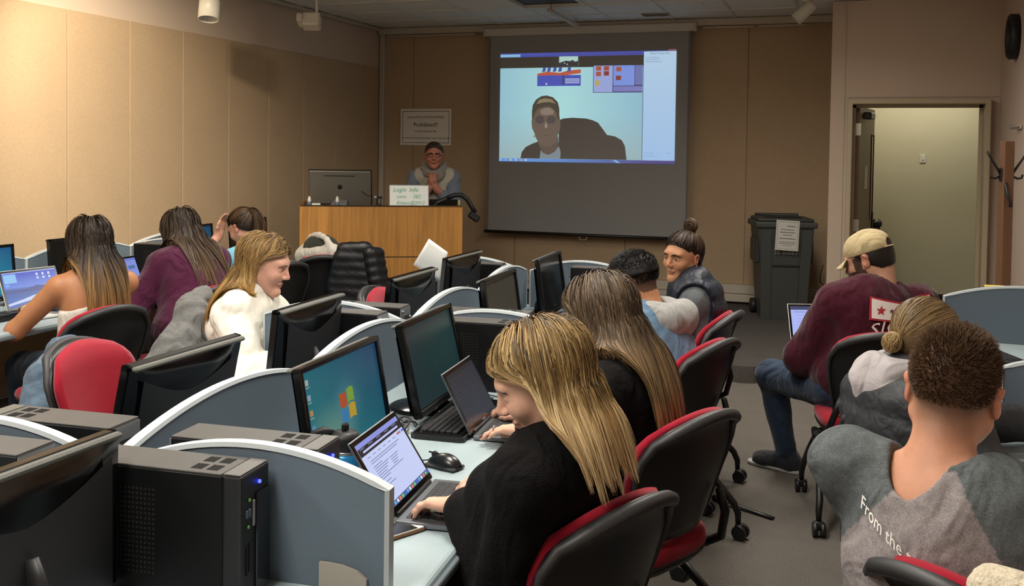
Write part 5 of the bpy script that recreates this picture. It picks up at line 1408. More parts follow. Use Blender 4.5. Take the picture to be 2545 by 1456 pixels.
for s in (-1, 1):
    MB().add([(x + s * (.16 + .02 * (z > .4)), y, z) for x, y, z in [(-.05, -.215, .0), (.035, -.215, 0), (.035, -.19, 0), (-.05, -.19, 0), (-.045, -.262, .82), (.045, -.262, .82), (.045, -.235, .82), (-.045, -.235, .82)]], FB).build('corner_rib', M_can, tc_)
    MB().box((s * .235, .0, .62), (.05, .3, .22), bev=.01).build('side_grip', M_can2, tc_)
    MB().cyl((s * .19, .2, .07), (s * .24, .2, .07), .07, n=20).build('wheel', M_mattblk, tc_)
MB().box((0, -.236, .5), (.24, .018, .012), bev=.003).build('cross_rib', M_can2, tc_)
MB().box((0, 0, .865), (.545, .53, .055), bev=.014, seg=2).build('rim', M_can, tc_)
MB().box((0, .01, .905), (.5, .46, .035), bev=.014, seg=2).build('lid', M_can2, tc_)
MB().box((0, -.06, .924), (.32, .1, .008)).build('slot', M_hole, tc_)
MB().tube([(-.2, .25, .88), (-.2, .28, .93), (.2, .28, .93), (.2, .25, .88)], .014, 8).build('handle', M_can2, tc_)
for wd_, x in (('35', -.11), ('00063', -.035)):
    f = Flat(); f.text(wd_, x, .60, .055, '#9a9d9a', 'LEFT'); f.v = [(a, -.247 - .02 * (c - .5), c) for a, b_, c in f.v]; f.build('number', M_ink, tc_, fix=False)
nt_ = MB().box((.0, -.283, .775), (.205, .003, .27), rot=(R(-4), R(3), 0)).build('notice', mat('notice_sheet', '#bdbdb6', .7), tc_)
f = Flat()
f.rect(-.09, -.122, .09, -.12, '#5a5a58'); f.rect(-.09, .12, .09, .122, '#5a5a58'); f.rect(-.09, -.12, -.088, .12, '#5a5a58'); f.rect(.088, -.12, .09, .12, '#5a5a58')
for k, (z, l, t) in enumerate(((.08, .5, .012), (.05, .8, .008), (.025, .9, .009), (.002, .5, .008), (-.03, .95, .009), (-.06, .95, .005), (-.075, .95, .005), (-.092, .6, .004))): f.rect(-.075 * l + (.03 if k == 0 else 0), z, .075 * l + (.03 if k == 0 else 0), z + t * .5, '#55555a')
f.v = [(a, b_ - .002, c) for a, b_, c in f.v]
f.build('notice_print', M_ink, nt_, (0.0, -.283, .775), (R(-4), R(3), 0), fix=False)
# bin out in the corridor
cb = thing('corridor_bin', 'dark bin with lid standing in the corridor beyond the door', 'bin', (.12, 10.55, 0))
MB().add(frus(0, .24, .26, .92, .32, .34), FB).build('bin_body', M_can2, cb); MB().box((0, 0, .95), (.35, .37, .06), bev=.015).build('lid', M_mattblk, cb)

# ------------------------------------------------------------------ clock, coat stand and fittings on the right
ck = thing('wall_clock', 'round black rimmed wall clock high on the right wall', 'clock', (1.155, 8.30, 2.53), R(-90))
MB().lathe([(.17, 0), (.172, -.05), (.16, -.062), (.145, -.05), (.143, -.03)], 40, ax='y').build('rim', M_mattblk, ck)
MB().lathe([(.146, -.02), (.146, -.026), (.001, -.027)], 40, ax='y').build('face', mat('clock_face', '#b9b4a8', .5), ck)
for k in range(12):
    a = R(30 * k); MB().box((.125 * math.sin(a), -.0285, .125 * math.cos(a)), (.007, .002, .022), rot=(0, a, 0)).build('hour_mark', M_hole, ck)
MB().box((.03, -.031, .02), (.075, .002, .009), rot=(0, R(-30), 0)).build('hour_hand', M_hole, ck); MB().box((-.01, -.033, .05), (.008, .002, .11), rot=(0, R(-12), 0)).build('minute_hand', M_hole, ck)
cs = thing('coat_stand', 'brown wooden coat stand with dark metal hooks by the right wall', 'coat stand', (.90, 6.72, 0), R(20))
M_cwood = mat('coat_stand_wood', '#6b4c35', .5, wave=((30, 30, 2), .8, .18))
MB().box((0, 0, .88), (.064, .064, 1.67), bev=.004).build('post', M_cwood, cs)
for a in (0, 90): MB().box((0, 0, .03), (.42 if a == 0 else .06, .06 if a == 0 else .42, .05), bev=.006).build('foot', M_cwood, cs)
for k, (sx, z) in enumerate(((-1, 1.50), (1, 1.50))):
    MB().tube([(sx * .035, 0, z), (sx * .07, 0, z - .015), (sx * .095, 0, z - .01), (sx * .1, 0, z + .01)], .007, 8).build('lower_hook', M_mattblk, cs)
    MB().tube([(sx * .035, 0, z + .01), (sx * .06, 0, z + .05), (sx * .1, 0, z + .11), (sx * .125, 0, z + .15)], [.009, .008, .007, .008], 8).build('upper_hook', M_mattblk, cs)
    MB().box((sx * .035, 0, z + .01), (.012, .03, .08), bev=.003).build('hook_plate', M_mattblk, cs)
MB().tube([(-.02, -.035, 1.46), (-.02, -.06, 1.38), (-.005, -.07, 1.34), (0, -.06, 1.315)], .01, 8).build('front_hook', M_mattblk, cs)
for loc, dm, lab in (((1.15, 8.85, 1.44), (.1, .14), 'pale wall plate beside the door frame'), ((1.15, 8.74, 1.42), (.06, .2), 'narrow pale thermostat on the right wall behind the coat stand'), ((1.15, 8.74, 1.16), (.1, .11), 'double light switch plate on the right wall')):
    sp = thing('wall_plate', lab, 'switch', loc, R(-90))
    MB().box((0, 0, 0), (dm[0], .014, dm[1]), bev=.004).build('plate', mat('ivory_plate', '#cdbfa8', .4), sp)
    for k in (-1, 1): MB().box((k * .02, -.009, 0), (.014, .008, .03), bev=.002).build('toggle', mat('ivory_toggle', '#b3a48c', .4), sp)
hk = thing('wall_hook', 'small white hooks on the right wall at the picture edge', 'hook', (1.15, 8.05, 1.84), R(-90))
MB().box((0, 0, 0), (.22, .012, .03), bev=.004).build('rail', MATS['ivory_plate'], hk)
for k in (-1, 0, 1): MB().tube([(k * .08, -.006, 0), (k * .08, -.04, -.01), (k * .08, -.05, .015)], .006, 8).build('peg', M_zinc, hk)
pb = thing('power_box', 'white power box with a black cord low on the return wall', 'outlet', (-.205, 9.75, .3), R(-90))
MB().box((0, .0, 0), (.06, .03, .2), bev=.005).build('box', MATS['white_plastic'], pb); MB().tube([(0, -.02, .1), (.05, -.05, .12), (.07, -.05, .2), (0, -.03, .28)], .005, 6).build('cord', M_mattblk, pb)
mark = thing('corridor_plate', 'small pale switch plate on the corridor wall', 'switch', (.735, 11.695, 1.60))
MB().box((0, 0, 0), (.06, .01, .09), bev=.003).build('plate', MATS['white_plastic'], mark); MB().box((0, -.008, 0), (.014, .008, .03)).build('toggle', MATS['white_plastic'], mark)

# ------------------------------------------------------------------ things on the desks
bo = thing('water_bottle', 'blue water bottle with black loop lid behind the foreground laptop', 'bottle', (-1.145, 2.11, ZD), R(0))
MB().lathe([(.034, 0), (.037, .006), (.037, .12), (.034, .13)], 28).build('bottle_body', mat('blue_steel_bottle', '#2f93d6', .35, .3), bo)
MB().lathe([(.0345, .128), (.035, .133), (.0345, .137)], 28).build('steel_ring', M_alu, bo)
MB().lathe([(.034, .136), (.036, .14), (.036, .166), (.03, .178), (.02, .182)], 28).build('lid', M_mattblk, bo)
MB().tube([(-.028, -.01, .172), (-.05, -.02, .18), (-.068, -.026, .172), (-.07, -.027, .15), (-.055, -.02, .138)], .008, 8, flat=1.5).build('lid_loop', M_mattblk, bo)
MB().box((.0, .0, .19), (.014, .02, .02), bev=.004).build('spout_tab', M_hole, bo)
ph = thing('smartphone', 'white faced phone in a brown case at the front desk edge', 'phone', (-.955, 1.985, ZD), R(-28), 'smartphones on the desks')
MB().box((0, 0, .0045), (.066, .135, .009), bev=.004, seg=2).build('case', mat('brown_phone_case', '#7a5638', .4), ph); MB().box((0, 0, .0092), (.062, .13, .0012)).build('front_glass', mat('white_glass', '#d9dbd9', .15), ph); MB().box((0, 0, .0099), (.058, .098, .0006)).build('screen', M_off, ph)
ph = thing('smartphone', 'black phone lying beside the grey convertible laptop', 'phone', (-1.06, 3.075, ZD), R(96), 'smartphones on the desks')
MB().box((0, 0, .005), (.068, .14, .01), bev=.004, seg=2).build('case', M_mattblk, ph); MB().box((0, 0, .0102), (.06, .132, .001)).build('screen', M_off, ph); MB().box((0, .055, .0108), (.03, .012, .001)).build('home_strip', MATS['white_glass'], ph)
ph = thing('smartphone', 'pink cased phone with a white sticker on the right desk row', 'phone', (.49, 2.99, ZD), R(25), 'smartphones on the desks')
MB().box((0, 0, .006), (.075, .15, .012), bev=.004, seg=2).build('case', mat('pink_case', '#c99a97', .5), ph); MB().box((0, 0, .0126), (.068, .143, .001)).build('back_plate', mat('dark_plate', '#4a3a3a', .4), ph); MB().lathe([(.026, .0132), (.026, .0138), (.001, .0138)], 24).build('sticker', mat('white_sticker', '#d8cfcb', .5), ph)
pp = thing('paper_sheet', 'printed white sheet lying on the convertible laptop', 'paper', (-.965, 2.995, .7575), R(8))
P = [[(-.05 + .1 * i / 6, -.07 + .14 * j / 6, .0015 + .001 * math.sin(i)) for j in range(7)] for i in range(7)]
MB().slab(P, .0006).build('sheet', mat('white_paper', '#d6d9d8', .8), pp)
for k in range(6): MB().box((0, -.055 + k * .02, .0042), (.08, .004, .0004)).build('print_line', mat('faint_print', '#b3b8bb', .8), pp)
ws = thing('paper_sheet', 'blank white sheet standing tilted behind the far monitor back', 'paper', (0, 0, 0))
A_, B_, C_, D_ = (np.array(q) for q in ((-2.16, 4.901, 1.129), (-2.061, 4.933, 1.056), (-2.10, 4.93, .90), (-2.238, 4.87, .985)))
P = [[tuple((A_ * (1 - u) * (1 - v) + B_ * u * (1 - v) + C_ * u * v + D_ * (1 - u) * v) + np.array([.02, -.05, 0]) * math.sin(v * math.pi) * .35) for v in np.linspace(0, 1, 9)] for u in np.linspace(0, 1, 9)]
MB().slab(P, .0006).build('sheet', MATS['white_paper'], ws); MB().box((-2.13, 4.925, .82), (.02, .02, .16), bev=.004).build('holder', M_mattblk, ws)
pk = thing('note_pad', 'white and bright pink note sheets behind the centre spine divider', 'paper', (-2.0, 3.05, ZD), R(20))
MB().box((0, 0, .003), (.11, .15, .006)).build('white_sheet', MATS['white_paper'], pk); MB().box((.0, -.03, .0068), (.075, .12, .001), rot=(0, 0, R(25))).build('pink_sheet', mat('pink_paper', '#e58fc0', .8), pk)
pt = thing('tablet', 'small tablet leaning before the far red chair', 'tablet', (-2.07, 4.16, ZD), R(60))
MB().box((0, 0, .06), (.09, .008, .12), bev=.003).build('case', mat('brown_case', '#7a5a44', .5), pt, rot=(R(-25), 0, 0)); MB().box((0, -.0048, .06), (.08, .001, .105)).build('screen', mat('tablet_screen', '#5f7fa0', .3, emit=.4), pt, rot=(R(-25), 0, 0))
# cable tangles behind the monitors
def cables(label, loc, n, seed, spread=.1):
    t_ = thing('cable_bundle', label, 'cables', (*loc, ZD), 0, 'cable tangles behind monitors'); rn = random.Random(seed)
    for k in range(n):
        pts = []; x, y = rn.uniform(-spread, spread) * .5, rn.uniform(-spread, spread); a = rn.uniform(0, 6.3)
        for i in range(26):
            a += rn.uniform(.1, .75) * (1 if k % 2 else -1); x += .016 * math.cos(a); y += .016 * math.sin(a); x = max(-spread, min(spread, x)); y = max(-spread, min(spread, y))
            pts.append((x, y, .006 + .03 * abs(math.sin(i * .55 + k)) * (1 if k % 3 else .4)))
        MB().tube(pts, .0028, 6).build('cable', M_mattblk if k % 4 else mat('grey_cable', '#8a8a88', .5), t_)
cables('tangle of black cables behind the two nearest island monitors', (-1.32, 2.68), 7, 3, .09)
cables('tangle of cables behind the far pair of island monitors', (-1.46, 4.52), 6, 8, .09)
cables('cables under the teal monitor at the left edge', (-4.16, 4.08), 4, 5, .07)
sn = thing('sanitizer_bottle', 'pump bottle with a blue top behind the far right divider', 'bottle', (.80, 5.0, 0)); sn.location = (.78, 5.19, ZD)
MB().lathe([(.03, 0), (.032, .01), (.032, .15), (.014, .18)], 20).build('bottle_body', mat('clear_blue', '#9fc3d0', .2), sn); MB().lathe([(.014, .178), (.016, .195), (.006, .2), (.006, .235)], 16).build('pump', mat('pump_blue', '#2f8fb8', .4), sn); MB().box((-.015, 0, .24), (.05, .018, .012), bev=.004).build('spout', MATS['pump_blue'], sn)
sb = thing('sponge', 'yellow sponge box behind the far right divider', 'sponge', (.66, 5.185, ZD)); MB().box((0, 0, .125), (.1, .05, .25), bev=.01).build('box', mat('pale_yellow', '#d3c070', .7), sb); MB().box((0, 0, .253), (.09, .045, .012), bev=.004).build('sponge_top', mat('sponge_yellow', '#c9b25a', .9), sb)
stp = thing('strap', 'black strap lying on the carpet beside the chair casters', 'strap', (-.42, 4.5, 0))
MB().tube([(-.14, .1, .012), (-.1, .06, .02), (-.03, .03, .014), (.05, -.01, .01), (.13, -.055, .008)], .014, 8, flat=.3).build('webbing', M_mattblk, stp); MB().box((-.14, .105, .014), (.04, .03, .02), bev=.006).build('buckle', M_glossblk, stp)
# ------------------------------------------------------------------ people
def cloth(name, col, rough=.9, noise=None, bump=None, sheen=.15): return mat(name, col, rough, noise=noise or [(18, .06), (420, .14)], bump=[(8, .7, .045, (1, 1, .55)), (24, .25, .012), bump or (420, .35, .0015)], spec=.15, sheen=sheen)
C_black = cloth('black_wool', '#121112', .95, [(30, .15), (300, .4)], (240, .8, .004), .0)
C_black2 = cloth('black_rib_knit', '#141314', .95, [(30, .1), (300, .3)], (90, .5, .002), .0)
C_denim = cloth('denim_blue', '#5d7891', .9, [(12, .12), (300, .15)], (500, .4, .001)); C_jean = cloth('dark_jeans', '#2d3c52', .9, [(9, .22), (300, .15)])
C_grey = cloth('heather_grey', '#9b9b98', .95, [(20, .06), (250, .18)]); C_dark = cloth('black_trousers', '#17171a', .9)
C_maroon = cloth('maroon_fleece', '#3d101e', .95); C_purple = cloth('plum_knit', '#4a1c36', .95); C_blue = cloth('light_blue_cotton', '#7ec3dc', .85); C_white = mat('white_quilted_nylon', '#e6e2d6', .55, noise=(12, .03), bump=[(7, .6, .04), (22, .3, .014), (200, .15, .002)], spec=.3)
C_navy = mat('navy_nylon', '#1c232e', .5, noise=(14, .1), bump=[(8, .5, .03), (24, .3, .012)], spec=.35); C_char = mat('charcoal_nylon', '#2d2f33', .5, noise=(14, .08), bump=[(8, .5, .03), (24, .3, .012)], spec=.35)
C_shoe = cloth('dark_shoe', '#2a2c30', .7); C_sole = mat('pale_sole', '#a9aaa8', .6)
HL = hairline()

def eyebrow_glasses(p, m, lens=True):
    g = thing('glasses', 'x', 'glasses') if False else None
    b_ = MB()
    for e in (-1, 1):
        c = V3(e * .031, .1, .003); pts = [(c[0] + .025 * math.copysign(abs(math.cos(a)) ** .7, math.cos(a)), c[1] - .006 * abs(math.cos(a)) * (1 if e * math.cos(a) > 0 else 0), c[2] + .0155 * math.copysign(abs(math.sin(a)) ** .7, math.sin(a))) for a in np.linspace(0, 2 * math.pi, 19)]
        b_.tube(pts, .0022, 6); b_.tube([(e * .056, .094, .006), (e * .075, .05, .006), (e * .08, 0, .004), (e * .079, -.02, -.006)], .0018, 6)
    b_.tube([(-.007, .102, .006), (0, .105, .009), (.007, .102, .006)], .002, 6)
    o = b_.build('glasses', m, p.rt); M = np.eye(4); M[:3, :3] = p.HR * p.hs; M[:3, 3] = p.H; o.matrix_local = Matrix(M.tolist()); return o
def bracelet(p, e, m, r=.032):
    d = p.Wr[e] - p.El[e]; d /= np.linalg.norm(d); c = p.Wr[e] - d * .03; a = np.cross(d, V3(0, 0, 1)); a /= np.linalg.norm(a); b_ = np.cross(d, a)
    MB().tube([tuple(c + r * (math.cos(t) * a + math.sin(t) * b_)) for t in np.linspace(0, 2 * math.pi, 21)], .004, 6).build('bracelet', m, p.rt)
def ponytail(p, tie, length, n, colour, rad=.0022, spread=.02, m=16, coll=True, dirn=(0, -1, -.2), name='ponytail'):
    T0 = p.H + p.HR @ V3(tie) * p.hs; rg = p.rng; P = T0 + rg.normal(size=(n, 3)) * .006; d = np.tile(p.HR @ (V3(dirn) / np.linalg.norm(dirn)), (n, 1)) + rg.normal(size=(n, 3)) * .16
    path = [P.copy()]; body = p.torso(.02) + p.neck(.01); ln = length * rg.uniform(.7, 1.05, n)
    for i in range(1, m):
        d = d * .74 + V3(0, 0, -1) * .26 + rg.normal(size=(n, 3)) * .02; d /= np.linalg.norm(d, axis=1, keepdims=True); P = P + d * (ln / (m - 1))[:, None]
        dist = body(P, .1); sel = np.nonzero(dist < .008)[0]
        if len(sel): bk = p.HR @ V3(0, -1, .3); P[sel] += bk * (.008 - dist[sel])[:, None]
        path.append(P.copy())
    path = np.stack(path, 1); t = np.linspace(0, 1, m)[None]; rr = rad * rg.uniform(.6, 1.3, (n, 1)) * (1 - .75 * t ** 3)
    link(name, strands_mesh(name, path, np.broadcast_to(rr, (n, m)), colour(rg.uniform(0, 1, (n, 1)), .3 + .7 * t, None)), hair_mat(), p.rt)
    MB().tube([tuple(T0 + .012 * (math.cos(a) * (p.HR @ V3(1, 0, 0)) + math.sin(a) * (p.HR @ V3(0, 0, 1)))) for a in np.linspace(0, 6.283, 15)], .005, 6).build('hair_tie', M_mattblk, p.rt)
def bun(p, c, r, n, colour, rad=.002, name='hair_bun'):
    """coiled knot of hair at c (head frame)"""
    rg = p.rng; m = 26; ph = rg.uniform(0, 6.28, n); th = rg.uniform(-1, 1, n); t = np.linspace(0, 1, m)
    A = ph[:, None] + t[None] * rg.uniform(3, 6, (n, 1)); B_ = th[:, None] * 1.2 + .5 * np.sin(A * 1.3 + ph[:, None]); rr = r * rg.uniform(.75, 1.05, (n, 1))
    Q = np.stack([rr * np.cos(A) * np.cos(B_), rr * np.sin(B_) * .8, rr * np.sin(A) * np.cos(B_)], 2) + V3(c); Q = Q @ p.HR.T * p.hs + p.H
    rad_ = np.broadcast_to(rad * rg.uniform(.6, 1.2, (n, 1)), (n, m))
    link(name, strands_mesh(name, Q, rad_, colour(rg.uniform(0, 1, (n, 1)), np.broadcast_to(t[None] * .3 + .5, (1, m)), None)), hair_mat(), p.rt)
    core = S().ell(c, (r * .9, r * .75, r * .9), .01).xf(p.HR, p.H, p.hs); V_, F_ = isosurf(core, *core.bounds(.01), .006); col = colour(np.array([[.1]]), np.array([[.5]]), None)[0, 0]
    link('bun_core', np_mesh('bun_core', [(V_, F_)], np.tile(col, (len(V_), 1))), hair_mat(), p.rt)
def cap_col(hexc): c = np.array(lin(hexc)); return lambda P: np.tile(c, (len(P), 1))
def print_on(p, items, name, m, org, ux, uz, d_in, step=.003, off=.004):
    """lay flat print on the garment: items (V,F,col); org+x*ux+z*uz, cast along d_in onto the top's surface"""
    b_ = MB()
    for V_, F_, col in items:
        Q = np.array([org + x * ux + z * uz for x, z in V_]); t = np.zeros(len(Q))
        for _ in range(60): t += np.clip(p.topS(Q + t[:, None] * d_in, .2) - off - .003, -.01, .04) * .9
        b_.add([tuple(q) for q in Q + t[:, None] * d_in], F_, lin(col))
    return b_.build(name, m, p.rt, fix=False)
def tess(poly, n=1): return poly

# 1. blonde woman in black in the foreground
p = Person('blonde woman in a black wool sweater typing in the foreground', (-.715, 2.10), 80, bow=-.03, torso=.97, head=(-.625, 2.035, 1.11), hpitch=26, hyaw=28, hl=(-.815, 2.055, .80), hr=(-.775, 2.245, .80), seed=11, elout=.3, scale=1.0, armw=1.1, fl=(-.95, 2.0, 0), fr=(-.95, 2.22, 0), broad=1.08)
p.body('#d3a48c', lips='#a8605a', brow='#5a4028', curl={1: .75, -1: .8}, hand_res=.0026, head_res=.003, nails=mat('burgundy_nails', '#4a0f1c', .25), hand_dirs={-1: ((.05, 1, -.12), (.25, 0, 1)), 1: ((-.05, 1, -.1), (-.2, 0, 1))})
p.top('sweater', C_black, .02, .97, .55, .005, 22, .008, hem=-.06, flare=.002, fat=1.0, armg=.014)
MB_sh = p.top('shirt_collar', cloth('pale_shirt', '#d9c9c6', .8), .012, .3, .75, .002, 20, .009, hem=.3, arms=False)
p.pants(C_dark); p.shoes(C_shoe)
col = ramp([(0, '#2e2418', '#5f4a30'), (.16, '#3f301f', '#b8955c'), (.42, '#8f6e40', '#ecd09a'), (1, '#a88458', '#f4deb0')])
p.scalp(.006, HL, m=hair_mat(), cols=cap_col('#3f2f1e'))
p.long_hair(14000, .275, HL, col, part=.005, rad=.0012, vol=.02, m=16, clump=.5, ngd=420, back=.1, lenvar=.3, wave=.01, swing=(.0, -.36, 0), facey=.02, wid=.1)

# 2. woman with long brown hair in black, next seat
p = Person('woman with very long light brown hair in a black sweater, second on the right side', (-.645, 2.91), 84, bow=.0, head=(-.70, 2.86, 1.118), hpitch=22, hyaw=-4, hl=(-.86, 2.71, .80), hr=(-.93, 2.93, .80), seed=12, elout=.35, armw=1.08, fl=(-1.0, 2.75, 0), fr=(-1.0, 3.0, 0), broad=1.05)
p.body('#d0a088', curl={1: .5, -1: .45}, hand_res=.0028, head_res=.0035, nails=MATS['burgundy_nails'], hand_dirs={-1: ((-.25, 1, -.1), (.2, 0, 1)), 1: ((.1, 1, -.1), (-.2, 0, 1))})
p.top('sweater', C_black2, .024, .97, .5, .005, 22, .009, hem=-.06, flare=.01, armg=.024)
t0, dd, rr, up = p.hand_tip[-1][2]; rc = t0 - dd * .045
MB().lathe([(.0095, -.002), (.0105, 0), (.0095, .002)], 16, c=(0, 0, 0), ax='y').build('ring', M_alu, p.rt, tuple(rc))
p.pants(C_dark); p.shoes(C_shoe)
col = ramp([(0, '#372c22', '#6a5846'), (.35, '#43362a', '#7f6a52'), (.7, '#64503a', '#a5885e'), (1, '#7a6040', '#bfa070')])
p.scalp(.006, HL, m=hair_mat(), cols=cap_col('#3a2c1e'))
p.long_hair(9000, .45, HL, col, part=.0, rad=.0014, vol=.022, m=17, clump=.5, ngd=320, back=.1, lenvar=.25, wid=.105, swing=(0, -.2, 0))

# 3. man in denim jacket with grey hood
p = Person('man with short black hair in a denim jacket with a grey hood', (-.72, 3.98), 72, male=True, head=(-.86, 4.10, 1.055), hpitch=18, hyaw=14, hl=(-1.1, 3.85, .80), hr=(-1.12, 4.12, .80), seed=13, fl=(-1.05, 4.0, 0), fr=(-1.0, 4.25, 0), hs=.97)
p.body('#b07a58', brow='#15110f', head_res=.0045, stubble=('#15120f', lambda q: ((q[:, 2] > -.045 + np.maximum(0, q[:, 1] + .05) * .75) & (q[:, 1] < .045) & (np.abs(q[:, 0]) < .0765)) * .8))
hood = S().cap(p.N + V3(-.09, .0, .03), p.N + V3(-.07, -.11, .015), .045, .055, .04).cap(p.N + V3(.09, .0, .03), p.N + V3(.07, -.11, .015), .045, .055, .04).cap(p.N + V3(-.07, -.12, .01), p.N + V3(.07, -.12, .01), .05, .05, .04).ell(p.N + V3(0, -.14, -.02), (.095, .045, .065), .05)
p.top('denim_jacket', C_denim, .022, .97, .2, .006, 20, .01, hem=-.05)
V_, F_ = isosurf(lambda Q: np.maximum(hood(Q) + .006 * wob(Q, 30, 5), -p.neck(.014)(Q)), *hood.bounds(.02), .008); link('hood', np_mesh('hood', [(V_, F_)]), C_grey, p.rt)
MB().tube([tuple(p.Sh[-1] + V3(.02 + .06 * a, -.085 - .02 * math.sin(3 * a), .0 - .28 * a)) for a in np.linspace(0, 1, 8)], .003, 6).build('back_seam', cloth('denim_seam', '#4a6078'), p.rt)
p.pants(C_jean); p.shoes(C_shoe)
col = ramp([(0, '#0b0a0a', '#161413'), (1, '#0f0e0e', '#221f1d')])
p.short_hair(5200, lambda q: (-.005 + np.maximum(0, q[:, 1] - .03) * .9) - q[:, 2], lambda q: np.interp(q[:, 2], [0, .04, .07, .1], [.004, .012, .024, .028]), col, rad=.0022, lay=(0, .9, .1))
p.scalp(.012, lambda q: (.032 + np.maximum(0, q[:, 1] - .03) * .3) - q[:, 2], m=hair_mat(), cols=cap_col('#0c0b0b'), fold=.002, ff=90)
eyebrow_glasses(p, M_mattblk)

# 4. woman in navy vest looking back
p = Person('woman with a dark hair bun in a navy vest looking towards the camera', (-.73, 4.70), 104, head=(-.765, 4.78, 1.108), hyaw=46, hpitch=4, hroll=-4, hl=(-1.0, 4.55, .80), hr=(-1.05, 4.85, .8), seed=14, hs=.97, broad=1.0, fl=(-1.05, 4.6, 0), fr=(-1.05, 4.85, 0))
p.body('#b37f5e', lips='#8f5348', brow='#241812', head_res=.0032, iris='#2c1c12', cheeks=.2)
p.top('grey_shirt', cloth('grey_melange', '#5b5f63', .95, [(60, .12), (300, .3)]), .014, .95, .3, .004, 24, .01, hem=-.02)
col_c = S().cap(p.N + (p.nk - p.N) * .0, p.N + (p.nk - p.N) * 1.05, .07, .066, .02)
p.top('vest', C_navy, .036, .3, .5, .004, 20, .01, hem=-.05, arms=False, vest=True, collar=col_c, puff=(34, .014, V3(0, 0, 1)))
p.pants(C_dark); p.shoes(C_shoe)
col = ramp([(0, '#1c1410', '#3a2a1f'), (.5, '#2a1e16', '#5f4630'), (1, '#33251a', '#75583a')])
p.scalp(.006, HL, m=hair_mat(), cols=cap_col('#211812')); p.tied_hair(4000, (0, -.055, .115), HL, col, rad=.0018, vol=.012)
bun(p, (0, -.055, .152), .036, 420, col, .0019)
for e in (-1, 1): MB().lathe([(.001, -.004), (.004, 0), (.001, .004)], 10).build('earring', mat('pearl', '#d8d0c4', .2), p.rt, tuple(p.H + p.HR @ V3(e * .084, -.004, -.036) * p.hs))

# 5. man with cap in maroon sweatshirt
p = Person('man in a beige cap and maroon sweatshirt with a laptop on his lap', (.04, 4.73), 22, male=True, scale=1.06, knout=.55, head=(.085, 4.80, 1.135), hyaw=48, hpitch=22, hl=(-.17, 5.0, .70), hr=(.08, 5.05, .70), seed=15, fl=(-.28, 5.17, 0), fr=(.2, 5.3, 0), beard='#1d1612', elout=.8, broad=1.02, ftdir=40, armw=1.1)
p.body('#b98a70', brow='#1d1612', head_res=.004, hand_res=.004, stubble=('#1d1612', lambda q: ((q[:, 2] > -.055 + np.maximum(0, q[:, 1] + .06) * .7) & (q[:, 1] < .035) & (np.abs(q[:, 0]) < .0775)) * .9), hand_dirs={-1: ((-.2, 1, -.1), (0, 0, 1)), 1: ((.2, 1, 0), (0, 0, 1))})
p.top('sweatshirt', C_maroon, .028, .96, .42, .007, 18, .009, hem=-.1, flare=.006, armg=.03)
p.pants(C_jean, .016); p.shoes(C_shoe, C_sole)
hc = S().ell((0, -.012, .045), (.088, .108, .087), .02).xf(p.HR, p.H, p.hs); inv = p.HR.T
def capf(Q):
    q = (Q - p.H) @ inv.T / p.hs; d = np.maximum(hc(Q) + .0015 * wob(q, 70, 2), (.026 + .12 * np.maximum(0, q[:, 1]) * .0) - q[:, 2]); hole = np.sqrt((q[:, 0] / 1.0) ** 2 + ((q[:, 2] - .034) / 1.0) ** 2) - .034
    return np.maximum(d, -np.maximum(hole, q[:, 1] + .06))
V_, F_ = isosurf(capf, *hc.bounds(.02), .0045); C_cap = cloth('beige_twill', '#b3a27c', .85); link('cap', np_mesh('cap', [(V_, F_)]), C_cap, p.rt)
P = [[tuple(p.H + p.HR @ V3(x, .075 + .075 * math.sqrt(max(0, 1 - (x / .085) ** 2)) * v + .0, .036 - .03 * v - 2.2 * x * x) * p.hs) for v in np.linspace(0, 1, 7)] for x in np.linspace(-.08, .08, 13)]
MB().slab(P, .004).build('cap_brim', C_cap, p.rt)
MB().tube([tuple(p.H + p.HR @ V3(x, -.115 + x * x * 5.2, .03) * p.hs) for x in np.linspace(-.05, .05, 9)], .008, 8, flat=.35).build('cap_strap', C_cap, p.rt)
p.scalp(.004, lambda q: np.maximum((-.05 + np.maximum(0, q[:, 1] + .06) * .75) - q[:, 2], q[:, 2] - .06), m=hair_mat(), cols=cap_col('#1b1511'))
f = Flat(); V_, F_ = T('POLO', .013); b_ = MB(); b_.add([tuple(p.H + p.HR @ V3(-x, -.1155 + x * x * 4 + (z) * .25, .088 + z) * p.hs) for x, z, _ in V_], F_, lin('#3a3a44')); b_.build('cap_lettering', M_ink, p.rt, fix=False)
# print across the back
ux = V3(1, 0, 0); uz = (p.N - p.C) / np.linalg.norm(p.N - p.C); org = p.C + (p.N - p.C) * .42 + V3(.03, -.45, -.1); din = V3(0, 1, .15) / np.linalg.norm([0, 1, .15])
def star(cx, cz, r): return [(cx + r * (1 if i % 2 == 0 else .42) * math.sin(i * math.pi / 5), cz + r * (1 if i % 2 == 0 else .42) * math.cos(i * math.pi / 5)) for i in range(10)]
def strip(poly_top, poly_bot, n=14):   # band between two curves
    V_ = []; F_ = []
    for i in range(n + 1): V_ += [poly_top(i / n), poly_bot(i / n)]
    for i in range(n): F_.append([2 * i, 2 * i + 1, 2 * i + 3, 2 * i + 2])
    return V_, F_
xs = lambda t: -.145 + .29 * t; dip = lambda t: -.028 * (1 - abs(2 * t - 1)); zt, zb = .165, .085; SX = 1.12
items = [(*strip(lambda t: (xs(t) * 1.05, zt + .012 + dip(t)), lambda t: (xs(t) * .98, zb - .008 + dip(t) * .4)), '#a01f2c'),
         (*strip(lambda t: (xs(t), zt + .004 + dip(t)), lambda t: (xs(t) * .92, zb + dip(t) * .4)), '#d9d2cc')]
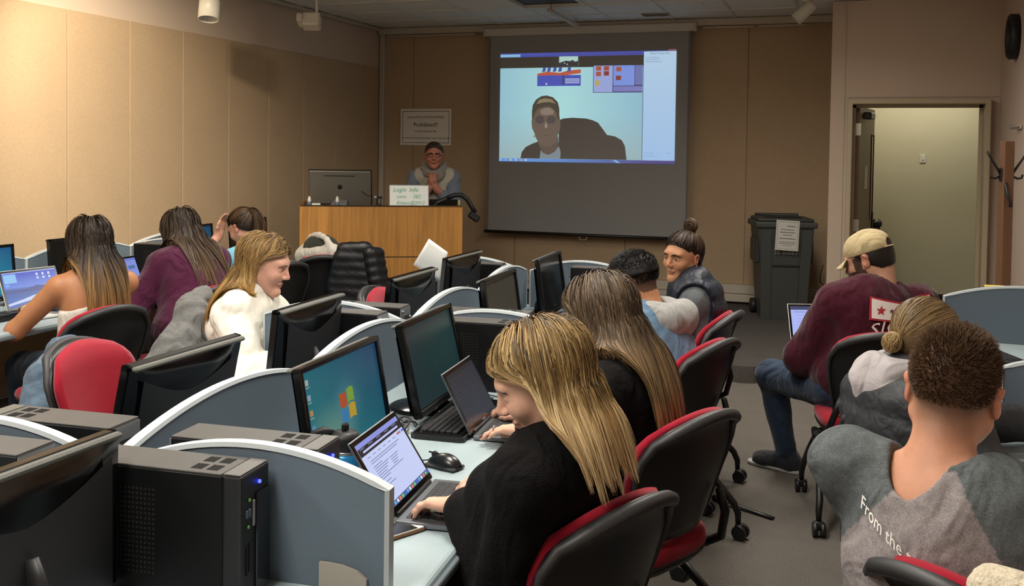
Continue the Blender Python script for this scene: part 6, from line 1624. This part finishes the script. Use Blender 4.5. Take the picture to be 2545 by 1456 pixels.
for cx, r_, c in ((-.1, .022, '#a01f2c'), (-.052, .012, '#6a2030'), (-.02, .007, '#8a2a38'), (.02, .007, '#8a2a38'), (.052, .012, '#6a2030'), (.1, .022, '#a01f2c')): items.append((star(cx, .122 - .008 * (1 - abs(cx) / .15), r_), [list(range(10))], c))
V_, F_ = T('SIGMA', .085, 'CENTER', 0, 1.05); items.append(([(x * 1.02, z + .002 + .03 * (abs(x) / .15) ** 2 * -1 + .02) for x, z, _ in V_], F_, '#d9d2cc'))
items.append((*strip(lambda t: (-.11 + .22 * t, -.022 + .0 * t), lambda t: (-.11 + .22 * t, -.055)), '#a01f2c'))
V_, F_ = T('THE', .026); items.append(([(x, z - .048) for x, z, _ in V_], F_, '#d9d2cc'))
for x in (-.118, .118): items.append((*strip(lambda t: (x - .008 + .016 * t, -.015), lambda t: (x - .008 + .016 * t, -.06), 2), '#d9d2cc'))
off_ = .0045
for k, it in enumerate(items): print_on(p, [it], 'back_print', M_ink, org, ux, uz, din, off=.0065 + .0012 * min(k, 3))

# 6. blonde woman with low bun in dark puffer
p = Person('blonde woman with a low bun in a charcoal puffer jacket', (.24, 3.02), -50, head=(.215, 3.07, 1.072), hyaw=2, hpitch=18, hl=(.62, 3.32, .80), hr=(.63, 2.92, .80), seed=16, elout=.4, hs=.97, fl=(.55, 3.3, 0), fr=(.6, 3.1, 0))
p.body('#d0a188', head_res=.004, brow='#6a5236')
p.top('puffer_jacket', C_char, .045, .94, .3, .004, 18, .01, hem=-.05, puff=(26, .012, V3(0, .25, 1)), armg=.024)
hood = S().ell(p.N + V3(-.02, -.075, .05), (.08, .045, .05), .04).cap(p.N + V3(-.085, .03, .06), p.N + V3(-.05, -.07, .05), .035, .045, .03).cap(p.N + V3(.085, .03, .06), p.N + V3(.05, -.07, .05), .035, .045, .03).ell(p.N + V3(-.01, -.105, .015), (.085, .04, .05), .04).cap(p.N + V3(-.09, -.02, .02), p.N + V3(-.03, -.1, -.02), .03, .03, .03)
V_, F_ = isosurf(lambda Q: np.maximum(hood(Q) + .006 * wob(Q, 36, 7), -p.neck(.012)(Q)), *hood.bounds(.02), .007); link('hood', np_mesh('hood', [(V_, F_)]), cloth('pale_lilac_hood', '#aca6a8', .8), p.rt)
p.pants(C_dark); p.shoes(C_shoe)
col = ramp([(0, '#54432e', '#8a7250'), (.4, '#6a5538', '#a88c60'), (1, '#8f7448', '#cdb07a')])
p.scalp(.005, HL, m=hair_mat(), cols=cap_col('#5a4730')); p.tied_hair(6000, (0, -.105, -.03), HL, col, rad=.0015, vol=.009); bun(p, (0, -.128, -.035), .03, 420, col, .0013)
for e in (-1, 1): MB().lathe([(.001, -.005), (.005, 0), (.001, .005)], 10).build('earring', MATS['pearl'], p.rt, tuple(p.H + p.HR @ V3(e * .086, -.004, -.036) * p.hs))

# 7. short haired man in grey raglan shirt
p = Person('short haired man in a two tone grey shirt seen from behind on the right', (.235, 2.06), -29, male=True, head=(.205, 2.165, 1.13), hyaw=15, hpitch=10, hroll=4, hl=(.3, 2.45, .66), hr=(.6, 2.15, .8), seed=17, sroll=-13, elout=.3, broad=1.1, armw=1.1, neckl=.1, twist=6, hs=1.0, fl=(.2, 2.5, 0), fr=(.5, 2.4, 0))
def crop(q):
    edge = -.095 + np.maximum(0, q[:, 1] + .075) * .95; a = np.clip((q[:, 2] - edge) / .06, 0, 1); a = np.where(q[:, 1] > .05, np.clip((q[:, 2] - .07) / .02, 0, 1), a)
    ear = (np.abs(q[:, 0]) > .0765) & (np.abs(q[:, 2]) < .05); return np.where(ear, 0, a * .85)
p.k['stubble'] = ('#4c382a', crop)
p.body('#c58e72', brow='#4a3524', head_res=.003, cheeks=.3)
un = p.N - p.C; un /= np.linalg.norm(un)
def two_tone(P):
    q = (P - p.Sc); x = q @ p.ax; z = q @ un; y = P[:, 1]
    dark = (np.abs(x) - .05 > -(z - .05) * .8) | (z > .075)
    c = np.where(dark[:, None], np.array(lin('#5d6264')), np.array(lin('#8c8585'))); return c
C_rag = mat('heather_raglan', attr=True, rough=.95, noise=[(70, .14), (320, .3)], bump=[(8, .7, .045, (1, 1, .6)), (24, .25, .012), (420, .35, .0015)], spec=.12)
hol = S().cap(p.N + V3(0, -.005, .0), p.nk + (p.nk - p.N), .084, .11, .02).ell(p.N + V3(0, -.06, -.01), (.04, .05, .055), .04)
p.top('shirt', C_rag, .014, .6, .3, .005, 20, .0065, hem=-.08, cols=two_tone, armg=.018, neckshape=lambda Q: -hol(Q))
p.pants(C_jean); p.shoes(C_shoe)
col = ramp([(0, '#3a2a1e', '#5a4330'), (1, '#4a3626', '#7a5c40')])
p.short_hair(9000, lambda q: np.where(q[:, 1] > .05, .075, -.06 + np.maximum(0, q[:, 1] + .075) * .8) - q[:, 2], lambda q: np.interp(q[:, 2], [-.04, .0, .06, .1], [.004, .006, .012, .022]), col, rad=.0009, lay=(.1, .5, .4), m=4)
# lettering across the back
V_, F_ = T('From the top of the mountain', .036, 'CENTER', .15); org = p.C + (p.N - p.C) * .02 + V3(.0, -.4, 0); A2 = p.ax
print_on(p, [([(x * .8 + .055, z * 1.05 + .06 - .22 * x) for x, z, _ in V_], F_, '#ebe7e2')], 'back_lettering', M_ink, org, A2, un, V3(0, 1, 0), off=.006)

# 8. woman with ombre hair in a tank top
p = Person('woman with long ombre hair in a white tank top typing at the left desk', (-3.42, 3.76), 62, head=(-3.475, 3.83, 1.135), hpitch=14, hl=(-3.80, 3.79, .80), hr=(-3.79, 4.02, .80), seed=18, elout=1.1, armw=1.05, fl=(-3.85, 3.8, 0), fr=(-3.8, 4.05, 0))
p.body('#b27a55', head_res=.005, hand_res=.004, sleeves=0, hand_dirs={-1: ((.1, 1, -.1), (.3, 0, 1))})
arm_body = p.arm(1) + p.arm(-1); lo, hi = (arm_body + p.torso(.0)).bounds(.02)
p.top('tank_top', cloth('white_tank', '#d6d0c6', .85), .012, .3, .4, .004, 24, .01, hem=-.04, arms=False, neckshape=lambda Q: (Q - p.C)[:, 2] - .09 + .3 * np.abs(Q[:, 0]))
V_, F_ = isosurf(lambda Q: (p.torso(.002) + p.arm(1, .001) + p.arm(-1, .001) + p.neck())(Q), lo, hi, .009); link('upper_body', np_mesh('upper_body', [(V_, F_)], cap_col('#b27a55')), skin_mat(), p.rt)
bracelet(p, -1, mat('white_band', '#d8d4cc', .5))
p.pants(C_jean); p.shoes(C_shoe)
col = ramp([(0, '#1c1511', '#30251c'), (.35, '#261c14', '#48372a'), (.65, '#5a4226', '#8f6c3e'), (1, '#8a6438', '#bd9356')])
p.scalp(.008, HL, m=hair_mat(), cols=cap_col('#1f1712')); p.long_hair(5500, .55, HL, col, part=0, rad=.002, vol=.026, m=18, back=.15, lenvar=.12, wid=.095)

# 9. woman in maroon top
p = Person('woman with long brown hair in a plum top leaning over the left desk', (-3.40, 4.55), 70, head=(-3.66, 4.76, 1.115), hpitch=34, hl=(-3.79, 4.62, .80), hr=(-3.85, 4.8, .80), seed=19, elout=.9, armw=1.3, broad=1.12, fl=(-3.8, 4.55, 0), fr=(-3.75, 4.8, 0), torso=1.05)
p.body('#c9977e', head_res=.005, hand_res=.004)
p.top('plum_top', C_purple, .03, .96, .4, .006, 18, .011, hem=-.08, fat=1.2, armg=.02)
p.pants(C_dark, .02); p.shoes(C_shoe)
sc_ = S().cap(p.N + V3(-.06, .08, -.0), p.N + V3(.08, .05, .0), .035, .035, .03).cap(p.N + V3(-.08, .07, -.0), p.C + V3(-.14, .14, -.06), .035, .03, .03)
V_, F_ = isosurf(lambda Q: sc_(Q) + .005 * wob(Q, 40, 3), *sc_.bounds(.02), .01); link('scarf', np_mesh('scarf', [(V_, F_)]), cloth('taupe_scarf', '#9c8f7d', .9), p.rt)
col = ramp([(0, '#241c16', '#3f3228'), (.5, '#32271e', '#5f4c3a'), (1, '#4c3b2a', '#84694a')])
p.scalp(.008, HL, m=hair_mat(), cols=cap_col('#2a211a')); p.long_hair(5000, .56, HL, col, part=0, rad=.0022, vol=.03, m=18, back=.1, lenvar=.3, wid=.12)

# 10. woman with a ponytail in light blue
p = Person('woman with a ponytail in a light blue top resting her head on her hand', (-3.62, 5.62), 82, head=(-3.845, 5.645, 1.075), hpitch=30, hl=(-3.985, 5.575, 1.03), hr=(-4.0, 5.8, .80), seed=20, fl=(-4.0, 5.55, 0), fr=(-4.0, 5.75, 0))
p.body('#c4917a', head_res=.006, hand_res=.005, curl=.5, hand_dirs={-1: ((.1, -.25, 1), (0, 1, .2))})
p.top('blue_top', C_blue, .016, .35, .4, .004, 22, .012, hem=-.05); p.pants(C_dark); p.shoes(C_shoe)
col = ramp([(0, '#1d1511', '#33261b'), (.4, '#2f2318', '#6f5234'), (1, '#3a2b1e', '#8a6a44')])
p.scalp(.007, HL, m=hair_mat(), cols=cap_col('#1f1712')); p.tied_hair(3000, (0, -.1, .07), HL, col, rad=.0024, vol=.012); ponytail(p, (0, -.108, .075), .3, 700, col, .0022)

# 11. woman in white jacket
p = Person('woman with shoulder length dark blonde hair in a white quilted jacket', (-2.37, 3.56), -76, head=(-2.30, 3.53, 1.125), hpitch=16, hyaw=0, hl=(-2.02, 3.70, .80), hr=(-2.02, 3.40, .80), seed=21, hs=1.0, fl=(-2.0, 3.7, 0), fr=(-2.0, 3.45, 0))
p.body('#d3a08a', head_res=.0036, brow='#6f5538', cheeks=.35)
colr = S().cap(p.N + V3(-.03, -.02, -.01), p.N + V3(.03, -.02, -.01), .055, .055, .03).cap(p.N + V3(-.06, .02, .0), p.N + V3(-.03, .08, -.04), .025, .025, .03).cap(p.N + V3(.06, .02, .0), p.N + V3(.03, .08, -.04), .025, .025, .03)
p.top('white_jacket', C_white, .034, .95, .4, .007, 16, .009, hem=-.06, armg=.034, collar=colr, puff=(30, .012, V3(.35, .2, 1)))
p.pants(C_jean); p.shoes(C_shoe)
col = ramp([(0, '#5a4328', '#9a7a48'), (.5, '#6f5430', '#b8945a'), (1, '#8a6434', '#c09550')])
p.scalp(.006, HL, m=hair_mat(), cols=cap_col('#5f4828')); p.long_hair(6000, .36, HL, col, part=.0, rad=.0015, vol=.016, m=16, back=.45, lenvar=.3, wave=.006, facey=.0)

# 12. presenter standing behind the lectern
p = Person('woman in glasses and a grey scarf standing behind the lectern with clasped hands', (-3.60, 8.30), 203, stand=.87, floor=.12, head=(-3.575, 8.205, 1.565), hpitch=0, hl=(-3.515, 8.10, 1.28), hr=(-3.56, 8.085, 1.28), seed=22, scale=.98, elout=1.2, armw=1.15, hs=1.0, broad=1.1)
p.body('#a8705c', lips='#7a4038', brow='#3a2a20', head_res=.005, hand_res=.005, curl=.9, hand_dirs={-1: ((.35, .25, 1), (-.6, .8, 0)), 1: ((-.35, .25, 1), (.6, .8, 0))})
p.top('blue_grey_shirt', cloth('blue_grey_knit', '#69717f', .9), .012, .55, .3, .004, 22, .012, hem=-.1, armg=.016)
p.top('cream_vest', cloth('cream_fleece', '#a59f92', .9), .03, .3, .1, .004, 22, .012, hem=-.12, arms=False, vest=True)
scf = S()
for k in range(9):
    a, b_ = R(40 * k), R(40 * (k + 1)); scf.cap(p.N + V3(.085 * math.sin(a), .075 * math.cos(a) + .02, .02 - .05 * math.cos(a)), p.N + V3(.085 * math.sin(b_), .075 * math.cos(b_) + .02, .02 - .05 * math.cos(b_)), .038, .038, .03)
scf.cap(p.N + V3(-.06, .1, -.04), p.N + V3(.03, .13, -.12), .04, .04, .03)
V_, F_ = isosurf(lambda Q: scf(Q) + .006 * wob(Q, 50, 3), *scf.bounds(.02), .01); link('scarf', np_mesh('scarf', [(V_, F_)]), cloth('grey_scarf', '#7f7b73', .95), p.rt)
p.pants(C_dark); p.shoes(C_shoe)
col = ramp([(0, '#2a1f18', '#4a382a'), (1, '#2f241b', '#4f3d2e')]); p.scalp(.004, HL, m=hair_mat(), cols=cap_col('#2f241b')); p.tied_hair(1500, (0, -.11, .0), HL, col, rad=.0026, vol=.006); eyebrow_glasses(p, M_hole)
# ------------------------------------------------------------------ clothes and bags left on chairs
def drape(name, label, cat, S_, m, res=.011, fold=.008, ff=34, seed=1, puff=None, cut=None, parts=None):
    lo, hi = S_.bounds(.03)
    base = np.array([(lo[0] + hi[0]) / 2, (lo[1] + hi[1]) / 2, lo[2] + .03])
    def f(Q):
        d = S_(Q) + fold * wob(Q * np.array([1, 1, .45]), ff, seed) + fold * .4 * wob(Q, ff * 2.4, seed + 1)
        if puff: d = d - puff[1] * (np.abs(np.sin(Q[:, 2] * puff[0])) ** .6 - .6)
        return d if cut is None else np.maximum(d, cut(Q))
    t_ = thing(name, label, cat, tuple(base)); V_, F_ = isosurf(f, lo, hi, res)
    link('cloth_body', np_mesh(name, [(V_ - base, F_)]), m, t_)
    for nm, S2, m2 in (parts or []):
        V_, F_ = isosurf(lambda Q: S2(Q) + fold * .5 * wob(Q, ff, seed + 2), *S2.bounds(.03), res); link(nm, np_mesh(nm, [(V_ - base, F_)]), m2, t_)
    return t_
# grey hoodie slung on the chair of the woman in plum
s_ = S().cap((-3.10, 4.20, .86), (-3.02, 4.02, .80), .045, .07, .05).cap((-3.02, 4.02, .80), (-3.0, 3.86, .64), .07, .085, .06).cap((-3.0, 3.86, .64), (-3.05, 3.72, .52), .085, .08, .06).cap((-3.0, 4.0, .76), (-3.0, 3.98, .55), .05, .07, .06)
slv = S().cap((-3.0, 4.02, .80), (-2.97, 4.0, .62), .045, .05, .03)
drape('hoodie', 'grey hoodie slung over the chair of the woman in plum', 'hoodie', s_, cloth('hoodie_grey', '#6d6d6b', .95, [(25, .12), (220, .25)]), .012, .016, 26, 3, parts=[('sleeve', slv, MATS['hoodie_grey'])])
# denim jacket hanging beside the empty red chair
s_ = S().cap((-3.42, 3.55, .60), (-3.22, 3.42, .70), .06, .07, .05).cap((-3.22, 3.42, .70), (-3.12, 3.22, .66), .07, .07, .05).cap((-3.12, 3.22, .66), (-3.1, 3.05, .42), .07, .08, .06).cap((-3.1, 3.05, .42), (-3.0, 3.0, .25), .08, .05, .06)
slv = S().cap((-3.1, 3.2, .62), (-2.98, 3.12, .38), .045, .05, .04)
drape('denim_jacket', 'pale blue denim jacket hanging at the left beside the empty red chair', 'jacket', s_, cloth('pale_denim', '#57697a', .9, [(10, .2), (260, .18)]), .012, .014, 26, 5, parts=[('sleeve', slv, MATS['pale_denim'])])
# black puffer jacket over the chair near the lectern
cx, cy = -3.24, 6.10
s_ = S()
for k in range(9):
    z = .93 - k * .058; w_ = .05 + .012 * min(k, 5); s_.cap((cx - w_, cy - .1 - .004 * k, z), (cx + w_ + .05, cy - .04, z - .01 * k * .3), .052 if k else .04, .05, .018)
s_.cap((cx - .05, cy + .02, .92), (cx + .12, cy + .05, .88), .05, .05, .03)
slv = S()
for k in range(7): slv.cap((cx + .14 + .012 * k, cy - .06, .9 - .06 * k), (cx + .16 + .012 * k, cy + .02, .89 - .06 * k), .05, .048, .015)
drape('puffer_jacket', 'black quilted puffer jacket over the chair before the lectern', 'jacket', s_, mat('black_nylon', '#15161a', .42, noise=(20, .1), bump=(45, .4, .005), spec=.4), .011, .004, 30, 7, parts=[('sleeve', slv, MATS['black_nylon'])])
# white bag with a dark opening behind it
bx, by, bz = -3.62, 6.26, .86
s_ = S()
for k in range(10):
    a, b_ = math.pi * k / 10, math.pi * (k + 1) / 10
    s_.cap((bx - .15 * math.cos(a), by + .08 * math.cos(a), bz + .13 * math.sin(a)), (bx - .15 * math.cos(b_), by + .08 * math.cos(b_), bz + .13 * math.sin(b_)), .02, .02, .02)
s_.cap((bx - .16, by + .02, bz - .02), (bx + .17, by - .06, bz + .02), .05, .045, .04).cap((bx - .16, by + .08, bz - .02), (bx - .16, by, bz - .3), .06, .07, .05).cap((bx + .12, by - .02, bz), (bx - .05, by, bz - .28), .06, .07, .05)
lin_ = S().ell((bx, by + .03, bz + .035), (.145, .07, .1), .03)
st_ = S().cap((bx - .08, by - .085, bz - .03), (bx + .14, by - .1, bz + .0), .012, .012, .02)
drape('backpack', 'white bag with a dark open top on the seat behind the puffer jacket', 'bag', s_, cloth('white_canvas', '#cfcac0', .85), .011, .006, 30, 9, parts=[('dark_lining', lin_, cloth('olive_lining', '#3d3d35', .9)), ('pink_strap', st_, cloth('coral_strap', '#b8756c', .8))])
# cream fleece in the bottom right corner, over a chair
chair((.50, 1.36), -40, 'chair under the cream fleece in the bottom right corner')
s_ = S().cap((.235, 1.675, .885), (.395, 1.54, .90), .075, .08, .06).cap((.29, 1.63, .8), (.31, 1.57, .55), .08, .09, .06).cap((.41, 1.51, .84), (.43, 1.43, .55), .08, .09, .06)
drape('fleece_jacket', 'cream fleece draped over a chair in the bottom right corner', 'jacket', s_, cloth('cream_sherpa', '#cfc3ac', .95, [(60, .1), (240, .2)], (120, .8, .006)), .012, .01, 28, 11, parts=[('collar', S().cap((.225, 1.67, .935), (.375, 1.55, .95), .04, .045, .03), MATS['cream_sherpa'])])
